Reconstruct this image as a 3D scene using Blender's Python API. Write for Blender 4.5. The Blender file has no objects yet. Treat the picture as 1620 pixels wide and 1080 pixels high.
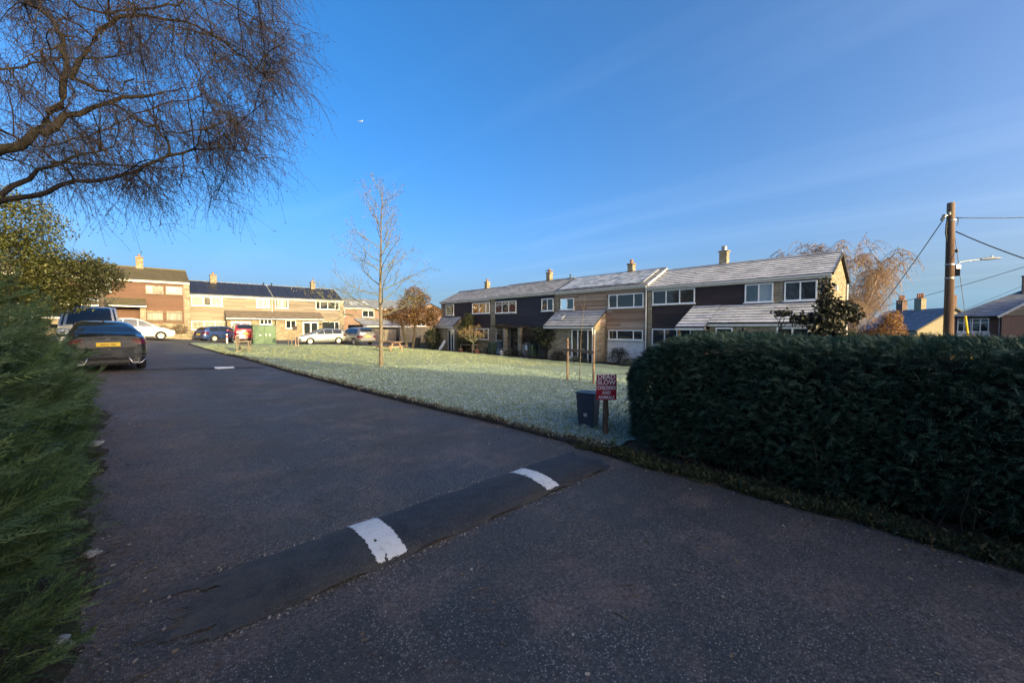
import bpy, bmesh, math, random
import numpy as np
from mathutils import Vector, Matrix
random.seed(7); RNG = np.random.default_rng(7)
SC = bpy.context.scene; COL = SC.collection
PI = math.pi
# ---------------------------------------------------------------- camera, sky, sun, exposure
EYE = 1.65; YAW = math.radians(43.0); PITCH = math.radians(2.1)
cam = bpy.data.cameras.new('camera'); camo = bpy.data.objects.new('camera', cam); COL.objects.link(camo)
cam.sensor_width = 36.0; cam.lens = 620 / 1620 * 36; cam.clip_start = 0.05; cam.clip_end = 20000
camo.location = (0, 0, EYE); camo.rotation_euler = (PI / 2 - PITCH, 0, -YAW)
SC.camera = camo
SUN_EL = math.radians(11.0); SUN_AZ = math.radians(178.0)     # azimuth clockwise from +Y
sl = bpy.data.lights.new('sun', 'SUN'); sl.energy = 2.0; sl.angle = math.radians(0.5); sl.color = (1.0, 0.81, 0.36)
so = bpy.data.objects.new('sun', sl); COL.objects.link(so)
SDIR = Vector((math.sin(SUN_AZ) * math.cos(SUN_EL), math.cos(SUN_AZ) * math.cos(SUN_EL), math.sin(SUN_EL)))
so.rotation_euler = SDIR.to_track_quat('Z', 'Y').to_euler(); so.location = (0, -30, 30)
W = bpy.data.worlds.new('World'); SC.world = W; W.use_nodes = True
wn = W.node_tree; wn.nodes.clear()
def wnode(t, **k):
    n = wn.nodes.new(t)
    for a, b in k.items(): setattr(n, a, b)
    return n
sky = wnode('ShaderNodeTexSky', sky_type='NISHITA', sun_disc=False, sun_elevation=SUN_EL, sun_rotation=SUN_AZ, altitude=50, air_density=0.47, dust_density=7.0, ozone_density=1.15)
bg = wnode('ShaderNodeBackground'); bg.inputs['Strength'].default_value = 0.15
wo = wnode('ShaderNodeOutputWorld')
tc = wnode('ShaderNodeTexCoord'); sep = wnode('ShaderNodeSeparateXYZ'); wn.links.new(tc.outputs['Generated'], sep.inputs[0])
# thin cirrus, laid out on a high flat layer (direction / height)
zz = wnode('ShaderNodeMath', operation='MAXIMUM'); wn.links.new(sep.outputs[2], zz.inputs[0]); zz.inputs[1].default_value = 0.02
dx = wnode('ShaderNodeMath', operation='DIVIDE'); wn.links.new(sep.outputs[0], dx.inputs[0]); wn.links.new(zz.outputs[0], dx.inputs[1])
dy = wnode('ShaderNodeMath', operation='DIVIDE'); wn.links.new(sep.outputs[1], dy.inputs[0]); wn.links.new(zz.outputs[0], dy.inputs[1])
cb = wnode('ShaderNodeCombineXYZ'); wn.links.new(dx.outputs[0], cb.inputs[0]); wn.links.new(dy.outputs[0], cb.inputs[1])
mp = wnode('ShaderNodeMapping'); mp.inputs['Rotation'].default_value = (0, 0, math.radians(35)); mp.inputs['Scale'].default_value = (0.9, 0.16, 1)
wn.links.new(cb.outputs[0], mp.inputs[0])
cn = wnode('ShaderNodeTexNoise'); cn.inputs['Scale'].default_value = 0.9; cn.inputs['Detail'].default_value = 4; cn.inputs['Roughness'].default_value = 0.55; cn.inputs['Distortion'].default_value = 0.6
wn.links.new(mp.outputs[0], cn.inputs['Vector'])
cr = wnode('ShaderNodeMapRange'); cr.inputs[1].default_value = 0.48; cr.inputs[2].default_value = 0.80; cr.inputs[3].default_value = 0.0; cr.inputs[4].default_value = 0.035
wn.links.new(cn.outputs[0], cr.inputs[0])
mx = wnode('ShaderNodeMix', data_type='RGBA'); wn.links.new(cr.outputs[0], mx.inputs[0])
hsv = wnode('ShaderNodeHueSaturation'); hsv.inputs['Saturation'].default_value = 1.48; hsv.inputs['Value'].default_value = 1.0
wn.links.new(sky.outputs[0], hsv.inputs['Color'])
wn.links.new(hsv.outputs[0], mx.inputs[6]); mx.inputs[7].default_value = (5.0, 5.6, 6.2, 1)
hz = wnode('ShaderNodeMath', operation='DIVIDE'); hz.inputs[0].default_value = 0.035; wn.links.new(zz.outputs[0], hz.inputs[1])
hc = wnode('ShaderNodeMath', operation='MINIMUM'); wn.links.new(hz.outputs[0], hc.inputs[0]); hc.inputs[1].default_value = 0.62
vl = wnode('ShaderNodeMix', data_type='RGBA'); wn.links.new(hc.outputs[0], vl.inputs[0]); wn.links.new(mx.outputs[2], vl.inputs[6]); vl.inputs[7].default_value = (0.70, 1.28, 1.80, 1)   # thin high veil, thicker towards the horizon all round
wn.links.new(vl.outputs[2], bg.inputs['Color']); wn.links.new(bg.outputs[0], wo.inputs['Surface'])
SC.view_settings.view_transform = 'Standard'; SC.view_settings.look = 'None'; SC.view_settings.gamma = 1.0
SC.view_settings.exposure = 1.85; SC.view_settings.use_curve_mapping = False
SC.render.engine = 'CYCLES'; SC.cycles.max_bounces = 6; SC.cycles.transparent_max_bounces = 12; SC.cycles.caustics_reflective = False; SC.cycles.caustics_refractive = False

# ---------------------------------------------------------------- ground shape of the estate (thin-plate fit through surveyed heights)
GP = np.array([(-3,-20,-.1),(10,-20,-.2),(-3,0,0),(2,0,0),(4.3,0,0),(1,4,0),(4.3,8,0),(4.2,16,0),(4.2,28,.1),(4.5,42,.25),
(-1,8,.08),(-1,16,.25),(-1,28,.45),(-1,45,.85),(-10,45,1.05),(-10,20,.6),(-8,0,.2),
(7,42,.2),(14,38,-.02),(18,53,.1),(4,53,.3),(9,8,-.15),(10,20,-.12),(20,5,-.7),(20,20,-.7),(20,34,-.6),(30,10,-.75),(30,-10,-.6),(15,-10,-.3),(14,28,-.2),(26,45,-.3),
(-40,0,.6),(-40,60,1.2),(0,80,.9),(40,80,0),(60,40,-.8),(60,-20,-.8),(0,-50,-.1),(40,-60,-.5),(-40,-50,.3)], float)
def _tps():
    X = GP[:, :2]; n = len(X); r = np.hypot(X[:, None, 0] - X[None, :, 0], X[:, None, 1] - X[None, :, 1])
    K = np.where(r > 0, r * r * np.log(np.maximum(r, 1e-9)), 0) + np.eye(n) * 2.0
    P = np.c_[np.ones(n), X]; A = np.block([[K, P], [P.T, np.zeros((3, 3))]])
    return np.linalg.solve(A, np.r_[GP[:, 2], 0, 0, 0])
TW = _tps()
def gz(x, y):
    x = np.clip(np.asarray(x, float), -60, 80); y = np.clip(np.asarray(y, float), -60, 90)
    o = TW[-3] + TW[-2] * x + TW[-1] * y
    for i, (a, b, _) in enumerate(GP):
        r2 = (x - a) ** 2 + (y - b) ** 2; o = o + TW[i] * .5 * r2 * np.log(np.maximum(r2, 1e-12))
    return o
def G(x, y): return float(gz(x, y))

# ---------------------------------------------------------------- object helpers
def tag(o, label=None, cat=None, group=None, kind=None):
    if label: o['label'] = label
    if cat: o['category'] = cat
    if group: o['group'] = group
    if kind: o['kind'] = kind
    return o
def empty(name, loc=(0, 0, 0), label=None, cat=None, group=None, kind=None, rz=0.0):
    o = bpy.data.objects.new(name, None); COL.objects.link(o); o.empty_display_size = 0.3
    o.location = loc; o.rotation_euler = (0, 0, rz)
    return tag(o, label, cat, group, kind)
def origin(o):
    v = Vector((0, 0, 0))
    while o is not None: v += o.location; o = o.parent
    return v
def link(name, me, parent=None, label=None, cat=None, group=None, kind=None):
    o = bpy.data.objects.new(name, me); COL.objects.link(o)
    if parent is not None: o.parent = parent
    return tag(o, label, cat, group, kind)
def mesh_np(name, V, faces, mats, mi=None, smooth=False):
    """faces: list of int arrays (n,k)"""
    me = bpy.data.meshes.new(name); V = np.ascontiguousarray(V, np.float32)
    faces = [np.asarray(f, np.int32) for f in faces if len(f)]
    me.vertices.add(len(V)); me.vertices.foreach_set('co', V.ravel())
    nl = sum(f.size for f in faces); npl = sum(len(f) for f in faces)
    me.loops.add(nl); me.polygons.add(npl)
    me.loops.foreach_set('vertex_index', np.concatenate([f.ravel() for f in faces]))
    tot = np.concatenate([np.full(len(f), f.shape[1], np.int32) for f in faces])
    st = np.zeros(npl, np.int32); st[1:] = np.cumsum(tot)[:-1]
    me.polygons.foreach_set('loop_start', st)
    try: me.polygons.foreach_set('loop_total', tot)
    except Exception: pass
    for m in mats: me.materials.append(m)
    if mi is not None: me.polygons.foreach_set('material_index', np.asarray(mi, np.int32))
    me.polygons.foreach_set('use_smooth', np.full(npl, bool(smooth)))
    me.update(calc_edges=True); me.validate()
    return me
def tubes(polys, radii, sides=4):
    """many tapering tubes in one go; polys: list of (k,3), radii: list of (k,)"""
    groups = {}
    for p, r in zip(polys, radii): groups.setdefault(len(p), []).append((p, r))
    VV, FF, base = [], [], 0
    ang = np.linspace(0, 2 * PI, sides, endpoint=False); ca, sa = np.cos(ang), np.sin(ang)
    for k, lst in groups.items():
        P = np.array([a for a, _ in lst], float); Rr = np.array([b for _, b in lst], float); n = len(P)
        T = np.empty_like(P); T[:, 1:-1] = P[:, 2:] - P[:, :-2]; T[:, 0] = P[:, 1] - P[:, 0]; T[:, -1] = P[:, -1] - P[:, -2]
        T /= np.linalg.norm(T, axis=2, keepdims=True) + 1e-9
        ref = np.where(np.abs(T[..., 2:3]) < 0.9, np.array([0, 0, 1.0]), np.array([1.0, 0, 0]))
        A = np.cross(T, ref); A /= np.linalg.norm(A, axis=2, keepdims=True) + 1e-9
        B_ = np.cross(T, A)
        ring = P[:, :, None] + Rr[:, :, None, None] * (A[:, :, None] * ca[:, None] + B_[:, :, None] * sa[:, None])
        VV.append(ring.reshape(-1, 3))
        idx = base + np.arange(n * k * sides).reshape(n, k, sides)
        a = idx[:, :-1]; b = idx[:, 1:]; a2 = np.roll(a, -1, 2); b2 = np.roll(b, -1, 2)
        FF.append(np.stack([a, a2, b2, b], -1).reshape(-1, 4)); base += n * k * sides
    return np.concatenate(VV), np.concatenate(FF)
def scatter(TV, TF, pos, rot, scale):
    """copies of a small template -> big arrays; rot (n,3,3), scale (n,)"""
    n = len(pos); TV = np.asarray(TV, float); m = len(TV)
    V = np.einsum('nij,mj->nmi', rot, TV) * np.asarray(scale)[:, None, None] + pos[:, None, :]
    out = [(np.asarray(f)[None] + (np.arange(n) * m)[:, None, None]).reshape(-1, np.asarray(f).shape[1]) for f in TF]
    return V.reshape(-1, 3), out
def rot_from(zaxis, spin):
    """matrices whose third column is zaxis (n,3), spun about it"""
    z = zaxis / (np.linalg.norm(zaxis, axis=1, keepdims=True) + 1e-9)
    ref = np.where(np.abs(z[:, 2:3]) < 0.95, np.array([0, 0, 1.0]), np.array([1.0, 0, 0]))
    x = np.cross(ref, z); x /= np.linalg.norm(x, axis=1, keepdims=True) + 1e-9
    y = np.cross(z, x); c, s = np.cos(spin)[:, None], np.sin(spin)[:, None]
    return np.stack([x * c + y * s, -x * s + y * c, z], 2)
class B:
    """collects shapes, builds ONE mesh object"""
    def __init__(s): s.v = []; s.f = []; s.m = []
    def add(s, v, f, mi=0):
        o = len(s.v); s.v += [tuple(p) for p in v]; s.f += [tuple(i + o for i in q) for q in f]; s.m += [mi] * len(f); return s
    def box(s, x0, x1, y0, y1, z0, z1, mi=0):
        if x0 > x1: x0, x1 = x1, x0
        if y0 > y1: y0, y1 = y1, y0
        if z0 > z1: z0, z1 = z1, z0
        return s.add([(x0,y0,z0),(x1,y0,z0),(x1,y1,z0),(x0,y1,z0),(x0,y0,z1),(x1,y0,z1),(x1,y1,z1),(x0,y1,z1)],
                     [(0,3,2,1),(4,5,6,7),(0,1,5,4),(1,2,6,5),(2,3,7,6),(3,0,4,7)], mi)
    def bar(s, p, q, w, h, mi=0, up=(0, 0, 1)):
        p, q, up = Vector(p), Vector(q), Vector(up); t = (q - p).normalized()
        if abs(t.dot(up)) > .98: up = Vector((1, 0, 0))
        a = t.cross(up).normalized() * w / 2; b = a.cross(t).normalized() * h / 2
        vs = [p - a - b, p + a - b, p + a + b, p - a + b, q - a - b, q + a - b, q + a + b, q - a + b]
        return s.add(vs, [(0,1,2,3),(7,6,5,4),(0,4,5,1),(1,5,6,2),(2,6,7,3),(3,7,4,0)], mi)
    def tube(s, pts, r, n=8, mi=0, caps=True):
        pts = np.array([tuple(p) for p in pts], float); r = np.full(len(pts), r) if np.isscalar(r) else np.array(r, float)
        V, F = tubes([pts], [r], n); F = [tuple(int(i) for i in f) for f in F]
        k = len(pts)
        if caps: F += [tuple(range(n - 1, -1, -1)), tuple(range((k - 1) * n, k * n))]
        return s.add(V, F, mi)
    def lathe(s, prof, c=(0, 0, 0), axis='z', n=20, mi=0, a0=0.0):
        V, F = [], []; k = len(prof)
        for i in range(n):
            a = a0 + 2 * PI * i / n
            for r, h in prof:
                p = (r * math.cos(a), r * math.sin(a), h)
                if axis == 'x': p = (p[2], p[0], p[1])
                elif axis == 'y': p = (p[1], p[2], p[0])
                V.append((c[0] + p[0], c[1] + p[1], c[2] + p[2]))
        for i in range(n):
            j = (i + 1) % n
            for q in range(k - 1): F.append((i * k + q, j * k + q, j * k + q + 1, i * k + q + 1))
        return s.add(V, F, mi)
    def prism(s, poly, d, mi=0):
        """poly: 3D points of a planar outline; d: extrusion vector"""
        n = len(poly); d = Vector(d); V = [Vector(p) for p in poly] + [Vector(p) + d for p in poly]
        F = [tuple(range(n - 1, -1, -1)), tuple(range(n, 2 * n))] + [(i, (i + 1) % n, (i + 1) % n + n, i + n) for i in range(n)]
        return s.add(V, F, mi)
    def quad(s, *p, mi=0): return s.add(p, [tuple(range(len(p)))], mi)
    def build(s, name, mats, parent=None, smooth=False, bevel=0.0, local=False, **kw):
        if not isinstance(mats, (list, tuple)): mats = [mats]
        off = Vector((0, 0, 0)) if (local or parent is None) else origin(parent)
        me = bpy.data.meshes.new(name); me.from_pydata([tuple(Vector(p) - off) for p in s.v], [], s.f)
        for m in mats: me.materials.append(m)
        me.polygons.foreach_set('material_index', s.m)
        bm = bmesh.new(); bm.from_mesh(me); bmesh.ops.recalc_face_normals(bm, faces=bm.faces)
        if bevel: bmesh.ops.bevel(bm, geom=[e for e in bm.edges if len(e.link_faces) == 2 and e.calc_face_angle(0) > .5], offset=bevel, segments=2, affect='EDGES', profile=.6, clamp_overlap=True)
        bm.to_mesh(me); bm.free()
        if smooth: me.polygons.foreach_set('use_smooth', [True] * len(me.polygons))
        if smooth == 'auto':
            try: me.set_sharp_from_angle(angle=math.radians(35))
            except Exception: pass
        return link(name, me, parent, **kw)
def copy_tree(o, parent=None):
    c = o.copy(); COL.objects.link(c)
    if parent is not None: c.parent = parent
    for ch in o.children: copy_tree(ch, c)
    return c
# ---------------------------------------------------------------- materials
class M:
    """tiny node helper"""
    def __init__(s, name):
        s.mat = bpy.data.materials.new(name); s.mat.use_nodes = True; s.t = s.mat.node_tree
        s.b = s.t.nodes['Principled BSDF']; s.out = s.t.nodes['Material Output']
    def n(s, t, ins=None, **k):
        nd = s.t.nodes.new(t)
        for a, b in k.items(): setattr(nd, a, b)
        for a, b in (ins or {}).items(): s.set(nd.inputs[a], b)
        return nd
    def set(s, sock, v):
        if hasattr(v, 'is_output') or isinstance(v, bpy.types.NodeSocket): s.t.links.new(v, sock)
        else:
            if sock.type == 'RGBA' and len(v) == 3: v = (*v, 1)
            sock.default_value = v
    def pos(s): return s.n('ShaderNodeNewGeometry').outputs['Position']
    def obj(s): return s.n('ShaderNodeTexCoord').outputs['Object']
    def island(s): return s.n('ShaderNodeNewGeometry').outputs['Random Per Island']
    def map(s, v, sc=(1, 1, 1), loc=(0, 0, 0), rot=(0, 0, 0)): return s.n('ShaderNodeMapping', {0: v, 'Scale': sc, 'Location': loc, 'Rotation': rot}).outputs[0]
    def noise(s, v, scale, detail=4, rough=.55, dist=0.0): return s.n('ShaderNodeTexNoise', {'Vector': v, 'Scale': scale, 'Detail': detail, 'Roughness': rough, 'Distortion': dist}).outputs[0]
    def vor(s, v, scale, out=0, feature='F1'): return s.n('ShaderNodeTexVoronoi', {'Vector': v, 'Scale': scale}, feature=feature).outputs[out]
    def rng(s, v, a, b, c=0.0, d=1.0): return s.n('ShaderNodeMapRange', {0: v, 1: a, 2: b, 3: c, 4: d}).outputs[0]
    def mix(s, f, a, b, mode='MIX'):
        nd = s.n('ShaderNodeMix', data_type='RGBA', blend_type=mode); s.set(nd.inputs[0], f); s.set(nd.inputs[6], a); s.set(nd.inputs[7], b); return nd.outputs[2]
    def math(s, op, a, b=0.0): return s.n('ShaderNodeMath', {0: a, 1: b}, operation=op).outputs[0]
    def ramp(s, f, stops):
        nd = s.n('ShaderNodeValToRGB', {0: f}); e = nd.color_ramp.elements
        while len(e) < len(stops): e.new(.5)
        for el, (p, c) in zip(e, stops): el.position = p; el.color = (*c, 1)
        return nd.outputs[0]
    def bump(s, h, strength=.5, dist=.02, prev=None):
        nd = s.n('ShaderNodeBump', {'Height': h, 'Strength': strength, 'Distance': dist})
        if prev is not None: s.t.links.new(prev, nd.inputs['Normal'])
        return nd.outputs[0]
    def fin(s, color=None, rough=None, metal=None, normal=None, spec=None, coat=None, alpha=None, trans=None):
        for k, v in (('Base Color', color), ('Roughness', rough), ('Metallic', metal), ('Normal', normal), ('Specular IOR Level', spec), ('Coat Weight', coat), ('Alpha', alpha), ('Transmission Weight', trans)):
            if v is not None: s.set(s.b.inputs[k], v)
        return s.mat
def plain(name, c, rough=.6, metal=0.0, var=.12, scale=6.0, bump=.15, spec=.5, coat=0.0):
    m = M(name); n = m.noise(m.obj(), scale, 5); d = tuple(x * (1 - var * 1.6) for x in c); e = tuple(min(1, x * (1 + var)) for x in c)
    col = m.mix(m.rng(n, .3, .7), d, e)
    nb = m.bump(m.noise(m.obj(), scale * 7, 4), bump, .004) if bump else None
    return m.fin(col, m.rng(n, .3, .7, max(.02, rough - .08), min(1, rough + .08)), metal, nb, spec, coat)
def leaf_mat(name, stops, rough=.55, tl=.25, big=None):
    """leaf colour varies leaf by leaf; a little light passes through"""
    m = M(name); c = m.ramp(m.island(), stops)
    if big: c = m.mix(m.rng(m.noise(m.pos(), big[0], 3), .4, .62), c, m.mix(.6, c, big[1]))
    m.fin(c, rough, spec=.35)
    if tl:
        t = m.n('ShaderNodeBsdfTranslucent', {'Color': c}); ms = m.n('ShaderNodeMixShader', {0: tl, 1: m.b.outputs[0], 2: t.outputs[0]})
        m.t.links.new(ms.outputs[0], m.out.inputs['Surface'])
    return m.mat
def wallvec(m):
    sp = m.n('ShaderNodeSeparateXYZ', {0: m.pos()}); a = m.math('ADD', sp.outputs[0], sp.outputs[1])
    return m.n('ShaderNodeCombineXYZ', {0: a, 1: sp.outputs[2], 2: 0.0}).outputs[0]
def stone(name, c1, c2, mortar, bw=.34, bh=.12, off=.5, squash=1.0, dist=.03, bump=.6):
    m = M(name); v = wallvec(m)
    w = m.n('ShaderNodeVectorMath', {0: v, 1: m.n('ShaderNodeVectorMath', {0: m.n('ShaderNodeTexNoise', {'Vector': v, 'Scale': 5.0, 'Detail': 2}).outputs[1], 'Scale': dist * 2}, operation='SCALE').outputs[0]}, operation='ADD').outputs[0]
    br = m.n('ShaderNodeTexBrick', {'Vector': w, 'Color1': (0, 0, 0), 'Color2': (1, 1, 1), 'Mortar': (.5, .5, .5), 'Scale': 1.0, 'Mortar Size': .012, 'Mortar Smooth': .3, 'Bias': 0.0, 'Brick Width': bw, 'Row Height': bh}, offset=off, squash=squash)
    f = br.outputs[0]; n = m.noise(v, 9.0, 5)
    col = m.mix(m.rng(f, 0, 1), c1, c2); col = m.mix(m.rng(n, .35, .7), col, m.mix(.5, col, tuple(x * .5 for x in c1)))
    col = m.mix(m.rng(m.noise(v, 1.2, 3), .42, .7, 0, .55), col, tuple(x * .62 for x in c2))
    col = m.mix(br.outputs[1], col, mortar)
    nb = m.bump(m.math('SUBTRACT', m.math('MULTIPLY', n, .5), br.outputs[1]), bump, .02)
    return m.fin(col, .9, normal=nb, spec=.2)
def timber(name, stops, rough=.7, along='x', spec=.3):
    """boards: colour by board (random per island) + long grain"""
    m = M(name); p = m.pos(); isl = m.island()
    v = m.n('ShaderNodeVectorMath', {0: p, 1: m.n('ShaderNodeCombineXYZ', {0: m.math('MULTIPLY', isl, 40.0), 1: m.math('MULTIPLY', isl, 17.0), 2: 0.0}).outputs[0]}, operation='ADD').outputs[0]
    g = m.noise(m.map(v, (1.4, 1.4, 26)), 1.0, 6, .6); c = m.ramp(m.math('ADD', m.math('MULTIPLY', isl, .62), m.math('MULTIPLY', m.rng(g, .25, .75), .38)), stops)
    return m.fin(c, rough, normal=m.bump(g, .35, .006), spec=spec)
def glass_dark(name, c=(.012, .015, .018), rough=.02):
    m = M(name); n = m.noise(m.pos(), .35, 2); return m.fin(m.mix(n, c, tuple(x * 2.2 for x in c)), rough, normal=m.bump(m.noise(m.pos(), .9, 1), .012, .05), spec=.9)
def glass_clear(name, tint=(.85, .9, .92)):
    m = M(name); tr = m.n('ShaderNodeBsdfTransparent', {'Color': tint}); gl = m.n('ShaderNodeBsdfGlossy', {'Color': (1, 1, 1), 'Roughness': .02})
    fr = m.n('ShaderNodeFresnel', {'IOR': 1.6}); ms = m.n('ShaderNodeMixShader', {0: fr.outputs[0], 1: tr.outputs[0], 2: gl.outputs[0]}); m.t.links.new(ms.outputs[0], m.out.inputs['Surface'])
    return m.mat
def paint(name, c, rough=.25, metal=.3, coat=.8):
    m = M(name); n = m.noise(m.obj(), 2.2, 4); d = m.noise(m.obj(), 9, 4)
    col = m.mix(m.rng(n, .45, .75, 0, .18), c, (.16, .15, .14))
    return m.fin(col, m.rng(d, .3, .75, rough, rough + .15), metal, spec=.5, coat=coat)
MAT = {}
def bark_mat(name, c1, c2, scale=14, frost=0.0):
    m = M(name); n = m.noise(m.map(m.pos(), (1, 1, .35)), scale, 6); c = m.mix(m.rng(n, .35, .65), c1, c2)
    if frost: c = m.mix(m.rng(m.noise(m.pos(), 3, 3), .45, .6, 0, frost), c, (.6, .62, .64))
    return m.fin(c, .9, normal=m.bump(n, .5, .01), spec=.2)
# ================================================================ THE SETTING
def kerb_x(y): return np.interp(y, [-20, 2.0, 3.3, 3.62, 5.27, 7.98, 10.5, 14.5, 23.3, 26.1, 29.6, 32.1, 37, 39, 60], [4.4, 4.4, 4.42, 4.43, 4.38, 4.12, 3.98, 3.83, 3.35, 3.05, 2.85, 2.61, 2.28, 2.5, 2.5])
def left_x(y): return np.interp(y, [-20, 0, 3, 10, 18, 30, 40], [-.25, -.25, -.3, -.55, -1.9, -2.2, -2.4])
# --- base ground
m = M('earth'); p = m.pos(); n1 = m.noise(p, .5, 6); n2 = m.noise(p, 14, 6)
c = m.mix(m.rng(n1, .38, .62), (.05, .062, .028), (.085, .075, .05)); c = m.mix(m.rng(n2, .4, .7), c, (.03, .03, .02))
MAT['earth'] = m.fin(c, .95, normal=m.bump(n2, .7, .04), spec=.1)
def sheet(name, xs, ys, zf, mats, keep=None, smooth=True, **kw):
    X, Y = np.meshgrid(xs, ys); Z = zf(X, Y); nx, ny = len(xs), len(ys)
    V = np.stack([X, Y, Z], -1).reshape(-1, 3); I = np.arange(nx * ny).reshape(ny, nx)
    F = np.stack([I[:-1, :-1], I[:-1, 1:], I[1:, 1:], I[1:, :-1]], -1)
    if keep is not None:
        cx = (X[:-1, :-1] + X[1:, 1:]) / 2; cy = (Y[:-1, :-1] + Y[1:, 1:]) / 2; F = F[keep(cx, cy)]
    return link(name, mesh_np(name, V, [F.reshape(-1, 4)], mats, smooth=smooth), **kw)
far = [-6000, -2000, -700, -250, -100]
sheet('ground', np.array(far + list(np.arange(-60, 80.1, 1.0)) + [110, 260, 700, 2000, 6000]), np.array(far + list(np.arange(-60, 90.1, 1.0)) + [120, 260, 700, 2000, 6000]), lambda x, y: gz(x, y) - .03, [MAT['earth']], kind='structure')
# --- asphalt
m = M('asphalt'); p = m.pos()
big = m.noise(p, .45, 5, .6); med = m.noise(p, 2.6, 5, .6); fine = m.noise(p, 38, 4, .65); sx_ = m.n('ShaderNodeSeparateXYZ', {0: p})
c = m.mix(m.rng(big, .40, .62), (.053, .055, .053), (.086, .078, .071))
c = m.mix(m.rng(med, .40, .70, 0, .7), c, (.034, .035, .036))
c = m.mix(m.rng(m.noise(p, 1.1, 6, .72), .50, .62, 0, .8), c, (.15, .11, .093))
edge = m.math('MULTIPLY', m.rng(sx_.outputs[0], 1.2, -.3), m.rng(m.noise(p, 3.1, 6, .7), .34, .58)); c = m.mix(m.math('MULTIPLY', edge, .85), c, (.15, .104, .083))      # reddish grit and needle litter trodden in along the left side
def stain(cx, cy, hx, hy, soft):
    a = m.math('DIVIDE', m.math('ABSOLUTE', m.math('SUBTRACT', sx_.outputs[0], cx)), hx); b_ = m.math('DIVIDE', m.math('ABSOLUTE', m.math('SUBTRACT', sx_.outputs[1], cy)), hy)
    return m.rng(m.math('ADD', m.math('MAXIMUM', a, b_), m.math('MULTIPLY', m.math('SUBTRACT', m.noise(p, 7, 5, .65), .5), soft)), 1.08, .92)
for (cx, cy, hx, hy, sf, k) in ((.58, 1.95, .36, .30, .5, .62), (1.33, 1.72, .26, .27, .6, .5), (.28, 2.9, .30, .38, .9, .45)): c = m.mix(m.math('MULTIPLY', stain(cx, cy, hx, hy, sf), k), c, (.030, .034, .037))      # small square repairs in newer tarmac
c = m.mix(m.rng(fine, .34, .62, .8, 0), c, (.016, .016, .017))
vr = m.n('ShaderNodeTexVoronoi', {'Vector': p, 'Scale': 88.0}); vs_ = m.n('ShaderNodeSeparateColor', {0: vr.outputs[1]}); g1 = m.math('MULTIPLY', m.rng(vs_.outputs[0], .38, .92, 0, 1.0), m.rng(vr.outputs[0], .30, .5, 1.0, .05))
stonec = m.mix(vs_.outputs[1], (.13, .112, .10), (.33, .31, .30))
c = m.mix(m.math('MULTIPLY', g1, m.rng(m.noise(p, 1.3, 5, .6), .34, .64, .25, 1.0)), c, stonec)
v2 = m.n('ShaderNodeTexVoronoi', {'Vector': p, 'Scale': 46.0}); g2 = m.math('GREATER_THAN', m.n('ShaderNodeSeparateColor', {0: v2.outputs[1]}).outputs[0], .975)
c = m.mix(m.math('MULTIPLY', g2, m.math('LESS_THAN', v2.outputs[0], .22)), c, (.30, .28, .26))
nb = m.bump(m.math('SUBTRACT', fine, m.math('MULTIPLY', vr.outputs[0], 1.2)), .6, .005)
MAT['asphalt'] = m.fin(c, m.rng(big, .35, .65, .62, .85), normal=nb, spec=.45)
def in_road(x, y):
    a = (x > left_x(y) - .5) & (x < kerb_x(y) + .25) & (y < 41)
    b = (y >= 33) & (y < 51.5) & (x > -9) & (x < 21)
    return a | b
sheet('road', np.arange(-9, 21.1, .3), np.arange(-16, 51.7, .3), lambda x, y: gz(x, y) + .004, [MAT['asphalt']], keep=in_road, kind='structure')
# wide junction apron in front of / behind the camera on the right
# --- lawn
m = M('frosty_turf'); p = m.pos(); n1 = m.noise(p, 1.1, 6, .62); n2 = m.noise(p, 11, 6, .65); n3 = m.noise(p, 55, 4)
c = m.mix(m.rng(n2, .38, .62), (.12, .18, .075), (.315, .41, .41)); c = m.mix(m.rng(n1, .40, .66), c, m.mix(.5, c, (.375, .485, .50)))
c = m.mix(m.rng(n3, .52, .68, 0, .75), c, (.075, .095, .045)); c = m.mix(m.rng(m.noise(p, 3.2, 5), .58, .7, 0, .6), c, (.11, .14, .06))
spt = m.n('ShaderNodeSeparateXYZ', {0: p}); sun_tint = m.math('MULTIPLY', m.rng(m.math('ADD', m.math('ADD', spt.outputs[1], m.math('MULTIPLY', spt.outputs[0], .8)), m.math('MULTIPLY', m.noise(p, .35, 4), 16.0)), 20.0, 42.0), m.rng(m.noise(p, 4.5, 5, .65), .3, .6, .35, 1.0))
c = m.mix(m.math('MULTIPLY', sun_tint, .75), c, m.mix(m.noise(p, 9, 4), (.24, .28, .10), (.40, .42, .22)))      # sunlit yellow put into the colour of the far half, along with thinner frost
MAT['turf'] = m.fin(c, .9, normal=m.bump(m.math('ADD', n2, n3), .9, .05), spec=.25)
def lump(x, y):
    return .018 * np.sin(x * 3.1 + 1.3 * np.sin(y * 2.3)) * np.sin(y * 2.7 + 1.1 * np.sin(x * 1.9)) + .022 * np.sin(x * 7.3 + 2 * np.sin(y * 4.1)) * np.sin(y * 6.7 + x) + .014 * np.sin(x * 17 + y * 3) * np.sin(y * 15 - x * 4)
def lawn_far(x): return np.interp(x, [2, 3, 8, 14, 20, 22], [38.6, 39.6, 38.3, 36.2, 34.6, 34.0])
def lawn_z(x, y): return gz(x, y) + .055 + lump(x, y)
R_, C_ = 210, 120
tt = np.linspace(0, 1, R_)[:, None]; ss = np.linspace(0, 1, C_)[None, :] ** 1.25
xr = 21.0
Y0 = 2.9 + tt * 33.0
X = kerb_x(Y0) + .02 + ss * (xr - kerb_x(Y0)); Y = 2.9 + tt * (lawn_far(X) - 2.9)
X = kerb_x(Y) + .02 + ss * (xr - kerb_x(Y))
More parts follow.
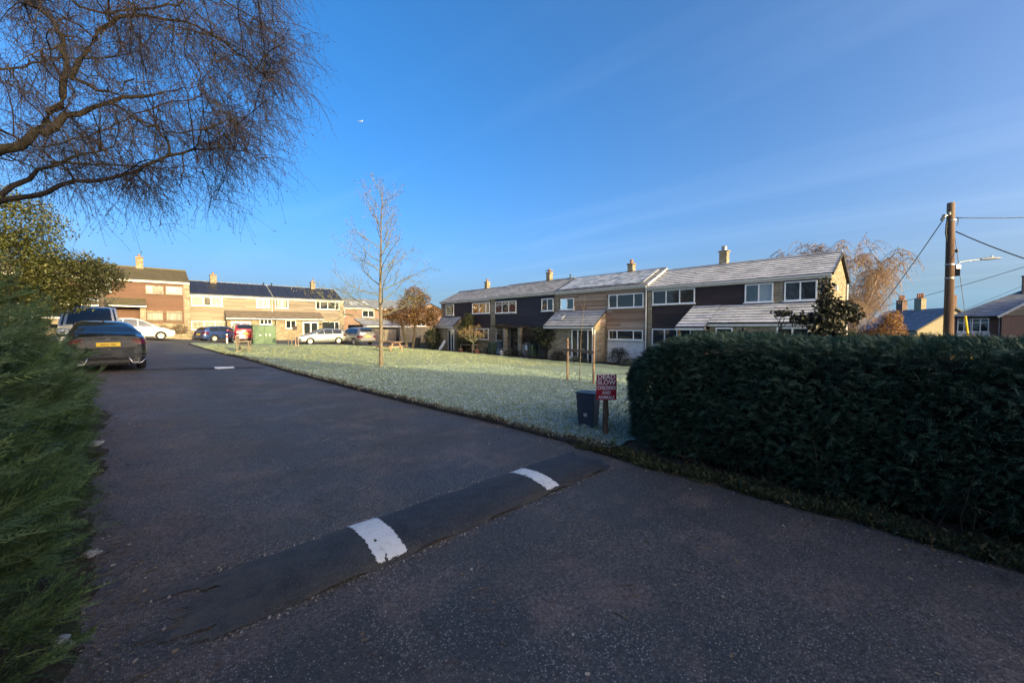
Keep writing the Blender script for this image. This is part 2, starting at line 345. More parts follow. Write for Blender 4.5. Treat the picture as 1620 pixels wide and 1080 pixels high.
Z = lawn_z(X, Y); V = np.stack([X, Y, Z], -1).reshape(-1, 3); I = np.arange(R_ * C_).reshape(R_, C_)
F = np.stack([I[:-1, :-1], I[:-1, 1:], I[1:, 1:], I[1:, :-1]], -1).reshape(-1, 4)
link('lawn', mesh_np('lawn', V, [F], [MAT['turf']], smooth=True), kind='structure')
sheet('side_lawn', np.arange(6.9, 21.3, .35), np.arange(-14, 3.2, .35), lambda x, y: lawn_z(x, y) - .01, [MAT['turf']], kind='structure')
# grass blades
MAT['blade'] = leaf_mat('frosted_grass_blade', [(0, (.11, .14, .05)), (.3, (.20, .26, .12)), (.6, (.32, .41, .38)), (1, (.47, .57, .58))], .7, .15)
MAT['blade_sun_tint'] = leaf_mat('sun_tinted_thawed_blade', [(0, (.13, .16, .05)), (.4, (.24, .28, .11)), (.75, (.38, .41, .24)), (1, (.50, .55, .44))], .7, .15)  # yellower blade copy for the far half: sunlit tone in its colour, less frost
def tuft(nb, spread, h, w):
    V, F = [], []
    for i in range(nb):
        a = random.uniform(0, 2 * PI); r = random.uniform(0, spread); x, y = r * math.cos(a), r * math.sin(a); d = random.uniform(0, 2 * PI); hh = h * random.uniform(.5, 1.1); le = hh * random.uniform(.3, 1.3)
        k = len(V); V += [(x - w * math.sin(d), y + w * math.cos(d), -.01), (x + w * math.sin(d), y - w * math.cos(d), -.01), (x + .5 * le * math.cos(d), y + .5 * le * math.sin(d), hh * .75), (x + le * math.cos(d), y + le * math.sin(d), hh * .8)]
        F += [(k, k + 1, k + 2), (k + 2, k + 1, k + 3)]
    return V, [np.array(F)]
def grass(name, n, fx, fy, h, w, nb, spread, mat, label=None):
    TVF = [tuft(nb, spread, h, w) for _ in range(4)]; VV, FF, b0 = [], [], 0
    for TV, TF in TVF:
        k = n // 4; u = RNG.random(k); y = fy(RNG.random(k)); x = fx(u, y); keep = np.ones(k, bool)
        pos = np.stack([x, y, lawn_z(x, y)], 1); rot = rot_from(np.tile([0, 0, 1.0], (k, 1)) + RNG.normal(0, .12, (k, 3)), RNG.random(k) * 6.3)
        v, f = scatter(TV, TF, pos, rot, RNG.uniform(.6, 1.25, k)); VV.append(v); FF.append(f[0] + b0); b0 += len(v)
    return link(name, mesh_np(name, np.concatenate(VV), [np.concatenate(FF)], [mat]), kind='stuff')
grass('lawn_grass', 26000, lambda u, y: kerb_x(y) + .03 + u ** 1.2 * 9, lambda v: 3.0 + v ** 1.15 * 13, .045, .0045, 5, .05, MAT['blade'])
grass('lawn_grass', 12000, lambda u, y: kerb_x(y) + .03 + u * 16, lambda v: 14 + v * 21, .05, .009, 4, .12, MAT['blade_sun_tint'])
# rough grass lip along the kerb
MAT['lip'] = leaf_mat('verge_grass_blade', [(0, (.035, .035, .018)), (.5, (.10, .10, .06)), (1, (.34, .36, .30))], .7, .15)
grass('verge_grass', 1500, lambda u, y: kerb_x(y) - .02 + u * .1, lambda v: 3.0 + v ** 1.3 * 24, .06, .005, 6, .04, MAT['lip'])
# --- kerb of dark edging stones
MAT['kerb'] = plain('mossy_edging', (.055, .048, .042), .95, var=.35, scale=9, bump=.5, spec=.15)
kerb = empty('kerb', (4.4, 3.3, 0), kind='structure')
km = []
for k in range(3):
    b = B(); b.box(-.045, .045, -.445, .445, -.12, .062); 
    b.v = [(x + random.uniform(-.008, .008), y, z + random.uniform(-.01, .01)) for x, y, z in b.v]
    o = b.build('kerb_stone', MAT['kerb'], kerb, bevel=.012, local=True); km.append(o.data); bpy.data.objects.remove(o)
y = 3.5
while y < 38.5:
    x = float(kerb_x(y)); sl_ = float(kerb_x(y + .3) - kerb_x(y - .3)) / .6
    o = link('kerb_stone', random.choice(km), kerb); o.location = (x - 4.4, y - 3.3, G(x, y) + random.uniform(-.012, .008)); o.rotation_euler = (math.atan((G(x, y + .4) - G(x, y - .4)) / .8), random.uniform(-.05, .05), -math.atan(sl_) + random.uniform(-.015, .015))
    y += .9
# --- soil and leaf litter strips
m = M('soil'); p = m.pos(); n1 = m.noise(p, 5, 6); n2 = m.noise(p, 45, 5)
c = m.mix(m.rng(n1, .38, .62), (.028, .022, .016), (.06, .048, .034)); c = m.mix(m.rng(n2, .52, .66), c, (.10, .078, .055)); c = m.mix(m.rng(m.noise(p, 2.2, 5), .5, .66, 0, .8), c, (.04, .052, .018))
MAT['soil'] = m.fin(c, .95, normal=m.bump(n2, .8, .03), spec=.15)
def soilz(x, y): return gz(x, y) + .012 + .02 * np.abs(np.sin(x * 5 + y * 3) * np.sin(y * 4 - x * 2))
sheet('left_verge', np.linspace(0, 1, 22), np.arange(-8, 20, .07), lambda s, y: s, [MAT['soil']], kind='structure')
o = [q for q in COL.objects if q.name == 'left_verge'][0]
for v in o.data.vertices:
    s, y = v.co.x, v.co.y; xl = float(left_x(y)) + .05 * math.sin(y * 2.1) + .025 * math.sin(y * 7.3) + .018 * math.sin(y * 17 + 2 * math.sin(y * 5)) + .012 * math.sin(y * 41); x = xl - (1 - s) * 5.0; v.co = (x, y, float(soilz(x, y)) - (.012 if s == 1 else 0))
sheet('hedge_verge', np.linspace(0, 1, 18), np.arange(-9, 3.5, .07), lambda s, y: s, [MAT['soil']], kind='structure')
o = [q for q in COL.objects if q.name == 'hedge_verge'][0]
for v in o.data.vertices:
    s, y = v.co.x, v.co.y; xl = 4.27 + .04 * math.sin(y * 2.3) + .02 * math.sin(y * 8) + .015 * math.sin(y * 19 + 2 * math.sin(y * 6)); x = xl + s * 2.9; v.co = (x, y, float(soilz(x, y)) + .01 - (.03 if s == 0 else 0))
sheet('garden_bed', np.arange(20.6, 23.0, .3), np.arange(3, 36.0, .3), lambda x, y: soilz(x, y) + .05, [MAT['soil']], kind='structure')
# scruffy plants along the foot of the right hedge
MAT['weed'] = leaf_mat('verge_weed', [(0, (.02, .03, .01)), (.5, (.045, .06, .022)), (.85, (.07, .08, .04)), (1, (.16, .12, .06))], .7, .2)
def weed_z(x, y): return soilz(x, y)
TV, TF = tuft(7, .05, .07, .006); k = 1700; yv = -4 + RNG.random(k) * 7.3; xv = 4.3 + RNG.random(k) ** 1.4 * .33 + .04 * np.sin(yv * 5)
v, f = scatter(TV, TF, np.stack([xv, yv, soilz(xv, yv)], 1), rot_from(np.tile([0, 0, 1.0], (k, 1)) + RNG.normal(0, .3, (k, 3)), RNG.random(k) * 6.3), RNG.uniform(.4, 1.2, k))
link('verge_weeds', mesh_np('verge_weeds', v, f, [MAT['weed']]), kind='stuff')
# litter: leaves, twigs and grit on the road
MAT['litter'] = leaf_mat('dead_leaf', [(0, (.06, .04, .025)), (.5, (.13, .09, .055)), (.85, (.22, .17, .11)), (1, (.4, .37, .33))], .8, .1)
MAT['grit'] = leaf_mat('pale_grit', [(0, (.10, .085, .07)), (.6, (.20, .175, .15)), (1, (.36, .33, .30))], .9, 0)
LV = np.array([(-.5, 0, .02), (-.15, .28, .1), (.3, .2, .06), (.5, 0, .14), (.3, -.22, .03), (-.15, -.26, .0)]); LF = [np.array([(0, 1, 5), (1, 2, 4), (1, 4, 5), (2, 3, 4)])]
k = 6000; yv = -1 + RNG.random(k) ** 1.3 * 26; e = RNG.random(k); xl = left_x(yv); xk = kerb_x(yv)
side = RNG.random(k); xv = np.where(side < .5, xl - .12 + np.abs(RNG.normal(0, .30, k)), np.where(side < .85, xk - .05 - np.abs(RNG.normal(0, .22, k)), xl + e * (xk - xl)))
v, f = scatter(LV, LF, np.stack([xv, yv, gz(xv, yv) + .008], 1), rot_from(np.tile([0, 0, 1.0], (k, 1)) + RNG.normal(0, .15, (k, 3)), RNG.random(k) * 6.3), RNG.uniform(.008, .036, k))
link('leaf_litter', mesh_np('leaf_litter', v, f, [MAT['litter']]), kind='stuff')
k = 900; xv = RNG.uniform(.2, 4.0, k); yv = 2.87 + np.where(RNG.random(k) < .5, 1, -1) * (.345 + np.abs(RNG.normal(0, .03, k)))
v, f = scatter(LV, LF, np.stack([xv, yv, gz(xv, yv) + .011], 1), rot_from(np.tile([0, 0, 1.0], (k, 1)) + RNG.normal(0, .2, (k, 3)), RNG.random(k) * 6.3), RNG.uniform(.008, .026, k)); link('hump_litter', mesh_np('hump_litter', v, f, [MAT['grit']]), kind='stuff')
k = 420; yv = 1 + RNG.random(k) ** 1.3 * 18; xl = left_x(yv); xv = xl + RNG.random(k) ** 1.8 * 3.6; a = RNG.random(k) * 6.3; L = RNG.uniform(.03, .16, k)
P0 = np.stack([xv, yv, gz(xv, yv) + .008], 1); D = np.stack([np.cos(a), np.sin(a), 0 * a], 1) * L[:, None]
polys = [np.array([P0[i], P0[i] + D[i] * .5 + [0, 0, .004], P0[i] + D[i] + RNG.normal(0, .006, 3) * [1, 1, 0]]) for i in range(k)]
v, f = tubes(polys, [np.array([.002, .0022, .0012])] * k, 3); link('twig_litter', mesh_np('twig_litter', v, [f], [MAT['litter']]), kind='stuff')
# --- stones along the left edge
MAT['rock'] = plain('limestone_rock', (.30, .30, .29), .9, var=.3, scale=6, bump=.6, spec=.2)
for i, (x, y, s, lb) in enumerate([(-.22, 1.72, .085, 'pale limestone rock nearest the bottom left corner, below the conifer'), (-.26, 2.35, .06, 'small pale rock half under conifer fronds beside leaf litter'), (-.36, 3.0, .065, 'rough grey rock at road edge level with the near speed bump'),
        (-.33, 4.05, .055, 'flat pale rock at conifer foot just beyond the near speed bump'), (-.55, 7.6, .085, 'lone pale rock at road edge farther along the conifer hedge')]):
    bm = bmesh.new(); bmesh.ops.create_icosphere(bm, subdivisions=3, radius=1); rr = random.Random(i * 9 + 1); ph = [rr.uniform(0, 6) for _ in range(6)]
    for q in bm.verts:
        d = q.co.copy(); k = 1 + .22 * math.sin(d.x * 2.6 + ph[0]) * math.sin(d.y * 3 + ph[1]) + .12 * math.sin(d.z * 5 + ph[2] + d.x * 4) + .05 * math.sin(d.y * 11 + ph[3])
        q.co = Vector((round(d.x * k * 5) / 5 * .5 + d.x * k * .5, d.y * k * .75, d.z * k * .55)) * s
    me = bpy.data.meshes.new('edge_rock'); bm.to_mesh(me); bm.free(); me.materials.append(MAT['rock'])
    o = link('edge_rock', me, None, lb, 'rock', 'rocks along the left road edge'); o.location = (x, y, G(x, y) + s * .3); o.rotation_euler = (0, 0, rr.uniform(0, 6))
# --- speed bumps
m = M('bump_asphalt'); p = m.pos(); vr = m.n('ShaderNodeTexVoronoi', {'Vector': p, 'Scale': 120.0}); s_ = m.n('ShaderNodeSeparateColor', {0: vr.outputs[1]}); n1 = m.noise(p, 3, 5)
c = m.mix(m.rng(n1, .35, .65), (.013, .014, .016), (.028, .029, .031)); c = m.mix(m.math('MULTIPLY', m.rng(s_.outputs[0], .55, .95, 0, .9), m.rng(vr.outputs[0], .3, .48, 1, 0)), c, (.12, .12, .12))
c = m.mix(m.rng(m.noise(p, 1.3, 4), .52, .66, 0, .35), c, (.062, .055, .04)); sxh = m.n('ShaderNodeSeparateXYZ', {0: p}); c = m.mix(m.math('MULTIPLY', m.rng(sxh.outputs[0], 1.0, .1), m.rng(m.noise(p, 6, 5, .7), .35, .6, .2, .9)), c, (.075, .066, .052))
MAT['hump'] = m.fin(c, .72, normal=m.bump(m.math('MULTIPLY', vr.outputs[0], -1.0), .45, .004), spec=.45)
m = M('white_road_paint'); p = m.pos(); c = m.mix(m.rng(m.noise(p, 22, 6, .7), .55, .72, 0, .75), (.60, .61, .60), (.22, .22, .215)); c = m.mix(m.rng(m.noise(p, 90, 3), .6, .7, 0, .6), c, (.12, .12, .12))
MAT['paint'] = m.fin(c, .6, normal=m.bump(m.noise(p, 120, 3), .5, .004), spec=.4)
def hump(x0, x1, yc, wid, h, bands, label):
    root = empty('speed_bump', (0, 0, 0), label, 'speed bump', 'speed bumps across the lane'); root.location = ((x0 + x1) / 2, yc, G((x0 + x1) / 2, yc))
    def z(x, y):
        t = np.clip((y - yc + .012 * np.sin(x * 9)) / (wid / 2), -1, 1); e = np.clip(np.minimum((x - x0 - .12) / .95, (x1 - x) / .5), 0, 1); e = e * e * (3 - 2 * e)
        wear = 1 - .22 * np.clip((x0 + 1.2 - x) / 1.2, 0, 1)
        return gz(x, y) + .009 + h * e * wear * np.sqrt(np.maximum(0, 1 - t * t)) ** 1.1 + .002 * np.sin(x * 21) * np.sin(y * 33)
    xs = np.arange(x0, x1 + .01, .02); ys = yc + np.linspace(-1, 1, 41) * wid / 2; Xg, Yg = np.meshgrid(xs, ys); V = np.stack([Xg, Yg, z(Xg, Yg)], -1).reshape(-1, 3) - np.array(root.location)
    I = np.arange(Xg.size).reshape(Xg.shape); F = np.stack([I[:-1, :-1], I[:-1, 1:], I[1:, 1:], I[1:, :-1]], -1).reshape(-1, 4)
    cxh = (Xg[:-1, :-1] + Xg[1:, 1:]).ravel() / 2; cyh = (Yg[:-1, :-1] + Yg[1:, 1:]).ravel() / 2; rag = .20 + .11 * np.sin(cyh * 13 + x0) + .06 * np.sin(cyh * 31 + 1) + .05 * np.sin(cyh * 67); keep_h = (cxh - x0 > rag) & (x1 - cxh > rag * .5)
    link('hump', mesh_np('hump', V, [F[keep_h]], [MAT['hump']], smooth=True), root)
    for (b0, b1, sk, lb) in bands:
        nx = max(40, int((b1 - b0) / .005)); ny = 130; xs = np.linspace(b0 - .01, b1 + .01, nx); ys = yc + np.linspace(-.97, .97, ny) * wid / 2; Xg, Yg = np.meshgrid(xs, ys); Xs = Xg + sk * (Yg - yc)
        V = np.stack([Xs, Yg, z(Xs, Yg) + .004], -1).reshape(-1, 3) - np.array(root.location); I = np.arange(Xg.size).reshape(Xg.shape)
        F = np.stack([I[:-1, :-1], I[:-1, 1:], I[1:, 1:], I[1:, :-1]], -1); cx = Xg[:-1, :-1]; cy = Yg[:-1, :-1]
        e = np.minimum.reduce([cx - b0, b1 - cx, (cy - ys[0]) * 1.5, (ys[-1] - cy) * 1.5]); keep = e > .010 + .006 * np.sin(cy * 37 + 2 * np.sin(cx * 23)) * np.sin(cy * 61 + cx * 31) + RNG.normal(0, .0022, cx.shape)
        for _ in range(5):
            qx, qy, qr = RNG.uniform(b0, b1), RNG.uniform(ys[0], ys[-1]), RNG.uniform(.008, .02); keep &= ((cx - qx) ** 2 * 3 + (cy - qy) ** 2 + .00015 * np.sin(cx * 300) * np.sin(cy * 260)) > qr * qr
        link('white_band', mesh_np('white_band', V, [F[keep]], [MAT['paint']], smooth=True), root, label=lb)
hump(-.1, 4.12, 2.87, .66, .080, [(1.12, 1.36, .03, None), (2.86, 3.06, .03, 'chipped white band')], 'near asphalt speed bump with two worn white painted bands')
hump(-.6, 3.4, 17.75, .55, .05, [(1.75, 2.35, 0, None)], 'far low speed bump with one white painted band by the lawn kerb')
# ================================================================ HOUSES
MAT['stone'] = stone('honey_rubble_stone', (.20, .155, .095), (.42, .355, .25), (.25, .215, .155), bump=1.0)
MAT['stone_big'] = stone('honey_squared_stone', (.22, .18, .12), (.42, .365, .27), (.20, .17, .125), bw=.42, bh=.16, bump=1.0)
MAT['brick'] = stone('red_brick', (.15, .07, .05), (.23, .11, .075), (.30, .27, .23), bw=.225, bh=.075, dist=.004, bump=.4)
MAT['yellow_brick'] = stone('buff_brick', (.34, .28, .17), (.44, .37, .24), (.4, .36, .28), bw=.225, bh=.075, dist=.004, bump=.4)
MAT['dark_board'] = timber('black_stained_board', [(0, (.014, .012, .017)), (.5, (.022, .019, .025)), (1, (.034, .030, .036))], .55, spec=.35)
MAT['umber_board'] = timber('dark_umber_board', [(0, (.026, .017, .018)), (.5, (.038, .025, .025)), (1, (.052, .036, .034))], .6, spec=.3)
MAT['cedar'] = timber('weathered_cedar_board', [(0, (.12, .075, .05)), (.35, (.24, .155, .105)), (.65, (.33, .25, .19)), (1, (.45, .38, .31))], .8)
MAT['pale_board'] = timber('silvered_pale_board', [(0, (.155, .125, .09)), (.5, (.225, .185, .14)), (1, (.29, .245, .19))], .8)
MAT['grey_board'] = timber('silver_grey_board', [(0, (.125, .10, .08)), (.5, (.18, .15, .12)), (1, (.24, .20, .165))], .8)
MAT['red_board'] = timber('red_brown_board', [(0, (.075, .031, .017)), (.5, (.10, .042, .023)), (1, (.135, .060, .034))], .6)
MAT['upvc'] = plain('white_frame', (.78, .79, .79), .35, var=.03, bump=0, spec=.5)
MAT['fascia'] = plain('white_painted_trim', (.60, .59, .56), .5, var=.08, bump=.05)
MAT['brownframe'] = plain('brown_frame', (.11, .062, .038), .5, var=.15, bump=.05)
MAT['render'] = plain('white_render_panel', (.62, .63, .62), .8, var=.1, scale=3, bump=.2)
MAT['black'] = plain('black_paint', (.012, .012, .014), .35, var=.1, bump=0)
MAT['grey_pipe'] = plain('pale_plastic_pipe', (.62, .63, .63), .4, var=.06, bump=0)
MAT['metal'] = plain('galvanised_metal', (.36, .37, .38), .4, .8, var=.1, bump=.05)
MAT['door_black'] = plain('black_door', (.016, .017, .02), .3, var=.1, bump=0)
MAT['glass'] = glass_dark('window_glass'); MAT['clear'] = glass_clear('clear_glass')
MAT['room'] = plain('dim_room', (.02, .019, .018), .9, var=.2, scale=2, bump=0)
m = M('net_curtain'); n = m.noise(m.map(m.pos(), (9, 9, .2)), 1, 4); MAT['curtain'] = m.fin(m.mix(m.rng(n, .35, .65), (.28, .25, .20), (.52, .48, .41)), .9)
m = M('blind'); MAT['blind'] = m.fin(m.mix(m.noise(m.pos(), 3), (.34, .38, .40), (.44, .48, .49)), .9)
def frost_tile(name, base, frost, amount):
    m = M(name); p = m.pos(); n1 = m.noise(p, 1.3, 5); n2 = m.noise(p, 22, 4); isl = m.island()
    b_ = m.mix(isl, base, tuple(x * 1.7 for x in base)); f = m.math('MULTIPLY', m.rng(n1, .25, .6, .45, 1.0), m.rng(n2, .3, .55, .5, 1.0))
    c = m.mix(m.math('MULTIPLY', f, amount), b_, frost); return m.fin(c, .85, normal=m.bump(n2, .5, .01), spec=.2)
MAT['tile_frost'] = frost_tile('frosted_concrete_tile', (.06, .058, .06), (.62, .62, .63), .95)
MAT['tile_light_frost'] = frost_tile('lightly_frosted_tile', (.065, .063, .065), (.44, .45, .47), .85)
MAT['tile_dark'] = plain('tile_butt_edge', (.035, .033, .035), .9, var=.3, bump=.2)
m = M('mossy_tile'); p = m.pos(); n = m.noise(p, 2.2, 6); c = m.mix(m.island(), (.105, .075, .05), (.16, .12, .085)); c = m.mix(m.rng(n, .40, .6, 0, .9), c, (.115, .105, .04)); c = m.mix(m.rng(m.noise(p, 17, 4), .55, .7, 0, .6), c, (.19, .17, .10))
MAT['tile_moss'] = m.fin(c, .95, normal=m.bump(m.noise(p, 25, 4), .6, .015), spec=.15)
MAT['tile_brown'] = frost_tile('brown_concrete_tile', (.11, .082, .06), (.22, .19, .15), .5)
MAT['slate'] = frost_tile('blue_slate', (.045, .05, .062), (.30, .33, .38), .75)
m = M('solar_cell'); p = m.obj(); sp = m.n('ShaderNodeSeparateXYZ', {0: p}); c = m.mix(m.noise(m.pos(), 3, 2), (.016, .018, .030), (.026, .029, .042)); MAT['solar'] = m.fin(c, .38, spec=.3)
m = M('frosted_solar_cell'); c = m.mix(m.rng(m.noise(m.pos(), 2.3, 5), .35, .6), (.13, .15, .18), (.42, .44, .46)); MAT['solar_frost'] = m.fin(c, .5, spec=.5)

class Facade:
    """s = distance along the front, d = distance out from the wall, z = height; maps to the world"""
    def __init__(f, root, axis, wall): f.root, f.axis, f.wall = root, axis, wall
    def P(f, s, d, z): return (f.wall - d, s, z) if f.axis == 'x' else (s, f.wall - d, z)
    def box(f, b, s0, s1, d0, d1, z0, z1, mi=0):
        p, q = f.P(s0, d0, z0), f.P(s1, d1, z1); return b.box(p[0], q[0], p[1], q[1], p[2], q[2], mi)
    def part(f, name, mat, s0, s1, d0, d1, z0, z1, parent=None, bevel=0, **k):
        b = B(); f.box(b, s0, s1, d0, d1, z0, z1); return b.build(name, mat, parent or f.root, bevel=bevel, **k)
    def boards(f, s0, s1, z0, z1, mat, bh=.15, d=.02, name='cladding', holes=(), top=None, slope=None):
        """lapped boards, each a thin wedge with its own edge; slope(z) -> (s0,s1) trims to a raking edge"""
        b = B(); z = z0
        while z < z1 - .02:
            h = min(bh, z1 - z); a0, a1 = (s0, s1) if slope is None else slope(z + h / 2)
            cuts = [a0]
            while cuts[-1] < a1: cuts.append(min(a1, cuts[-1] + random.uniform(1.6, 3.6)))
            segs = [(cuts[i], cuts[i + 1]) for i in range(len(cuts) - 1)]
            for h0, h1, g0, g1 in holes:
                if z + h > g0 + .03 and z < g1 - .03:
                    segs = [t for (p, q) in segs for t in ((p, min(q, h0)), (max(p, h1), q)) if t[1] - t[0] > .03]
            for p, q in segs:
                if q - p < .02: continue
                p += .002; q -= .002; t = d + random.uniform(0, .004)
                v = [f.P(p, 0, z), f.P(q, 0, z), f.P(q, t + .016, z), f.P(p, t + .016, z), f.P(p, 0, z + h), f.P(q, 0, z + h), f.P(q, t, z + h + .004), f.P(p, t, z + h + .004)]
                b.add(v, [(0,1,2,3),(3,2,6,7),(7,6,5,4),(0,3,7,4),(1,5,6,2)])
            z += bh
        return b.build(name, mat, f.root, kind='stuff')
    def window(f, s0, s1, z0, z1, cols=(1,), d=.05, frame=None, style='dark', fw=.06, sill=True, cur=None, label=None, bars=None, name='window', top=0.0):
        fr = frame or MAT['upvc']; b = B(); f.box(b, s0, s1, d, d + .05, z0, z0 + fw); f.box(b, s0, s1, d, d + .05, z1 - fw, z1)
        f.box(b, s0, s0 + fw, d, d + .05, z0 + fw, z1 - fw); f.box(b, s1 - fw, s1, d, d + .05, z0 + fw, z1 - fw)
        if sill: f.box(b, s0 - .05, s1 + .05, d + .002, d + .12, z0 - .045, z0 - .002)
        f.box(b, s0 + .002, s1 - .002, -.06 if style == 'dark' else -.3, d - .03, z0 + .004, z1 - .004, 1)      # reveal / dim room behind the glass
        if style != 'dark': b.f = b.f[:-6]; b.m = b.m[:-6]; b.v = b.v[:-8]
        tot = sum(cols); xs = [s0 + fw]; inn = s1 - s0 - 2 * fw
        for c in cols: xs.append(xs[-1] + inn * c / tot)
        for x in xs[1:-1]: f.box(b, x - fw * .5, x + fw * .5, d + .003, d + .047, z0 + fw, z1 - fw)
        if bars:
            for zf in bars: zz_ = z0 + (z1 - z0) * zf; f.box(b, s0 + fw, s1 - fw, d + .006, d + .044, zz_ - .022, zz_ + .022)
        w = b.build(name, [fr, MAT['room']], f.root, label=label)
        for i in range(len(xs) - 1):
            p0, p1 = xs[i] + (fw * .5 if i else 0), xs[i + 1] - (fw * .5 if i < len(xs) - 2 else 0)
            g = B(); g.add([f.P(p0, d + .025, z0 + fw), f.P(p1, d + .025, z0 + fw), f.P(p1, d + .025 + random.uniform(-.004, .004), z1 - fw), f.P(p0, d + .025, z1 - fw)], [(0, 1, 2, 3)])
            g.build('pane', MAT['glass'] if style == 'dark' else MAT['clear'], w)
        if style != 'dark':
            b = B(); f.box(b, s0 + fw * .6, s1 - fw * .6, .002, .012, z0 + .01, z1 - .01); b.build('backing', MAT['room'], w)
            spans = cur if cur else [(0, 1)]
            for (c0, c1) in spans:
                n = max(8, int((c1 - c0) * (s1 - s0) / .035)); V, F = [], []
                for k in range(n + 1):
                    s = s0 + fw + inn * (c0 + (c1 - c0) * k / n); q = d - .022 + (.010 * math.sin(k * 1.7) if style == 'curtain' else 0)
                    V += [f.P(s, q, z0 + fw * .5), f.P(s, q, z1 - fw * .5)]
                    if k: F.append((2 * k - 2, 2 * k, 2 * k + 1, 2 * k - 1))
                me = bpy.data.meshes.new('curtain'); o0 = origin(w); me.from_pydata([tuple(Vector(v) - o0) for v in V], [], F); me.materials.append(MAT['curtain'] if style == 'curtain' else MAT['blind'])
                link('curtain' if style == 'curtain' else 'blind', me, w)
        return w
def tiled(root, e0, e1, r1, r0, mat, butt=None, course=.30, tw=.33, thick=.034, name='roof', slab=.10, under=None, jit=.006):
    """roof slope from eave line e0-e1 to ridge line r0-r1: a slab with every course of tiles lying on it"""
    e0, e1, r0, r1 = map(Vector, (e0, e1, r0, r1)); nrm = (e1 - e0).cross(r0 - e0).normalized()
    if nrm.z < 0: nrm = -nrm
    b = B(); lo = [e0 - nrm * slab, e1 - nrm * slab, r1 - nrm * slab, r0 - nrm * slab]
    b.add([tuple(p) for p in lo] + [tuple(p - nrm * .012) for p in (e0, e1, r1, r0)], [(0,1,2,3),(4,5,6,7),(0,4,5,1),(1,5,6,2),(2,6,7,3),(3,7,4,0)])
    ro = b.build(name, under or MAT['tile_dark'], root)
    L = ((r0 - e0).length + (r1 - e1).length) / 2; nc = max(2, round(L / course)); t = B()
    for i in range(nc):
        a, c = i / nc, min(1.0, (i + 1.12) / nc); p0, p1 = e0.lerp(r0, a), e1.lerp(r1, a); q0, q1 = e0.lerp(r0, c), e1.lerp(r1, c)
        n = max(1, round((p1 - p0).length / tw))
        for k in range(n):
            u, v = k / n, (k + 1) / n; j = random.uniform(-jit, jit)
            A, Bq, Cq, D = p0.lerp(p1, u), p0.lerp(p1, v), q0.lerp(q1, v), q0.lerp(q1, u); up = nrm * (thick + j); lo_ = nrm * .004
            if k % 2 == i % 2: up = up + nrm * .004
            t.add([tuple(A + up), tuple(Bq + up), tuple(Cq + lo_ + nrm * .002 * (i % 2)), tuple(D + lo_), tuple(A), tuple(Bq)], [(0, 1, 2, 3)], 0)
            t.add([tuple(A + up), tuple(Bq + up), tuple(Bq - nrm * .01), tuple(A - nrm * .01)], [(3, 2, 1, 0)], 1)
    t.build('roof_tiles', [mat, butt or MAT['tile_dark']], ro, kind='stuff')
    return ro
def chimney(root, x, y, z0, z1, w=.62, d=.5, mat=None, pots=1, parent=None, pot_h=.28):
    b = B(); b.box(x - w / 2, x + w / 2, y - d / 2, y + d / 2, z0, z1); b.box(x - w / 2 - .05, x + w / 2 + .05, y - d / 2 - .05, y + d / 2 + .05, z1, z1 + .08)
    c = b.build('chimney', mat or MAT['stone'], root)
    for i in range(pots):
        px = x + (i - (pots - 1) / 2) * w / max(1, pots) ; q = B(); q.lathe([(.0, z1 + .08), (.12, z1 + .08), (.10, z1 + .08 + pot_h * .8), (.125, z1 + .08 + pot_h * .85), (.11, z1 + .08 + pot_h), (.0, z1 + .08 + pot_h)], (px, y, 0), n=12)
        q.build('chimney_pot', MAT['pot'], c, smooth='auto')
    return c
MAT['pot'] = plain('terracotta_pot', (.30, .14, .085), .8, var=.2, bump=.2)
def gutter(F, s0, s1, d, z, root=None, mat=None):
    b = B(); F.box(b, s0, s1, d - .14, d - .11, z - .20, z - .03); b.build('fascia', mat or MAT['fascia'], F.root)
    g = B(); p = [F.P(s0, d - .05, z - .06), F.P(s1, d - .05, z - .06)]; g.tube(p, .055, 8); g.build('gutter', mat or MAT['fascia'], F.root, smooth='auto')
def downpipe(F, s, d, z0, z1, mat=None):
    b = B(); b.tube([F.P(s, d + .12, z1), F.P(s, d + .10, z1 - .15), F.P(s, d + .06, z1 - .3), F.P(s, d + .06, z0)], .04, 8); b.build('downpipe', mat or MAT['grey_pipe'], F.root, smooth='auto')

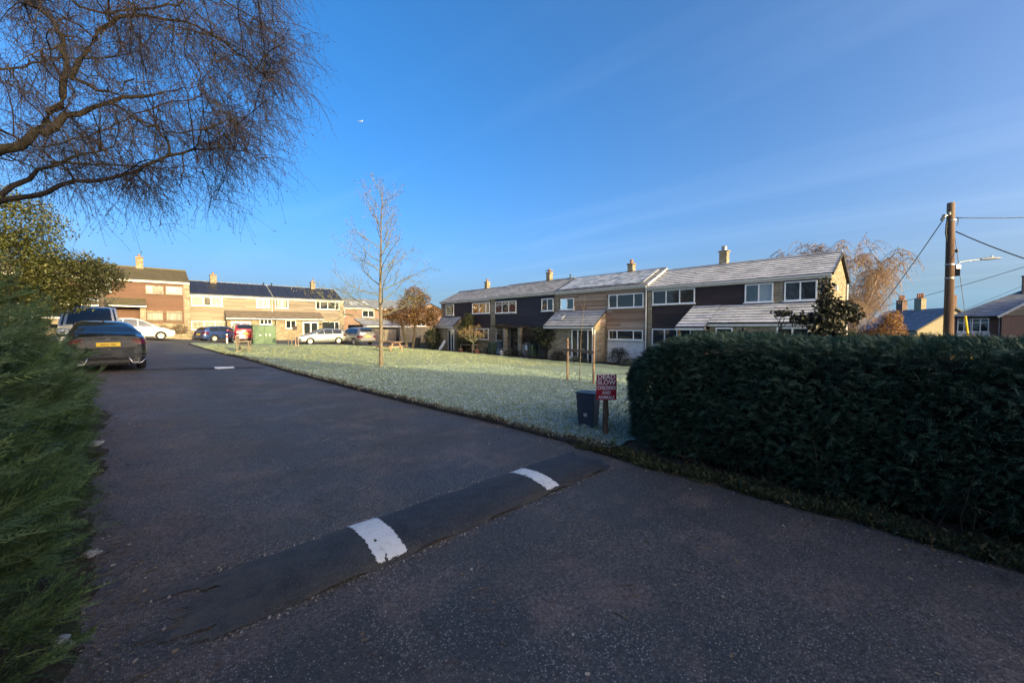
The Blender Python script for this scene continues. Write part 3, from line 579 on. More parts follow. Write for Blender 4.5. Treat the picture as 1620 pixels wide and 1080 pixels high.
# ---------------------------------------------------------------- RIGHT TERRACE (front wall on x = 22.8, facing the lawn)
XW, XR, XB = 22.8, 25.05, 27.3
TG = 'terraced houses along the right side of the lawn'
def right_house(y0, y1, ze, label, roofmat, ridge=1.08, base=-.85, gable0=False, gable1=False, ov0=0.0, ov1=0.0, skip_roof=False):
    h = empty('terraced_house', (XW, (y0 + y1) / 2, base), label, 'house', TG); F = Facade(h, 'x', XW)
    zr = ze + ridge
    b = B(); b.prism([(XW, y0, base), (XB, y0, base), (XB, y0, ze - .12), (XR, y0, zr - .16), (XW, y0, ze - .12)], (0, y1 - y0, 0)); b.build('wall', MAT['stone'], h)
    sl = ridge / (XR - XW); xo = .28
    tiled(h, (XW - xo, y0 - ov0, ze - sl * xo), (XW - xo, y1 + ov1, ze - sl * xo), (XR, y1 + ov1, zr), (XR, y0 - ov0, zr), roofmat)
    tiled(h, (XB + xo, y1 + ov1, ze - sl * xo), (XB + xo, y0 - ov0, ze - sl * xo), (XR, y0 - ov0, zr), (XR, y1 + ov1, zr), roofmat)
    b = B(); b.tube([(XR, y0 - ov0, zr + .02), (XR, y1 + ov1, zr + .02)], .09, 8); b.build('ridge_tiles', MAT['tile_light_frost'], h, smooth='auto')
    gutter(F, y0 - ov0 * .5, y1, xo + .02, ze - sl * xo + .0)
    if gable0 or ov0:
        for (xa, xb) in ((XW - xo, XR), (XB + xo, XR)):
            b = B(); b.bar((xa, y0 - ov0 - .015, ze - sl * xo - .03), (xb, y0 - ov0 - .015, zr - .03), .03, .12, up=(0, 0, 1)); b.build('barge_board', MAT['tile_dark'] if gable0 else MAT['fascia'], h)
    return h, F, zr
def lean_to(h, F, s0, s1, top, eave_z, out, mat, front=None, base=-.85, wall_mat=None, side_mat=None, wall_s=None, wd=None, fascia=True):
    tiled(h, F.P(s0, out, eave_z), F.P(s1, out, eave_z), F.P(s1, .02, top), F.P(s0, .02, top), mat, name='porch_roof', course=.30, slab=.08)
    if fascia: F.part('porch_fascia', MAT['fascia'], s0 - .03, s1 + .03, out - .06, out - .03, eave_z - .17, eave_z - .01)
    if wd:
        w0, w1 = wall_s or (s0, s1); sl = (top - eave_z) / out; zt = eave_z + sl * (out - wd) - .1
        b = B(); b.prism([F.P(w0, 0, base), F.P(w0, wd, base), F.P(w0, wd, zt), F.P(w0, 0, top - .1)], Vector(F.P(w1, 0, 0)) - Vector(F.P(w0, 0, 0))); b.build('porch_wall', wall_mat or MAT['stone_big'], h)
# H1: nearest, dark umber cladding, big stone gable
h, F, zr = right_house(3.2, 12.05, 4.22, 'nearest terraced house with sunlit stone gable, dark umber boards and long frosted lean-to', MAT['tile_frost'], gable0=True, ov0=.10, ov1=.0)
win1 = [(9.21, 11.75, 3.0, 3.86), (5.42, 6.68, 2.9, 3.84), (3.68, 4.96, 2.9, 3.83)]
F.boards(3.66, 4.99, 2.5, 4.0, MAT['umber_board'], holes=[win1[2]]); F.boards(5.45, 11.78, 1.55, 4.02, MAT['umber_board'], holes=win1[:2] )
F.part('stone_pier', MAT['stone_big'], 3.2, 3.64, -.01, .06, -.85, 4.06); F.part('stone_pier', MAT['stone_big'], 5.0, 5.43, -.01, .06, 2.4, 4.06); F.part('stone_pier', MAT['stone_big'], 11.80, 12.05, -.01, .06, -.85, 4.06)
F.window(*win1[0], cols=(1, 1, 1)); F.window(*win1[1], cols=(1, 1), style='blind'); F.window(*win1[2], cols=(1, 1))
F.window(9.4, 11.75, .55, 1.55, cols=(1, 1, 1)); F.part('render_panel', MAT['render'], 9.4, 11.75, 0, .04, -.85, .5)
lean_to(h, F, 7.82, 9.30, 2.84, 1.66, 2.28, MAT['tile_frost'], wd=None)
lean_to(h, F, 3.3, 7.8, 2.82, 1.86, 1.92, MAT['tile_frost'], wall_s=(3.3, 7.75), wd=1.8, wall_mat=MAT['stone'])
F2 = Facade(h, 'x', XW - 1.8); F2.window(6.66, 7.44, .7, 1.62, cols=(1,), d=.02); F2.window(3.63, 4.84, .7, 1.64, cols=(1, 1), d=.02)
b = B(); b.lathe([(0, 0), (.07, 0), (.09, .1), (.07, .2), (0, .22)], F2.P(6.15, .12, 1.42), n=10); b.build('wall_lantern', MAT['black'], h, smooth='auto')
F2.part('porch_screen', MAT['brownframe'], 7.8, 7.86, -1.75, .3, -.85, 1.5); F2.part('porch_post', MAT['brownframe'], 9.2, 9.26, .2, .3, -.85, 1.5)
chimney(h, XR + .15, 8.55, zr - .3, zr + .78, .42, .42); b = B(); b.lathe([(0, zr + .86), (.16, zr + .86), (.15, zr + 1.05), (.17, zr + 1.12), (0, zr + 1.13)], (XR + .15, 8.55, 0), n=12); b.build('chimney_cowl', MAT['metal'], h, smooth='auto')
b = B(); b.tube([(XB - .02, 3.14, 3.9), (XB - .02, 3.12, -.8)], .04, 8); b.build('soil_pipe', MAT['grey_pipe'], h, smooth='auto')
b = B(); b.box(23.7, 23.95, 3.08, 3.2, 3.35, 3.6); b.build('alarm_box', MAT['fascia'], h, bevel=.02)
# H2: cedar boards, solar panels
h, F, zr = right_house(12.1, 19.45, 4.40, 'weathered cedar-clad terraced house with solar panels and black front door', MAT['tile_light_frost'], ov0=.12)
win2 = [(12.34, 14.87, 2.9, 3.8), (17.78, 19.06, 2.92, 3.76)]
F.boards(12.25, 15.05, 1.5, 4.16, MAT['cedar'], bh=.115, holes=[win2[0]]); F.boards(15.05, 19.2, 2.6, 4.16, MAT['cedar'], bh=.115, holes=[win2[1]])
F.part('stone_pier', MAT['stone_big'], 12.12, 12.24, -.01, .05, -.85, 4.2); F.part('stone_pier', MAT['stone_big'], 19.2, 19.45, -.01, .06, -.85, 4.2)
F.window(*win2[0], cols=(1, 2, 1)); F.window(*win2[1], cols=(1, 1), style='blind'); F.window(12.35, 14.85, .82, 1.46, cols=(1, 2, 1)); F.part('render_panel', MAT['render'], 12.3, 14.95, 0, .04, -.85, .76)
lean_to(h, F, 15.05, 19.49, 2.81, 1.72, 1.5, MAT['tile_light_frost'], wall_s=(15.2, 19.4), wd=1.1)
b = B(); 
for i in range(9):
    z = 1.72 + i * .118; dd = 1.45 * (1 - (z + .06 - 1.72) / 1.09)
    if dd > .05: b.box(XW - dd, XW, 15.1, 15.16 + .004 * (i % 2), z, z + .112)
b.build('cheek_cladding', MAT['cedar'], h, kind='stuff')
F2 = Facade(h, 'x', XW - 1.1); fr = B()
for s in (15.2, 15.72, 16.55, 17.06): F2.box(fr, s, s + .07, .0, .07, -.75, 1.42)
F2.box(fr, 15.2, 17.13, .001, .072, 1.42, 1.49); F2.part('lintel_board', MAT['brownframe'], 15.2, 17.2, 0, .05, 1.5, 1.63)
dw = fr.build('door_frame', MAT['upvc'], h)
for s0, s1 in ((15.27, 15.72), (16.62, 17.06)): F2.part('pane', MAT['glass'], s0, s1, .02, .03, -.7, 1.42, parent=dw)
dr = F2.part('front_door', MAT['door_black'], 15.79, 16.55, .01, .05, -.75, 1.42, bevel=.01); F2.part('letterbox', MAT['metal'], 16.02, 16.32, .05, .06, .12, .19, parent=dr); F2.part('door_glazing', MAT['glass'], 16.08, 16.26, .05, .056, .6, 1.2, parent=dr)
downpipe(F2, 15.12, .35, -.85, 1.6); downpipe(F, 12.1, .14, -.85, 4.2)
chimney(h, XR + .1, 14.6, zr - .3, zr + .55, .40, .40)
def on_right_slope(s0, s1, f0, f1, ze, lift): # rectangle on the front slope; f = fraction from eave to ridge
    sl = 1.08 / (XR - XW); pt = lambda s, f: (XW - .28 + f * (XR - XW + .28), s, ze - sl * .28 + f * (1.08 + sl * .28))
    n = Vector((-sl, 0, 1)).normalized() * lift
    return [tuple(Vector(pt(s, f)) + n) for s, f in ((s0, f0), (s1, f0), (s1, f1), (s0, f1))]
for i in range(7):
    for j in range(2):
        q = on_right_slope(12.35 + i * .98, 12.35 + i * .98 + .96, .06 + j * .43, .06 + j * .43 + .42, 4.40, .07); b = B(); b.prism(q, (-.02, 0, .04)); b.build('solar_panel', MAT['solar_frost'], h)
q = [F.P(18.2, .98, 2.1 + .06), F.P(18.85, .98, 2.1 + .06), F.P(18.85, .45, 2.49 + .06), F.P(18.2, .45, 2.49 + .06)]; b = B(); b.prism(q, (-.02, 0, .03)); b.build('roof_window', MAT['solar_frost'], h)
# H3: black boards, porch posts with climbers
h, F, zr = right_house(19.5, 27.2, 4.44, 'black-boarded terraced house with arched curtains upstairs and climber-covered porch', MAT['tile_light_frost'])
win3 = [(23.86, 26.55, 2.87, 3.88), (19.75, 20.96, 2.89, 3.85)]
F.boards(19.72, 26.62, 1.62, 4.2, MAT['dark_board'], bh=.16, holes=win3)
F.part('stone_pier', MAT['stone_big'], 26.64, 27.2, -.01, .07, -.85, 4.24)
w = F.window(*win3[0], cols=(1, 1, 1)); F.window(*win3[1], cols=(1, 1))
for i in range(3):
    s = 24.35 + i * .86; b = B(); pts = [F.P(s + .36 * math.cos(PI * k / 8), .082, 3.52 + .22 * math.sin(PI * k / 8)) for k in range(9)]; pin = [F.P(s + .30 * math.cos(PI * k / 8), .082, 3.48 + .12 * math.sin(PI * k / 8)) for k in range(9)]
    b.add(pts + pin, [(k, k + 1, 10 + k, 9 + k) for k in range(8)]); b.build('pelmet_curtain', MAT['curtain'], w)
F.window(21.04, 21.53, .78, 1.34, d=.02); F.window(25.58, 26.47, .45, 1.15, d=.03); F.part('render_panel', plain('pale_blue_panel', (.42, .50, .56), .7, bump=.1), 25.5, 26.5, 0, .03, -.85, .38)
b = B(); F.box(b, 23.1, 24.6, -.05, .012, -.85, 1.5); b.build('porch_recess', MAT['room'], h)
for s in (22.95, 24.75): F.part('porch_post', MAT['stone_big'], s - .14, s + .14, .35, .62, -.85, 1.6)
F.part('porch_beam', MAT['umber_board'], 22.7, 25.0, .02, .66, 1.6, 1.78); dr = F.part('front_door', MAT['brownframe'], 23.3, 24.2, .02, .06, -.8, 1.3); F.part('door_glazing', MAT['glass'], 23.45, 24.05, .06, .066, .2, 1.1, parent=dr)
chimney(h, XR + .1, 22.3, zr - .3, zr + .68, .40, .40); b = B(); b.box(XR - .16, XR + .36, 22.04, 22.56, zr + .9, zr + .94); b.build('chimney_slab', MAT['metal'], h)
b = B(); b.lathe([(0, zr), (.05, zr), (.05, zr + .25), (.08, zr + .26), (.08, zr + .34), (0, zr + .36)], (XR - .1, 19.9, 0), n=10); b.build('vent_pipe', MAT['black'], h, smooth='auto')
# H4: far end
h, F, zr = right_house(27.2, 35.3, 4.36, 'farthest terraced house of the right row, dark boards and tall evergreen by its door', MAT['tile_light_frost'])
win4 = [(32.97, 34.4, 2.85, 3.94), (27.32, 29.92, 2.9, 3.9)]
F.boards(27.25, 34.5, 1.6, 4.14, MAT['umber_board'], bh=.16, holes=win4); F.part('stone_pier', MAT['stone_big'], 34.53, 35.3, -.01, .06, -.85, 4.2)
F.window(*win4[0], style='curtain', cur=[(.3, 1)]); F.window(*win4[1], cols=(1, 2, 2), style='curtain', cur=[(0, .25), (.4, 1)]); F.window(27.5, 30.0, .5, 1.5, cols=(1, 2, 1))
lean_to(h, F, 31.7, 35.3, 2.66, 1.72, 1.15, MAT['tile_light_frost'], wall_s=(31.8, 35.2), wd=.9); F2 = Facade(h, 'x', XW - .9)
dw = F2.part('door_frame', MAT['upvc'], 31.72, 32.72, .0, .06, -.8, 1.46); F2.part('pane', MAT['glass'], 31.8, 32.12, .06, .068, -.7, 1.38, parent=dw); F2.part('pane', MAT['glass'], 32.24, 32.64, .06, .068, -.7, 1.38, parent=dw)
chimney(h, XR + .1, 30.6, zr - .3, zr + .66, .40, .40)

# ---------------------------------------------------------------- FAR TERRACE (front wall on y = 53, facing us) and the brown house
YW = 53.0; LG = 'pale terraced houses across the far end'
def far_house(x0, x1, ze, label, base=0.0, yw=YW, ridge=1.55, dep=6.4, roofmat=None, group=LG, wall=None, right_gable=False):
    h = empty('terraced_house', ((x0 + x1) / 2, yw, base), label, 'house', group); F = Facade(h, 'y', yw); yr, yb = yw + dep / 2, yw + dep; zr = ze + ridge; xo = .3; sl = ridge / (dep / 2)
    b = B(); b.prism([(x0, yw, base - .4), (x0, yb, base - .4), (x0, yb, ze - .1), (x0, yr, zr - .16), (x0, yw, ze - .1)], (x1 - x0, 0, 0)); b.build('wall', wall or MAT['stone'], h)
    tiled(h, (x1, yw - xo, ze - sl * xo), (x0, yw - xo, ze - sl * xo), (x0, yr, zr), (x1, yr, zr), roofmat, course=.34, tw=.4); tiled(h, (x0, yb + xo, ze - sl * xo), (x1, yb + xo, ze - sl * xo), (x1, yr, zr), (x0, yr, zr), roofmat, course=.34, tw=.4)
    b = B(); b.tube([(x0, yr, zr + .02), (x1, yr, zr + .02)], .09, 8); b.build('ridge_tiles', roofmat, h, smooth='auto')
    gutter(F, x0, x1, xo + .02, ze - sl * xo)
    return h, F, zr
def solar_row(h, x0, x1, n, ze, yw, dep, ridge, mat, rows=2, f0=.05, f1=.98):
    sl = ridge / (dep / 2); pt = lambda s, f: (s, yw - .3 + f * (dep / 2 + .3), ze - sl * .3 + f * (ridge + sl * .3)); nn = Vector((0, -sl, 1)).normalized() * .06
    for i in range(n):
        for j in range(rows):
            a = x0 + (x1 - x0) * i / n; c = x0 + (x1 - x0) * (i + 1) / n - .03; fa = f0 + (f1 - f0) * j / rows; fb = f0 + (f1 - f0) * (j + 1) / rows - .012
            q = [tuple(Vector(pt(s, f)) + nn) for s, f in ((a, fa), (c, fa), (c, fb), (a, fb))]; b = B(); b.prism(q, (0, -.02, .03)); b.build('solar_panel', mat, h)
h, F, zr = far_house(3.35, 10.95, 5.2, 'left pale-boarded far house behind blue and red cars', roofmat=MAT['slate'], base=.0)
wl = [(3.48, 6.15, 3.92, 4.86), (9.28, 10.62, 3.9, 4.86)]
F.boards(3.4, 10.9, 2.75, 5.0, MAT['pale_board'], bh=.16, holes=wl); F.boards(3.4, 6.6, 1.1, 2.75, MAT['pale_board'], bh=.16, holes=[(3.42, 6.6, 1.35, 2.3)])
F.window(*wl[0], cols=(3, 2, 3), style='curtain', cur=[(0, .42), (.62, 1)]); F.window(*wl[1], cols=(1, 1), style='curtain'); F.window(3.45, 6.5, 1.36, 2.28, cols=(1, 1, 1), style='curtain')
lean_to(h, F, 6.3, 10.95, 3.5, 2.68, 1.5, MAT['tile_brown'], base=-.3, wall_s=(6.4, 10.9), wd=1.0, wall_mat=MAT['stone']); F2 = Facade(h, 'y', YW - 1.0)
g = F2.part('garage_door', MAT['upvc'], 6.75, 8.55, .0, .03, -.2, 2.28); F2.part('door_head', MAT['brownframe'], 6.65, 8.7, .03, .09, 2.28, 2.42); F2.part('pane', MAT['glass'], 6.9, 7.6, .03, .04, 1.5, 2.05, parent=g); F2.part('pane', MAT['glass'], 7.75, 8.45, .03, .04, 1.5, 2.05, parent=g)
F2.window(9.4, 10.6, 1.95, 2.56, cols=(1, 1, 1), d=.02); solar_row(h, 3.4, 10.9, 9, 5.2, YW, 6.4, 1.55, MAT['solar'])
chimney(h, 5.7, YW + 3.0, zr - .5, zr + .75, .6, .55); b = B(); b.lathe([(0, zr - .4), (.05, zr - .4), (.05, zr + .15), (.09, zr + .16), (.09, zr + .28), (0, zr + .3)], (10.55, YW + 2.6, 0), n=8); b.build('vent_pipe', MAT['black'], h)
downpipe(F, 10.85, .05, 2.8, 5.0, MAT['fascia'])
h, F, zr = far_house(10.95, 19.05, 5.2, 'right pale far house with white sliding door, speckled by tree shade', roofmat=MAT['slate'], base=-.1)
wl = [(11.18, 12.55, 3.88, 4.9), (15.63, 18.5, 3.9, 4.88)]
F.boards(11.0, 18.5, 2.6, 5.0, MAT['grey_board'], bh=.16, holes=wl); F.window(*wl[0], cols=(1, 1), style='curtain', cur=[(.1, .9)]); F.window(*wl[1], cols=(1, 2, 2, 1)); F.window(16.25, 18.45, 1.38, 2.34, cols=(3, 1))
F.part('render_panel', MAT['render'], 16.25, 18.45, 0, .03, -.4, 1.3); F.part('stone_pier', MAT['stone_big'], 18.55, 19.05, -.01, .06, -.5, 4.98)
lean_to(h, F, 10.97, 16.15, 3.5, 2.68, 1.5, MAT['tile_brown'], base=-.3, wall_s=(11.0, 16.1), wd=1.0, wall_mat=MAT['stone']); F2 = Facade(h, 'y', YW - 1.0)
F2.window(12.0, 13.1, 1.5, 2.45, cols=(1, 1), d=.02); sd = F2.part('sliding_door', MAT['upvc'], 13.85, 15.6, 0, .05, -.1, 2.3)
for s in (13.98, 14.8): F2.part('pane', MAT['glass'], s, s + .68, .05, .058, .1, 2.15, parent=sd)
b = B(); b.lathe([(0, 0), (.08, 0), (.1, .12), (.08, .24), (0, .26)], F2.P(15.85, .14, 1.9), n=10); b.build('wall_lantern', MAT['black'], h, smooth='auto')
solar_row(h, 11.05, 18.9, 9, 5.2, YW, 6.4, 1.55, MAT['solar']); chimney(h, 16.2, YW + 3.0, zr - .5, zr + .75, .5, .5)
b = B(); b.lathe([(0, zr - .4), (.05, zr - .4), (.05, zr + .15), (.09, zr + .16), (.09, zr + .28), (0, zr + .3)], (11.4, YW + 2.6, 0), n=8); b.build('vent_pipe', MAT['black'], h)
# brown house, one storey step nearer
YB = 50.0
h, F, zr = far_house(-9.6, 3.2, 6.1, 'red-brown boarded house with mossy roof and curtained windows at far left', roofmat=MAT['tile_moss'], base=.75, yw=YB, ridge=1.45, dep=8.2, group=LG)
wl = [(.03, 1.29, 4.75, 5.56), (1.42, 2.69, 4.75, 5.56), (.04, 1.2, 2.3, 3.06), (1.42, 2.6, 2.3, 3.06), (-3.6, -2.2, 4.75, 5.5)]
F.boards(-9.5, 2.72, 2.0, 5.9, MAT['red_board'], bh=.17, holes=wl); F.part('stone_pier', MAT['stone_big'], 2.79, 3.2, -.01, .08, .3, 5.88); F.part('plinth', MAT['stone'], -.1, 2.79, 0, .06, .3, 2.0)
F.part('corner_trim', MAT['brownframe'], 2.70, 2.79, 0, .1, .9, 5.85)
F.window(*wl[0], frame=MAT['brownframe'], fw=.05, style='curtain', cur=[(0, .36)]); F.window(*wl[1], frame=MAT['brownframe'], fw=.05, style='curtain'); F.window(*wl[2], frame=MAT['brownframe'], fw=.05, style='curtain'); F.window(*wl[3], frame=MAT['brownframe'], fw=.05, style='curtain')
F.window(*wl[4], cols=(1, 1), style='curtain')
lean_to(h, F, -8.5, .03, 4.3, 3.62, 1.35, MAT['tile_moss'], base=.4, wall_s=(-8.4, -4.3), wd=1.0, wall_mat=MAT['stone'])
F.part('brick_pillar', MAT['stone_big'], -.38, .0, .6, 1.0, .5, 3.5); F.part('porch_lining', MAT['red_board'], -4.3, -.4, .03, .08, .6, 3.5)
q = [F.P(-3.75, 1.0, 3.80 + .06), F.P(-2.7, 1.0, 3.80 + .06), F.P(-2.7, .45, 4.075 + .06), F.P(-3.75, .45, 4.075 + .06)]; b = B(); b.prism(q, (0, -.02, .05)); b.build('roof_window', MAT['solar_frost'], h)
F2 = Facade(h, 'y', YB - 1.0); F2.window(-6.2, -5.0, 2.4, 3.3, cols=(1, 1), d=.02, style='blind'); F2.window(-7.8, -6.6, 2.4, 3.3, cols=(1, 1), d=.02, style='blind')
chimney(h, -.34, YB + 4.0, zr - .4, zr + .95, .55, .55)
# low stone wall in front of the brown house
b = B(); b.box(.6, 3.5, 48.2, 48.55, .2, 1.0); w = b.build('garden_wall', MAT['stone'], None, label='low honey-stone wall in front of the red-brown house', cat='wall')

# ---------------------------------------------------------------- house and garages in the gap between the rows
h = empty('slate_roofed_house', (24, 66, -.3), 'shaded house with slate roof and solar panel seen in the gap between rows', 'house'); F = Facade(h, 'y', 64.0)
b = B(); b.prism([(20.2, 64, -1), (20.2, 71, -1), (20.2, 71, 4.9), (20.2, 67.5, 6.4), (20.2, 64, 4.9)], (15, 0, 0)); b.build('wall', MAT['brick'], h)
tiled(h, (35.4, 63.6, 4.75), (19.9, 63.6, 4.75), (19.9, 67.5, 6.5), (35.4, 67.5, 6.5), MAT['slate'], course=.4, tw=.5); gutter(F, 20, 35.3, .4, 4.75)
F.window(21.2, 23.2, 3.3, 4.4, cols=(1, 1)); F.window(26, 28, 3.3, 4.4, cols=(1, 1)); F.window(31, 33, 3.3, 4.4, cols=(1, 1)); solar_row(h, 24, 27.6, 3, 4.9, 64, 7, 1.5, MAT['solar_frost'], rows=1, f0=.3, f1=.75)
chimney(h, 22.3, 67.2, 6.2, 7.3, .8, .6)
g = empty('garage', (23.0, 48, -.3), 'dark garage with pale frosted sloping roof behind the grey car', 'garage'); F = Facade(g, 'y', 49.0)
b = B(); b.box(20.0, 26.2, 49, 54, -.8, 1.95); b.build('wall', MAT['dark_board'], g); tiled(g, (26.4, 48.4, 1.85), (19.8, 48.4, 1.85), (19.8, 51.5, 2.75), (26.4, 51.5, 2.75), MAT['tile_light_frost'], course=.4, tw=.5)
for s in (20.2, 23.2): F.part('garage_door', MAT['black'], s, s + 2.5, 0, .05, -.6, 1.6)
F.part('fascia', MAT['fascia'], 19.8, 26.4, .55, .58, 1.66, 1.84)
y_ = 45.0
g = empty('boundary_wall', (26, 45, -.5), 'sunlit honey-stone wall behind the two-stemmed brown tree', 'wall'); b = B(); b.box(23.0, 30.5, 45, 45.35, -1, 1.55); b.build('wall', MAT['stone'], g)
b = B(); b.box(22.95, 30.55, 44.95, 45.4, 1.55, 1.63); b.build('coping', MAT['stone_big'], g)
g = empty('fence', (24, 44.4, -.4), 'grey timber fence panels left of the sunlit stone wall', 'fence')
for i in range(9):
    b = B(); x = 20.2 + i * .31; b.box(x, x + .29, 46.0, 46.03 + .01 * (i % 2), -.8, 1.35); b.build('fence_board', MAT['grey_board'], g)
h = empty('brick_house', (33, 58, -.5), 'distant small house with pinkish frosted roof beyond the far terrace end', 'house'); F = Facade(h, 'y', 56.0)
b = B(); b.prism([(30, 56, -1), (38, 56, -1), (38, 56, 3.6), (34, 56, 5.4), (30, 56, 3.6)], (0, 9, 0)); b.build('wall', MAT['brick'], h)
tiled(h, (29.7, 65.2, 3.5), (29.7, 55.8, 3.5), (34, 55.8, 5.5), (34, 65.2, 5.5), MAT['tile_light_frost'], course=.4, tw=.5); tiled(h, (38.3, 55.8, 3.5), (38.3, 65.2, 3.5), (34, 65.2, 5.5), (34, 55.8, 5.5), MAT['tile_light_frost'], course=.4, tw=.5)
F.window(31.5, 33, 1.8, 3.0, cols=(1, 1))
# ---------------------------------------------------------------- houses on the right beyond the pole
def T(o, pts): return pts
h = empty('brick_cottage', (90, -2.2, -1.0), 'buff brick gabled house with tall pot-topped chimneys behind the wooden pole', 'house', rz=math.radians(35))
b = B(); b.prism([(0, -4.6, -1), (0, 4.6, -1), (0, 4.6, 2.3), (0, 0, 5.5), (0, -4.6, 2.3)], (14, 0, 0)); b.build('wall', MAT['yellow_brick'], h, local=True)
def tiled_local(h, *a, **k):
    p0 = h.location.copy(); h.location = (0, 0, 0); r = tiled(h, *a, **k); h.location = p0; return r
tiled_local(h, (-.2, 4.9, 2.1), (14, 4.9, 2.1), (14, 0, 5.65), (-.2, 0, 5.65), MAT['slate'], course=.4, tw=.5); tiled_local(h, (14, -4.9, 2.1), (-.2, -4.9, 2.1), (-.2, 0, 5.65), (14, 0, 5.65), MAT['slate'], course=.4, tw=.5)
for s in (1, -1):
    b = B(); b.bar((-.24, s * 4.95, 2.0), (-.24, 0, 5.58), .05, .22); b.build('barge_board', MAT['black'], h, local=True)
p0 = h.location.copy(); h.location = (0, 0, 0)
for cx, mt, w_ in ((.6, MAT['brick'], 1.0), (6.5, MAT['yellow_brick'], 1.5), (10.6, MAT['brick'], 1.5)): chimney(h, cx, .0, 4.9, 7.35 if cx > 1 else 7.4, w_, .7, mt, pots=4 if cx > 1 else 2, pot_h=.85)
b = B(); b.prism([(8.6, 1.2, 3.2), (8.6, 3.0, 3.2), (10.4, 3.0, 3.2), (10.4, 1.2, 3.2)], (0, 0, 1.0)); b.prism([(8.4, 3.2, 4.15), (10.6, 3.2, 4.15), (9.5, 3.2, 5.0)], (0, -2.6, 0)); b.build('dormer', MAT['brick'], h)
h.location = p0
h = empty('brick_bungalow', (58, -6, -.4), 'brick bungalow with blue slate hipped roof and white bay window at right edge', 'bungalow'); F = Facade(h, 'x', 58.0)
b = B(); b.box(58, 68, -16, -1.5, -1.2, 2.7); b.build('wall', MAT['brick'], h)
tiled(h, (57.5, -16.4, 2.66), (57.5, -1.1, 2.66), (63, -6.4, 5.5), (63, -11, 5.5), MAT['slate'], course=.4, tw=.5); tiled(h, (57.5, -1.1, 2.66), (68.5, -1.1, 2.66), (63, -6.4, 5.5), (63, -6.41, 5.5), MAT['slate'], course=.4, tw=.5)
b = B(); b.prism([(57.0, -9, -1.2), (57.0, -4.3, -1.2), (57.0, -4.3, 2.65), (57.0, -6.65, 4.5), (57.0, -9, 2.65)], (4, 0, 0)); b.build('gable_wing', MAT['brick'], h)
b = B()
for i in range(7):
    z = 2.68 + i * .24; w_ = 2.3 * (1 - (i + .5) / 7.4); b.box(56.93 - .01 * (i % 2), 57.0, -6.65 - w_, -6.65 + w_, z, z + .235)
b.build('hung_tiles', MAT['pale_board'], h, kind='stuff')
for s in (1, -1): b = B(); b.bar((56.9, -6.65 + s * 2.6, 2.55), (56.9, -6.65, 4.62), .12, .2); b.build('barge_board', MAT['fascia'], h)
F.window(-3.6, -2.55, 1.2, 2.48, cols=(1, 1), bars=(.68,), d=.25); F.window(-2.5, -1.65, 1.2, 2.48, cols=(1, 1), bars=(.68,), d=.12); F.part('bay_sill', MAT['fascia'], -3.7, -1.6, 0, .28, .75, 1.14)
gutter(F, -16, -1.2, .52, 2.7, mat=MAT['black']); downpipe(F, -4.22, .05, -.8, 2.5); chimney(h, 62, -6.2, 4.5, 6.5, .8, .8, MAT['brick'], pots=2)
# ---------------------------------------------------------------- the bungalow behind the camera whose hipped roof shades the lane
h = empty('hipped_house', (-6, -18, -.2), 'long hip-roofed house standing behind the viewpoint across the lane', 'house'); F = Facade(h, 'y', -26.0)
x0, x1, ya, yb_, ze, zr = -30.0, 12.2, -26.0, -10.0, 3.0, 8.9
b = B(); b.box(x0 + .5, x1 - .5, ya + .5, yb_ - .5, -1, ze); b.build('wall', MAT['brick'], h)
b = B(); A, Bq, Cq, D = (x0, ya, ze), (x1, ya, ze), (x1, yb_, ze), (x0, yb_, ze); r0, r1 = (x0 + 8, -18, zr), (x1 - 8.2, -18, zr)
b.add([A, Bq, Cq, D, r0, r1], [(0, 1, 5, 4), (1, 2, 5), (2, 3, 4, 5), (3, 0, 4), (0, 3, 2, 1)]); b.build('roof', MAT['tile_brown'], h)
F3 = Facade(h, 'y', 0)
class Back(Facade):
    def P(f, s, d, z): return (s, f.wall + d, z)
Fb = Back(h, 'y', yb_ - .5)
for s in (-24, -17, -10, -3, 5): Fb.window(s, s + 1.8, .6, 1.8, cols=(1, 1))
chimney(h, -14, -18, 8.5, 9.9, .8, .8, MAT['brick'], pots=2)
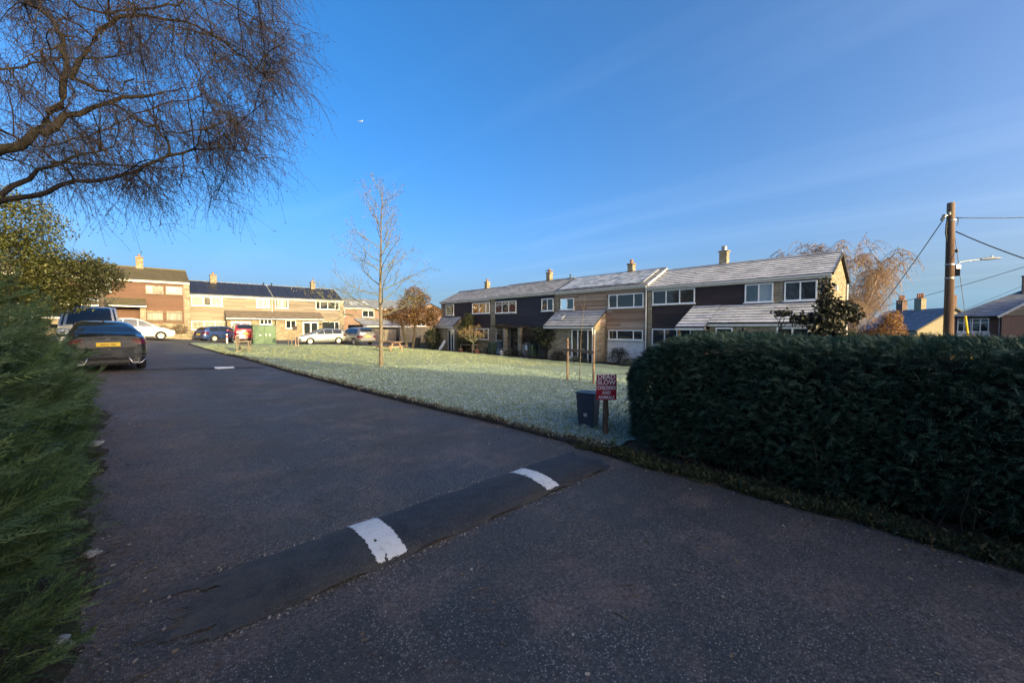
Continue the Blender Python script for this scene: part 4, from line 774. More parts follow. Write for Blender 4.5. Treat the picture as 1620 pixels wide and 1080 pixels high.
# ================================================================ TREES AND SHRUBS
def curve(p0, p1, p2, k):
    t = np.linspace(0, 1, k)[:, None]; return (1 - t) ** 2 * p0 + 2 * t * (1 - t) * p1 + t * t * p2
def wander(p, d, L, k, jit, pull=(0, 0, 0), rng=RNG):
    """a crooked shoot: start p, direction d, length L"""
    pts = [np.array(p, float)]; d = np.array(d, float); d /= np.linalg.norm(d) + 1e-9; pull = np.array(pull, float)
    for _ in range(k - 1):
        d = d + rng.normal(0, jit, 3) + pull / k; d /= np.linalg.norm(d) + 1e-9; pts.append(pts[-1] + d * L / (k - 1))
    return np.array(pts)
def grow(p, d, L, r, lev, spec, out, rng):
    """recursive bare tree: spec[lev] = (points, jitter, pull, n_children, child_len, angle, start, r_ratio)"""
    k, jit, pull, nc, cl, ang, st, rr = spec[lev]; pts = wander(p, d, L, k, jit, pull, rng)
    rad = np.linspace(r, r * rr, k); out[lev].append((pts, rad))
    if lev + 1 >= len(spec): return
    ph = rng.uniform(0, 6.28)
    for i in range(nc):
        t = st + (1 - st) * (i + rng.uniform(.1, .9)) / nc; j = min(k - 2, int(t * (k - 1))); f = t * (k - 1) - j; q = pts[j] * (1 - f) + pts[j + 1] * f
        tan = pts[j + 1] - pts[j]; tan /= np.linalg.norm(tan) + 1e-9; ph += 2.4 + rng.uniform(-.5, .5)
        ref = np.array([0, 0, 1.0]) if abs(tan[2]) < .9 else np.array([1.0, 0, 0]); a = np.cross(tan, ref); a /= np.linalg.norm(a); b = np.cross(a, tan)
        an = ang * rng.uniform(.75, 1.25); dd = tan * math.cos(an) + (a * math.cos(ph) + b * math.sin(ph)) * math.sin(an)
        grow(q, dd, L * cl * (1.05 - .55 * t) * rng.uniform(.7, 1.2), max(rad[j] * .62, .0025), lev + 1, spec, out, rng)
LEAF_V = np.array([(0, 0, 0), (.5, .32, .06), (1, 0, 0), (.5, -.32, .06)]); LEAF_F = [np.array([(0, 1, 2), (0, 2, 3)])]
def leaf_mesh(name, pos, size, mat, spread=1.0, parent=None, up=.3, mats=None, tv=None, tf=None, kind=None, root=None):
    n = len(pos); nd = RNG.normal(0, 1, (n, 3)); nd[:, 2] = np.abs(nd[:, 2]) * (1 + up)
    v, f = scatter(LEAF_V if tv is None else tv, LEAF_F if tf is None else tf, np.asarray(pos) - (np.array(origin(parent)) if parent is not None else 0), rot_from(nd, RNG.random(n) * 6.3), size * RNG.uniform(.6, 1.3, n))
    return link(name, mesh_np(name, v, f, [mat]), parent, kind=kind)
def tree_obj(name, loc, label, cat, out, mats_r, group=None, sides=(10, 6, 4, 3, 3), names=('trunk', 'branches', 'twigs', 'twigs', 'twigs')):
    root = empty(name, loc, label, cat, group); by = {}
    for lev, lst in enumerate(out):
        if lst: by.setdefault(names[lev], []).append((lst, sides[lev]))
    for nm, ls in by.items():
        VV, FF, b0 = [], [], 0
        for lst, sd in ls:
            v, f = tubes([p - np.array(loc) for p, _ in lst], [r for _, r in lst], sd); VV.append(v); FF.append(f + b0); b0 += len(v)
        link(nm, mesh_np(nm, np.concatenate(VV), FF, [mats_r[nm] if isinstance(mats_r, dict) else mats_r], smooth=True), root)
    return root
MAT['bark_birch'] = bark_mat('birch_bark', (.010, .0085, .0075), (.026, .022, .019), 9)
MAT['twig_birch'] = plain('birch_twig', (.022, .013, .011), .7, var=.3, bump=0)
MAT['catkin'] = leaf_mat('birch_catkin', [(0, (.03, .016, .013)), (.7, (.07, .036, .025)), (1, (.16, .085, .045))], .8, .25)
MAT['bark_young'] = bark_mat('young_tree_bark', (.10, .078, .055), (.20, .165, .12), 12)
MAT['twig_lit'] = plain('frosted_twig', (.150, .150, .098), .8, var=.25, bump=0)
MAT['bark_dark'] = bark_mat('dark_bark', (.03, .024, .02), (.07, .056, .045), 10)
# ---- birch leaning in from the upper left; limbs as surveyed
def C3(u, v, dep):
    X = (u - 810) / 620 * dep; Yc = dep; Zc = (540 - v) / 620 * dep; cp, sp = math.cos(PITCH), math.sin(PITCH); f = Yc * cp + Zc * sp; z = EYE - Yc * sp + Zc * cp
    return np.array([f * math.sin(YAW) + X * math.cos(YAW), f * math.cos(YAW) - X * math.sin(YAW), z])
trunk_base = np.array([-3.6, 8.4, G(-3.6, 8.4) - .1])
limbs = []
def limb(pix, r0, r1, start=None):
    pts = [C3(*p) for p in pix]
    if start is not None: pts = [start] + pts
    pts = np.array(pts); s = np.r_[0, np.cumsum(np.linalg.norm(np.diff(pts, axis=0), axis=1))]; n = max(8, int(s[-1] / .16)); t = np.linspace(0, s[-1], n)
    q = np.stack([np.interp(t, s, pts[:, i]) for i in range(3)], 1)
    for _ in range(2): q[1:-1] = (q[:-2] + 2 * q[1:-1] + q[2:]) / 4
    q[1:-1] += RNG.normal(0, .018, (n - 2, 3)); r = .78 * np.linspace(r0, r1, n) * (1 + .12 * np.sin(np.linspace(0, 9, n))); limbs.append((q, r)); return q
top = trunk_base + [.5, .1, 3.0]
tr = np.array([trunk_base, trunk_base + [.06, .0, .9], trunk_base + [.2, .05, 2.0], top, top + [.3, .1, 1.6], top + [.5, .1, 3.2], top + [.9, .0, 5.0]])
limb([(0, 242, 5.2), (35, 226, 5.2), (62, 214, 5.3), (76, 186, 5.4), (98, 152, 5.5), (110, 126, 5.5), (102, 108, 5.6), (104, 70, 5.7), (92, 40, 5.8), (70, 18, 5.9), (40, 6, 6.0)], .105, .022, top + [0, 0, .1])
limb([(66, 212, 5.3), (92, 190, 5.4), (140, 170, 5.6), (190, 157, 5.8), (245, 150, 6.0)], .062, .020)
limb([(112, 125, 5.5), (140, 72, 5.6), (165, 46, 5.6), (190, 22, 5.7), (250, 26, 5.9), (330, 48, 6.1), (400, 100, 6.3), (438, 150, 6.4)], .042, .008)
limb([(0, 322, 5.0), (30, 312, 5.0), (70, 300, 5.1), (120, 286, 5.2), (200, 279, 5.5), (228, 264, 5.6), (278, 243, 5.8), (330, 230, 6.0), (390, 240, 6.2)], .075, .010, top + [.0, 0, -.7])
limb([(0, 310, 5.0), (40, 292, 5.1), (62, 268, 5.2), (78, 256, 5.2), (130, 250, 5.3), (150, 236, 5.4), (180, 232, 5.5)], .040, .012)
limb([(80, 258, 5.2), (120, 258, 5.4), (170, 262, 5.6), (225, 264, 5.7)], .026, .012)
limb([(268, 244, 5.8), (268, 215, 5.8), (250, 206, 5.8), (200, 185, 5.7)], .022, .010)
limb([(120, 125, 5.5), (150, 140, 5.6), (172, 155, 5.7), (190, 140, 5.8), (212, 125, 5.9)], .030, .012)
limb([(172, 160, 5.8), (200, 182, 5.9), (250, 205, 6.1), (300, 215, 6.3), (360, 190, 6.6)], .020, .008)
limb([(60, -60, 5.4), (90, -20, 5.5), (110, 10, 5.7), (140, 22, 5.8), (190, 18, 5.9), (260, 10, 6.0), (340, -10, 6.2), (420, 40, 6.4)], .045, .008, top + [.3, .1, 1.6])
limb([(-40, 120, 5.6), (0, 100, 5.8), (40, 112, 6.0), (80, 90, 6.3), (140, 95, 6.6), (220, 80, 6.9)], .035, .010, top + [.2, .1, 1.2])
limb([(0, 200, 6.2), (60, 240, 6.6), (140, 215, 7.0), (230, 175, 7.3), (320, 150, 7.6)], .035, .009, top + [.1, .2, .6])
limb([(60, -150, 5.2), (180, -120, 5.6), (330, -100, 6.0), (440, -20, 6.3)], .04, .010, top + [.4, .1, 2.6])
nodes = np.concatenate([q[max(2, len(q) // 5):] for q, _ in limbs]); nrad = np.concatenate([r[max(2, len(r) // 5):] for _, r in limbs])
sec, ter, twg, cat = [], [], [], []
poly = [(-40, -120), (430, -120), (455, 20), (462, 100), (445, 190), (425, 280), (375, 335), (300, 370), (210, 370), (165, 330), (60, 320), (-40, 300)]
def inside(u, v):
    c = False; n = len(poly)
    for i in range(n):
        (x1, y1), (x2, y2) = poly[i], poly[(i + 1) % n]
        if (y1 > v) != (y2 > v) and u < (x2 - x1) * (v - y1) / (y2 - y1) + x1: c = not c
    return c
while len(sec) < 210:
    u, v, dp = RNG.uniform(-40, 460), RNG.uniform(-120, 330), RNG.uniform(4.6, 7.8)
    if not inside(u, v + 25): continue
    t = C3(u, v, dp); d2 = np.linalg.norm(nodes - t, axis=1); j = int(np.argmin(d2 + RNG.random(len(d2)) * .5))
    if d2[j] > 2.2 or d2[j] < .25: continue
    midp = (nodes[j] + t) / 2 + [0, 0, .12 * d2[j]] + RNG.normal(0, .08 * d2[j], 3); q = curve(nodes[j], midp, t, 7); q[1:-1] += RNG.normal(0, .012, (5, 3)); r0 = min(nrad[j] * .6, .013)
    sec.append((q, np.linspace(r0, .0045, 7)))
src = np.concatenate([q[1:] for q, _ in sec] + [q[len(q) // 3::2] for q, _ in limbs]); outd = C3(300, 250, 6) - C3(-150, 250, 5)
outd /= np.linalg.norm(outd)
for i in range(1700):
    p = src[RNG.integers(len(src))]; d = outd * RNG.uniform(-.2, 1) + RNG.normal(0, .55, 3) + [0, 0, -.1]; q = wander(p, d, RNG.uniform(.25, .75), 6, .16, (0, 0, -.7)); ter.append((q, np.linspace(.0042, .0024, 6)))
src2 = np.concatenate([q[1:] for q, _ in ter])
for i in range(11500):
    p = src2[RNG.integers(len(src2))]; d = outd * RNG.uniform(-.1, .7) + RNG.normal(0, .5, 3) + [0, 0, -.55]; q = wander(p, d, RNG.uniform(.18, .62), 5, .14, (0, 0, -1.0)); twg.append((q, np.linspace(.0021, .0013, 5)))
    if RNG.random() < .95: cat.append(q[-1]); 
    if RNG.random() < .6: cat.append(q[RNG.integers(2, 5)])
out = [[(tr, np.array([.24, .2, .17, .15, .11, .07, .03]))], limbs, sec + ter, twg]
birch = tree_obj('birch_tree', tuple(trunk_base), 'bare weeping birch overhanging the upper left corner', 'tree', out, {'trunk': MAT['bark_birch'], 'branches': MAT['bark_birch'], 'twigs': MAT['twig_birch']}, sides=(12, 9, 4, 3))
CV = np.array([(0, 0, 0), (.5, .2, .0), (1, 0, 0), (.5, -.2, .0), (.5, 0, .2)]); CF = [np.array([(0, 1, 4), (1, 2, 4), (2, 3, 4), (3, 0, 4)])]
leaf_mesh('catkins', np.array(cat), .026, MAT['catkin'], parent=birch, tv=CV, tf=CF, kind='stuff')

# ---- conifers (loose one along the left edge, clipped hedge on the right): fronds of scale-leaf sprays
def spray(n, L, wid, droop, w, sub=2, fwd=.75):
    V, F = [], []
    def blade(p, q, ww, up=.0):
        p, q = Vector(p), Vector(q); t = (q - p); s = Vector((-t.y, t.x, 0)).normalized() * ww; k = len(V); m_ = p.lerp(q, .45) + Vector((0, 0, up)); V.extend([tuple(p + (m_ - p) * .3 - s * .9), tuple(q), tuple(p + (m_ - p) * .3 + s * .9)]); F.append((k, k + 1, k + 2))
    axis = lambda t: Vector((t * L, .04 * L * math.sin(t * 4), -droop * L * t * t + .08 * L * math.sin(t * 3)))
    for i in range(n):
        t = (i + .5) / n; p = axis(t); ln = wid * (1 - t) ** .7 * (0.5 + .9 * min(1, t * 4)) + .04 * L
        for s in (1, -1):
            e = p + Vector((ln * fwd, s * ln * (1.5 - fwd), -.12 * ln + random.uniform(-.1, .1) * ln)); blade(p, e, w, .0)
            m1 = p.lerp(e, .5); blade(m1, m1 + Vector((ln * .42, s * ln * .12, random.uniform(-.06, .06) * ln)), w * .8)
            if sub > 1: blade(m1, m1 + Vector((ln * .12, s * ln * .40, random.uniform(-.06, .06) * ln)), w * .8)
    blade(axis(.55), axis(1.08), w, 0); blade(axis(0), axis(.6), w * .6)
    return np.array(V), [np.array(F)]
MAT['conifer'] = leaf_mat('conifer_frond', [(0, (.018, .043, .021)), (.4, (.043, .094, .036)), (.75, (.080, .145, .048)), (1, (.135, .19, .06))], .6, .12, big=((.9, (.05, .07, .02))))
MAT['hedge'] = leaf_mat('clipped_conifer', [(0, (.024, .050, .028)), (.5, (.050, .098, .054)), (.85, (.088, .145, .082)), (1, (.17, .21, .14))], .65, .1)
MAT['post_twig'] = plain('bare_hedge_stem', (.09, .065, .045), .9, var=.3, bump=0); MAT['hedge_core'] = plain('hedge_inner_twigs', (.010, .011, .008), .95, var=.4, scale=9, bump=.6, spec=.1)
MAT['brown_frond'] = leaf_mat('dead_conifer_frond', [(0, (.09, .04, .02)), (1, (.22, .10, .05))], .8, .1)
root = empty('conifer_hedge', (-1.9, 4.0, 0), 'loose feathery green conifer hedge along the left road edge', 'hedge')
blobs = [(-1.5, -1.2, 1.15, 1.5, 2.45), (-1.48, .9, 1.15, 1.4, 2.45), (-1.48, 2.6, 1.15, 1.3, 2.45), (-1.52, 4.2, 1.15, 1.2, 2.38), (-1.6, 5.6, 1.12, 1.15, 2.12), (-1.74, 7.0, 1.10, 1.1, 1.7), (-1.86, 8.4, 1.10, 1.0, 1.2), (-1.98, 9.7, 1.15, .9, .7)]
def blob_pts(cx, cy, rx, ry, h, n, shell=(.72, 1.02)):
    u = RNG.normal(0, 1, (n, 3)); u /= np.linalg.norm(u, axis=1, keepdims=True); u[:, 2] = np.abs(u[:, 2]) * .98 + RNG.uniform(-.1, .1, n); rr = RNG.uniform(*shell, n)[:, None]
    lumpy = 1 + .10 * np.sin(u[:, :1] * 7 + cx * 3) * np.sin(u[:, 1:2] * 6 + cy * 5) + .06 * np.sin(u[:, 2:3] * 11 + cy)
    zb = np.maximum(u[:, 2:3], .0) ; prof = np.where(zb > .0, (1 - zb ** 4.5) ** .5 / np.maximum((1 - zb ** 2) ** .5, .05), 1.0); prof = np.clip(prof, 0, 2.2)
    p = np.concatenate([u[:, :1] * rx * prof, u[:, 1:2] * ry * prof, zb * h], 1) * rr * lumpy + [cx, cy, 0]
    p[:, 2] += G(cx, cy) + .05; return p, u
TVF = [spray(11, L, wd, d, w, 1, .95) for d, w, L, wd in ((.25, .0036, .24, .042), (.5, .0038, .28, .046), (.1, .0034, .20, .036))]
VV, FF, b0 = [], [], 0
for (cx, cy, rx, ry, h) in blobs:
    near = .3 if cy < 0 else .8 if cy < 2 else 1.0 if cy < 6.2 else .7; npl = int(150 * near * (rx * ry + rx * h) / 3.4)
    for ti, (tv, tf) in enumerate(TVF):
        # plumes: each a bunch of sprays fanning round one upswept shoot, with gaps between the bunches
        p0, u = blob_pts(cx, cy, rx, ry, h, npl, (.70, .92)); ax = u * [.75, .5, .25] + RNG.normal(0, .22, (npl, 3)) + [.28, .18, .50]; ax /= np.linalg.norm(ax, axis=1, keepdims=True); Lp = RNG.uniform(.26, .52, npl)
        m_ = 15; ii = np.repeat(np.arange(npl), m_); n = len(ii); t = RNG.random(n) ** .8; rad = RNG.normal(0, 1, (n, 3)); rad -= (rad * ax[ii]).sum(1, keepdims=True) * ax[ii]; rad /= np.linalg.norm(rad, axis=1, keepdims=True)
        p = p0[ii] + ax[ii] * (t * Lp[ii])[:, None]; d = ax[ii] * 1.0 + rad * (.75 - .5 * t)[:, None] + [0, 0, -.06]; d /= np.linalg.norm(d, axis=1, keepdims=True); uu = u[ii]
        z = np.cross(d, np.cross(ax[ii] + RNG.normal(0, .35, (n, 3)), d)); z /= np.linalg.norm(z, axis=1, keepdims=True) + 1e-9; rot = np.stack([d, np.cross(z, d), z], 2)
        sc = RNG.uniform(.55, 1.1, n) * (1.05 - .45 * t); tip = p + d * (.25 * sc)[:, None]; lim = np.interp(tip[:, 2], [0, 1.15, 1.44, 1.84, 2.1, 2.5], [-.20, -.20, -.28, -.46, -.58, -1.0]) - .05 * (tip[:, 1] - 3)
        k = (tip[:, 0] < (lim + RNG.normal(0, .05, npl)[ii])) & ((uu[:, 0] > -.25) | (uu[:, 2] > .75)); v, f = scatter(tv, tf, (p - np.array(root.location))[k], rot[k], sc[k]); VV.append(v); FF.append(f[0] + b0); b0 += len(v)
link('foliage', mesh_np('foliage', np.concatenate(VV), [np.concatenate(FF)], [MAT['conifer']]), root, kind='stuff')
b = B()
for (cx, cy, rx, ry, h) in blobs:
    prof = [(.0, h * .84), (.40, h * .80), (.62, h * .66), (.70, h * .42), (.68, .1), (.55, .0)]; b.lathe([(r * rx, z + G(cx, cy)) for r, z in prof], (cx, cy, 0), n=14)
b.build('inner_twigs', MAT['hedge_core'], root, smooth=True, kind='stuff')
p = np.array([[-.62, 3.0, .62], [-.60, 3.05, .55], [-.64, 2.95, .58], [-.75, 7.2, 1.35], [-.72, 7.15, 1.33]]); p = np.repeat(p, 7, 0) + RNG.normal(0, .035, (35, 3)); n = len(p)
v, f = scatter(*TVF[1], p - np.array(root.location), rot_from(RNG.normal(0, 1, (n, 3)), RNG.random(n) * 6), RNG.uniform(.2, .35, n)); link('dead_frond', mesh_np('dead_frond', v, f, [MAT['brown_frond']]), root, kind='stuff')
# clipped hedge on the right: box x 4.62..6.9, y -9..2.9
root = empty('clipped_hedge', (5.7, -3, 0), 'clipped dark green conifer hedge along the right of the lane', 'hedge')
HX0, HX1, HY0, HY1, HT = 4.60, 6.7, -10.0, 2.85, 1.50
def hedge_surface(n, inset):
    """points on the rounded hedge faces with outward directions"""
    w = np.array([(HY1 - HY0) * 1.35, (HX1 - HX0) * 1.35 * .9, (HX1 - HX0) * (HY1 - HY0) * .8, (HY1 - HY0) * .7]); w = w / w.sum(); c = RNG.choice(4, n, p=w); a, b_ = RNG.random(n), RNG.random(n)
    y_t = HY0 + (HY1 - HY0) * (1 - (1 - a) ** 1.0); x = np.empty(n); y = np.empty(n); z = np.empty(n); N = np.zeros((n, 3))
    k = c == 0; x[k] = HX0; y[k] = HY1 - (HY1 - HY0) * a[k] ** 1.4; z[k] = .1 + b_[k] * (HT - .1); N[k] = (-1, 0, .1)
    k = c == 1; y[k] = HY1; x[k] = HX0 + a[k] * (HX1 - HX0); z[k] = .1 + b_[k] * (HT - .1); N[k] = (0, 1, .1)
    k = c == 2; z[k] = HT; x[k] = HX0 + a[k] * (HX1 - HX0); y[k] = HY1 - (HY1 - HY0) * b_[k] ** 1.4; N[k] = (0, 0, 1)
    k = c == 3; x[k] = HX1; y[k] = HY1 - (HY1 - HY0) * a[k]; z[k] = .1 + b_[k] * (HT - .1); N[k] = (1, 0, .1)
    # round the shoulders and the end, belly out, pinch the foot
    cx = (HX0 + HX1) / 2; hw = (HX1 - HX0) / 2; tz = z / HT
    bel = 1 + .10 * np.sin(np.clip(tz, 0, 1) * PI) - .16 * (1 - tz) ** 2 - .20 * np.clip(tz - .8, 0, 1) ** 2 * 12 * .4
    endf = np.clip((y - (HY1 - 1.1)) / 1.1, 0, 1); x = cx + (x - cx) * bel * np.sqrt(np.maximum(0.05, 1 - .62 * endf ** 2.5)); edge = np.clip((np.abs(x - cx) / hw - .7) / .3, 0, 1)
    z = z - np.where(c == 2, .16 * edge ** 2 + .40 * endf ** 3, .34 * endf ** 3 * np.clip(tz - .6, 0, 1) / .4) - np.where(c == 1, 0, .10 * endf ** 2 * tz); y = y - np.where(c == 1, .28 * (1 - tz) ** 1.5 + .12 * np.clip(tz - .75, 0, 1) * 4 * .5 + .35 * np.clip(np.abs(x - cx) / hw - .5, 0, 1) ** 2, 0)
    lump = .030 * np.sin(y * 2.9 + 1.7 * z) * np.sin(z * 4.3 + y) + .022 * np.sin(y * 7.1 + x * 5) * np.sin(z * 8 + 2 * y) + .015 * np.sin(x * 9 + y * 4.3)
    P = np.stack([x, y, z + gz(x, y) * .6], 1) + N * (lump - inset)[:, None]; return P, N
TH = [spray(5, .082, .030, .2, .0034, 1, .9), spray(5, .094, .032, .4, .0036, 1, .9)]
VV, FF, b0 = [], [], 0
for i, (tv, tf) in enumerate(TH):
    n = 46000; P, N = hedge_surface(n, 0); k = (P[:, 1] > -1.6) & (P[:, 0] < 6.75); P, N = P[k], N[k]; n = len(P); P = P - N * RNG.uniform(.0, .07, n)[:, None]
    d = N * .55 + RNG.normal(0, .38, (n, 3)) + [.0, .45, .30]; d /= np.linalg.norm(d, axis=1, keepdims=True); z = RNG.normal(0, .5, (n, 3)) + [0, 0, 1]; z -= (z * d).sum(1, keepdims=True) * d; z /= np.linalg.norm(z, axis=1, keepdims=True)
    v, f = scatter(tv, tf, P - np.array(root.location), np.stack([d, np.cross(z, d), z], 2), RNG.uniform(.7, 1.35, n)); VV.append(v); FF.append(f[0] + b0); b0 += len(v)
    n = 4500; P, N = hedge_surface(n, .0); keep = (P[:, 1] < -1.5) | (P[:, 0] > 6.7); P, N = P[keep], N[keep]; n = len(P); d = N + RNG.normal(0, .4, (n, 3)); d /= np.linalg.norm(d, axis=1, keepdims=True); z = RNG.normal(0, .5, (n, 3)) + [0, 0, 1]; z -= (z * d).sum(1, keepdims=True) * d; z /= np.linalg.norm(z, axis=1, keepdims=True)
    v, f = scatter(tv, tf, P - np.array(root.location), np.stack([d, np.cross(z, d), z], 2), RNG.uniform(1.5, 2.8, n)); VV.append(v); FF.append(f[0] + b0); b0 += len(v)
link('foliage', mesh_np('foliage', np.concatenate(VV), [np.concatenate(FF)], [MAT['hedge']]), root, kind='stuff')
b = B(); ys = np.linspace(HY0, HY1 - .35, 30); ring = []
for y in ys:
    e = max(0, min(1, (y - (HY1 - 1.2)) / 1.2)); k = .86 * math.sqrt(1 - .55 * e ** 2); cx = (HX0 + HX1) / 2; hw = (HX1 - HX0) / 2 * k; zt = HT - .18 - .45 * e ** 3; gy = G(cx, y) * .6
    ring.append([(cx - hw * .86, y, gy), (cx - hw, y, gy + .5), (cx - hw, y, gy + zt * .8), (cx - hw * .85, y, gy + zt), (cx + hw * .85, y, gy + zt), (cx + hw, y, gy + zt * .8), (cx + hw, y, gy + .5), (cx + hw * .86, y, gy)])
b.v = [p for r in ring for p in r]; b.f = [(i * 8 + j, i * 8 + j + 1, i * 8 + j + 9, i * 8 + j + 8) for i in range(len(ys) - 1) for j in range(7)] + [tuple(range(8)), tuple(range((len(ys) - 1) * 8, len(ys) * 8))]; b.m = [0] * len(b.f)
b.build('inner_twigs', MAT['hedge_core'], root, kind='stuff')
st = []
for i in range(260):
    y = HY1 - .3 - RNG.random() * 5.2; p = np.array([HX0 + RNG.uniform(.12, .5), y, G(4.8, y)]); st.append((wander(p, (RNG.normal(0, .35) - .25, RNG.normal(0, .4), 1), RNG.uniform(.3, .75), 5, .14), np.linspace(.006, .002, 5)))
v, f = tubes([a for a, _ in st], [r for _, r in st], 4); link('bare_stems', mesh_np('bare_stems', v - np.array(root.location), [f], [MAT['post_twig']]), root, kind='stuff')
# stray bramble shoots at the end of the hedge
sp_ = []
for i in range(9):
    p = np.array([4.9 + RNG.uniform(0, 1.2), 2.9, G(5, 3) + RNG.uniform(.1, .9)]); sp_.append((wander(p, RNG.normal(0, .4, 3) + [-.5, .6, .3], RNG.uniform(.35, .8), 8, .12, (0, 0, -1.2)), np.linspace(.004, .0015, 8)))
root = tree_obj('bramble', (5.2, 2.9, 0), 'thin bare bramble shoots straggling from the end of the clipped hedge', 'plant', [[], [], sp_], MAT['twig_birch']); bp = np.concatenate([q[2:] for q, _ in sp_]); leaf_mesh('leaves', bp, .035, MAT['weed'], parent=root, kind='stuff')

# ---- evergreen tree behind the conifers
def crown_tree(name, base, label, cat, trunks, lumps, n, size, mat, group=None, bark=None, twig=(26, .9), tv=None, tf=None, fill=(.35, 1.0), density=None):
    """trunk with limbs reaching into a crown of leaf clumps; lumps: (x,y,z,rx,ry,rz) relative to base"""
    base = np.array(base, float); root = empty(name, tuple(base), label, cat, group); bk = bark or MAT['bark_dark']; P, Rr = [], []
    for q, r in trunks: P.append(np.array(q, float)); Rr.append(np.linspace(r, r * .45, len(q)))
    v, f = tubes(P, Rr, 10); link('trunk', mesh_np('trunk', v, [f], [bk], smooth=True), root); ends = np.concatenate([p[len(p) // 2:] for p in P]); BP, BR = [], []
    lumps = np.array(lumps, float)
    for L in lumps:
        for _ in range(twig[0] // 6 + 1):
            t = L[:3] + RNG.normal(0, .4, 3) * L[3:]; j = np.argmin(np.linalg.norm(ends - t, axis=1) + RNG.random(len(ends)) * .4); q = curve(ends[j], (ends[j] + t) / 2 + [0, 0, .1], t, 6); q[1:-1] += RNG.normal(0, .03, (4, 3)); BP.append(q); BR.append(np.linspace(.03, .008, 6) * twig[1])
    v, f = tubes(BP, BR, 4); link('branches', mesh_np('branches', v, [f], [bk], smooth=True), root)
    vol = lumps[:, 3] * lumps[:, 4] * lumps[:, 5]; vol = vol ** .75; pk = RNG.choice(len(lumps), n, p=vol / vol.sum()); u = RNG.normal(0, 1, (n, 3)); u /= np.linalg.norm(u, axis=1, keepdims=True); r = RNG.uniform(*fill, n) ** .6
    cl = 1 + .22 * np.sin(u[:, 0] * 8 + pk) * np.sin(u[:, 1] * 7 + pk * 2) * np.sin(u[:, 2] * 6 + pk * 3)
    pos = lumps[pk, :3] + u * lumps[pk, 3:] * (r * cl)[:, None]
    # gather leaves into sprigs with gaps between
    cellp = np.sin(pos[:, 0] * 9.1 / max(size * 9, .6) + 2.1 * pk) * np.sin(pos[:, 1] * 8.3 / max(size * 9, .6)) * np.sin(pos[:, 2] * 9.7 / max(size * 9, .6)); pos = pos[(cellp > -.16) | (RNG.random(n) < .3)]
    o = leaf_mesh('leaves', pos + base, size, mat, parent=root, tv=tv, tf=tf, kind='stuff'); return root
MAT['holm'] = leaf_mat('evergreen_oak_leaf', [(0, (.03, .036, .010)), (.45, (.072, .08, .02)), (.8, (.125, .125, .036)), (1, (.20, .19, .07))], .45, .2)
bx, by = -3.75, 20.9; bz = G(bx, by) + .05
crown_tree('evergreen_tree', (bx, by, bz), 'sunlit olive-green evergreen tree behind the dark saloon car', 'tree', [([(0, 0, 0), (.1, 0, 1.2), (.2, .1, 2.4), (.1, .1, 4.0), (.2, 0, 5.4)], .2), ([(.1, 0, 1.4), (.9, .4, 2.6), (1.7, .6, 3.2)], .1), ([(.15, .05, 2.0), (-.6, -.5, 3.2), (-1.3, -.8, 4.2)], .1)],
    [(.1, .1, 3.2, 2.0, 1.8, 1.3), (1.7, .9, 3.0, 1.3, 1.2, 1.0), (-1.4, -1.0, 3.6, 1.6, 1.4, 1.3), (.2, 0, 4.6, 1.7, 1.5, 1.2), (-.8, -.6, 5.5, 1.3, 1.1, .9), (1.0, .5, 2.3, 1.5, 1.2, .7), (2.5, 1.3, 3.1, .8, .8, .7), (-2.4, -1.6, 4.6, 1.3, 1.1, 1.1), (-.9, -.6, 2.5, 1.4, 1.0, .6), (1.3, .6, 2.1, 1.0, .9, .5)], 92000, .078, MAT['holm'])
# ---- young lime-like tree on the lawn
rg = np.random.default_rng(21); out = [[], [], [], [], []]
tb = np.array([7.52, 16.51, G(7.52, 16.51)])
tp = np.array([[0, 0, -.05], [.0, .0, 1.0], [.02, .01, 2.0], [.0, .03, 3.0], [.05, .05, 4.2], [.08, .05, 5.4], [.12, .08, 6.6], [.22, .08, 7.9]]) + tb; out[0].append((tp, np.array([.095, .082, .074, .062, .048, .035, .022, .008])))
spec = [None, (9, .10, (0, 0, .6), 8, .46, .75, .22, .22), (6, .13, (0, 0, .55), 5, .5, .72, .2, .35), (5, .16, (0, 0, .35), 2, .6, .7, .3, .5), (4, .16, (0, 0, .2), 0, .5, .7, .3, .6)]
sd = np.r_[0, np.cumsum(np.linalg.norm(np.diff(tp, axis=0), axis=1))]; ph = .4
for i in range(27):
    t = 2.05 + 5.4 * (i / 26) ** .95; q = np.array([np.interp(t, sd, tp[:, j]) for j in range(3)]); ph += 2.4 + rg.uniform(-.35, .35); an = math.radians(80 - 42 * i / 26); L = (3.1 - 2.1 * (i / 26)) * rg.uniform(.75, 1.12)
    grow(q, (math.cos(ph) * math.sin(an), math.sin(ph) * math.sin(an), math.cos(an)), L, .030 - .018 * i / 26, 1, spec, out, rg)
root = tree_obj('young_tree', tuple(tb), 'slim bare young tree standing on the frosted lawn', 'tree', out, {'trunk': MAT['bark_young'], 'branches': MAT['twig_lit'], 'twigs': MAT['twig_lit']}, sides=(12, 6, 4, 3, 3))
MAT['dryleaf'] = leaf_mat('clinging_dry_leaf', [(0, (.10, .055, .03)), (.6, (.22, .13, .06)), (1, (.36, .26, .12))], .8, .3)
tips = np.array([q[-1] for q, _ in out[3] + out[4]]); leaf_mesh('dry_leaves', tips[rg.random(len(tips)) < .2], .06, MAT['dryleaf'], parent=root, kind='stuff')
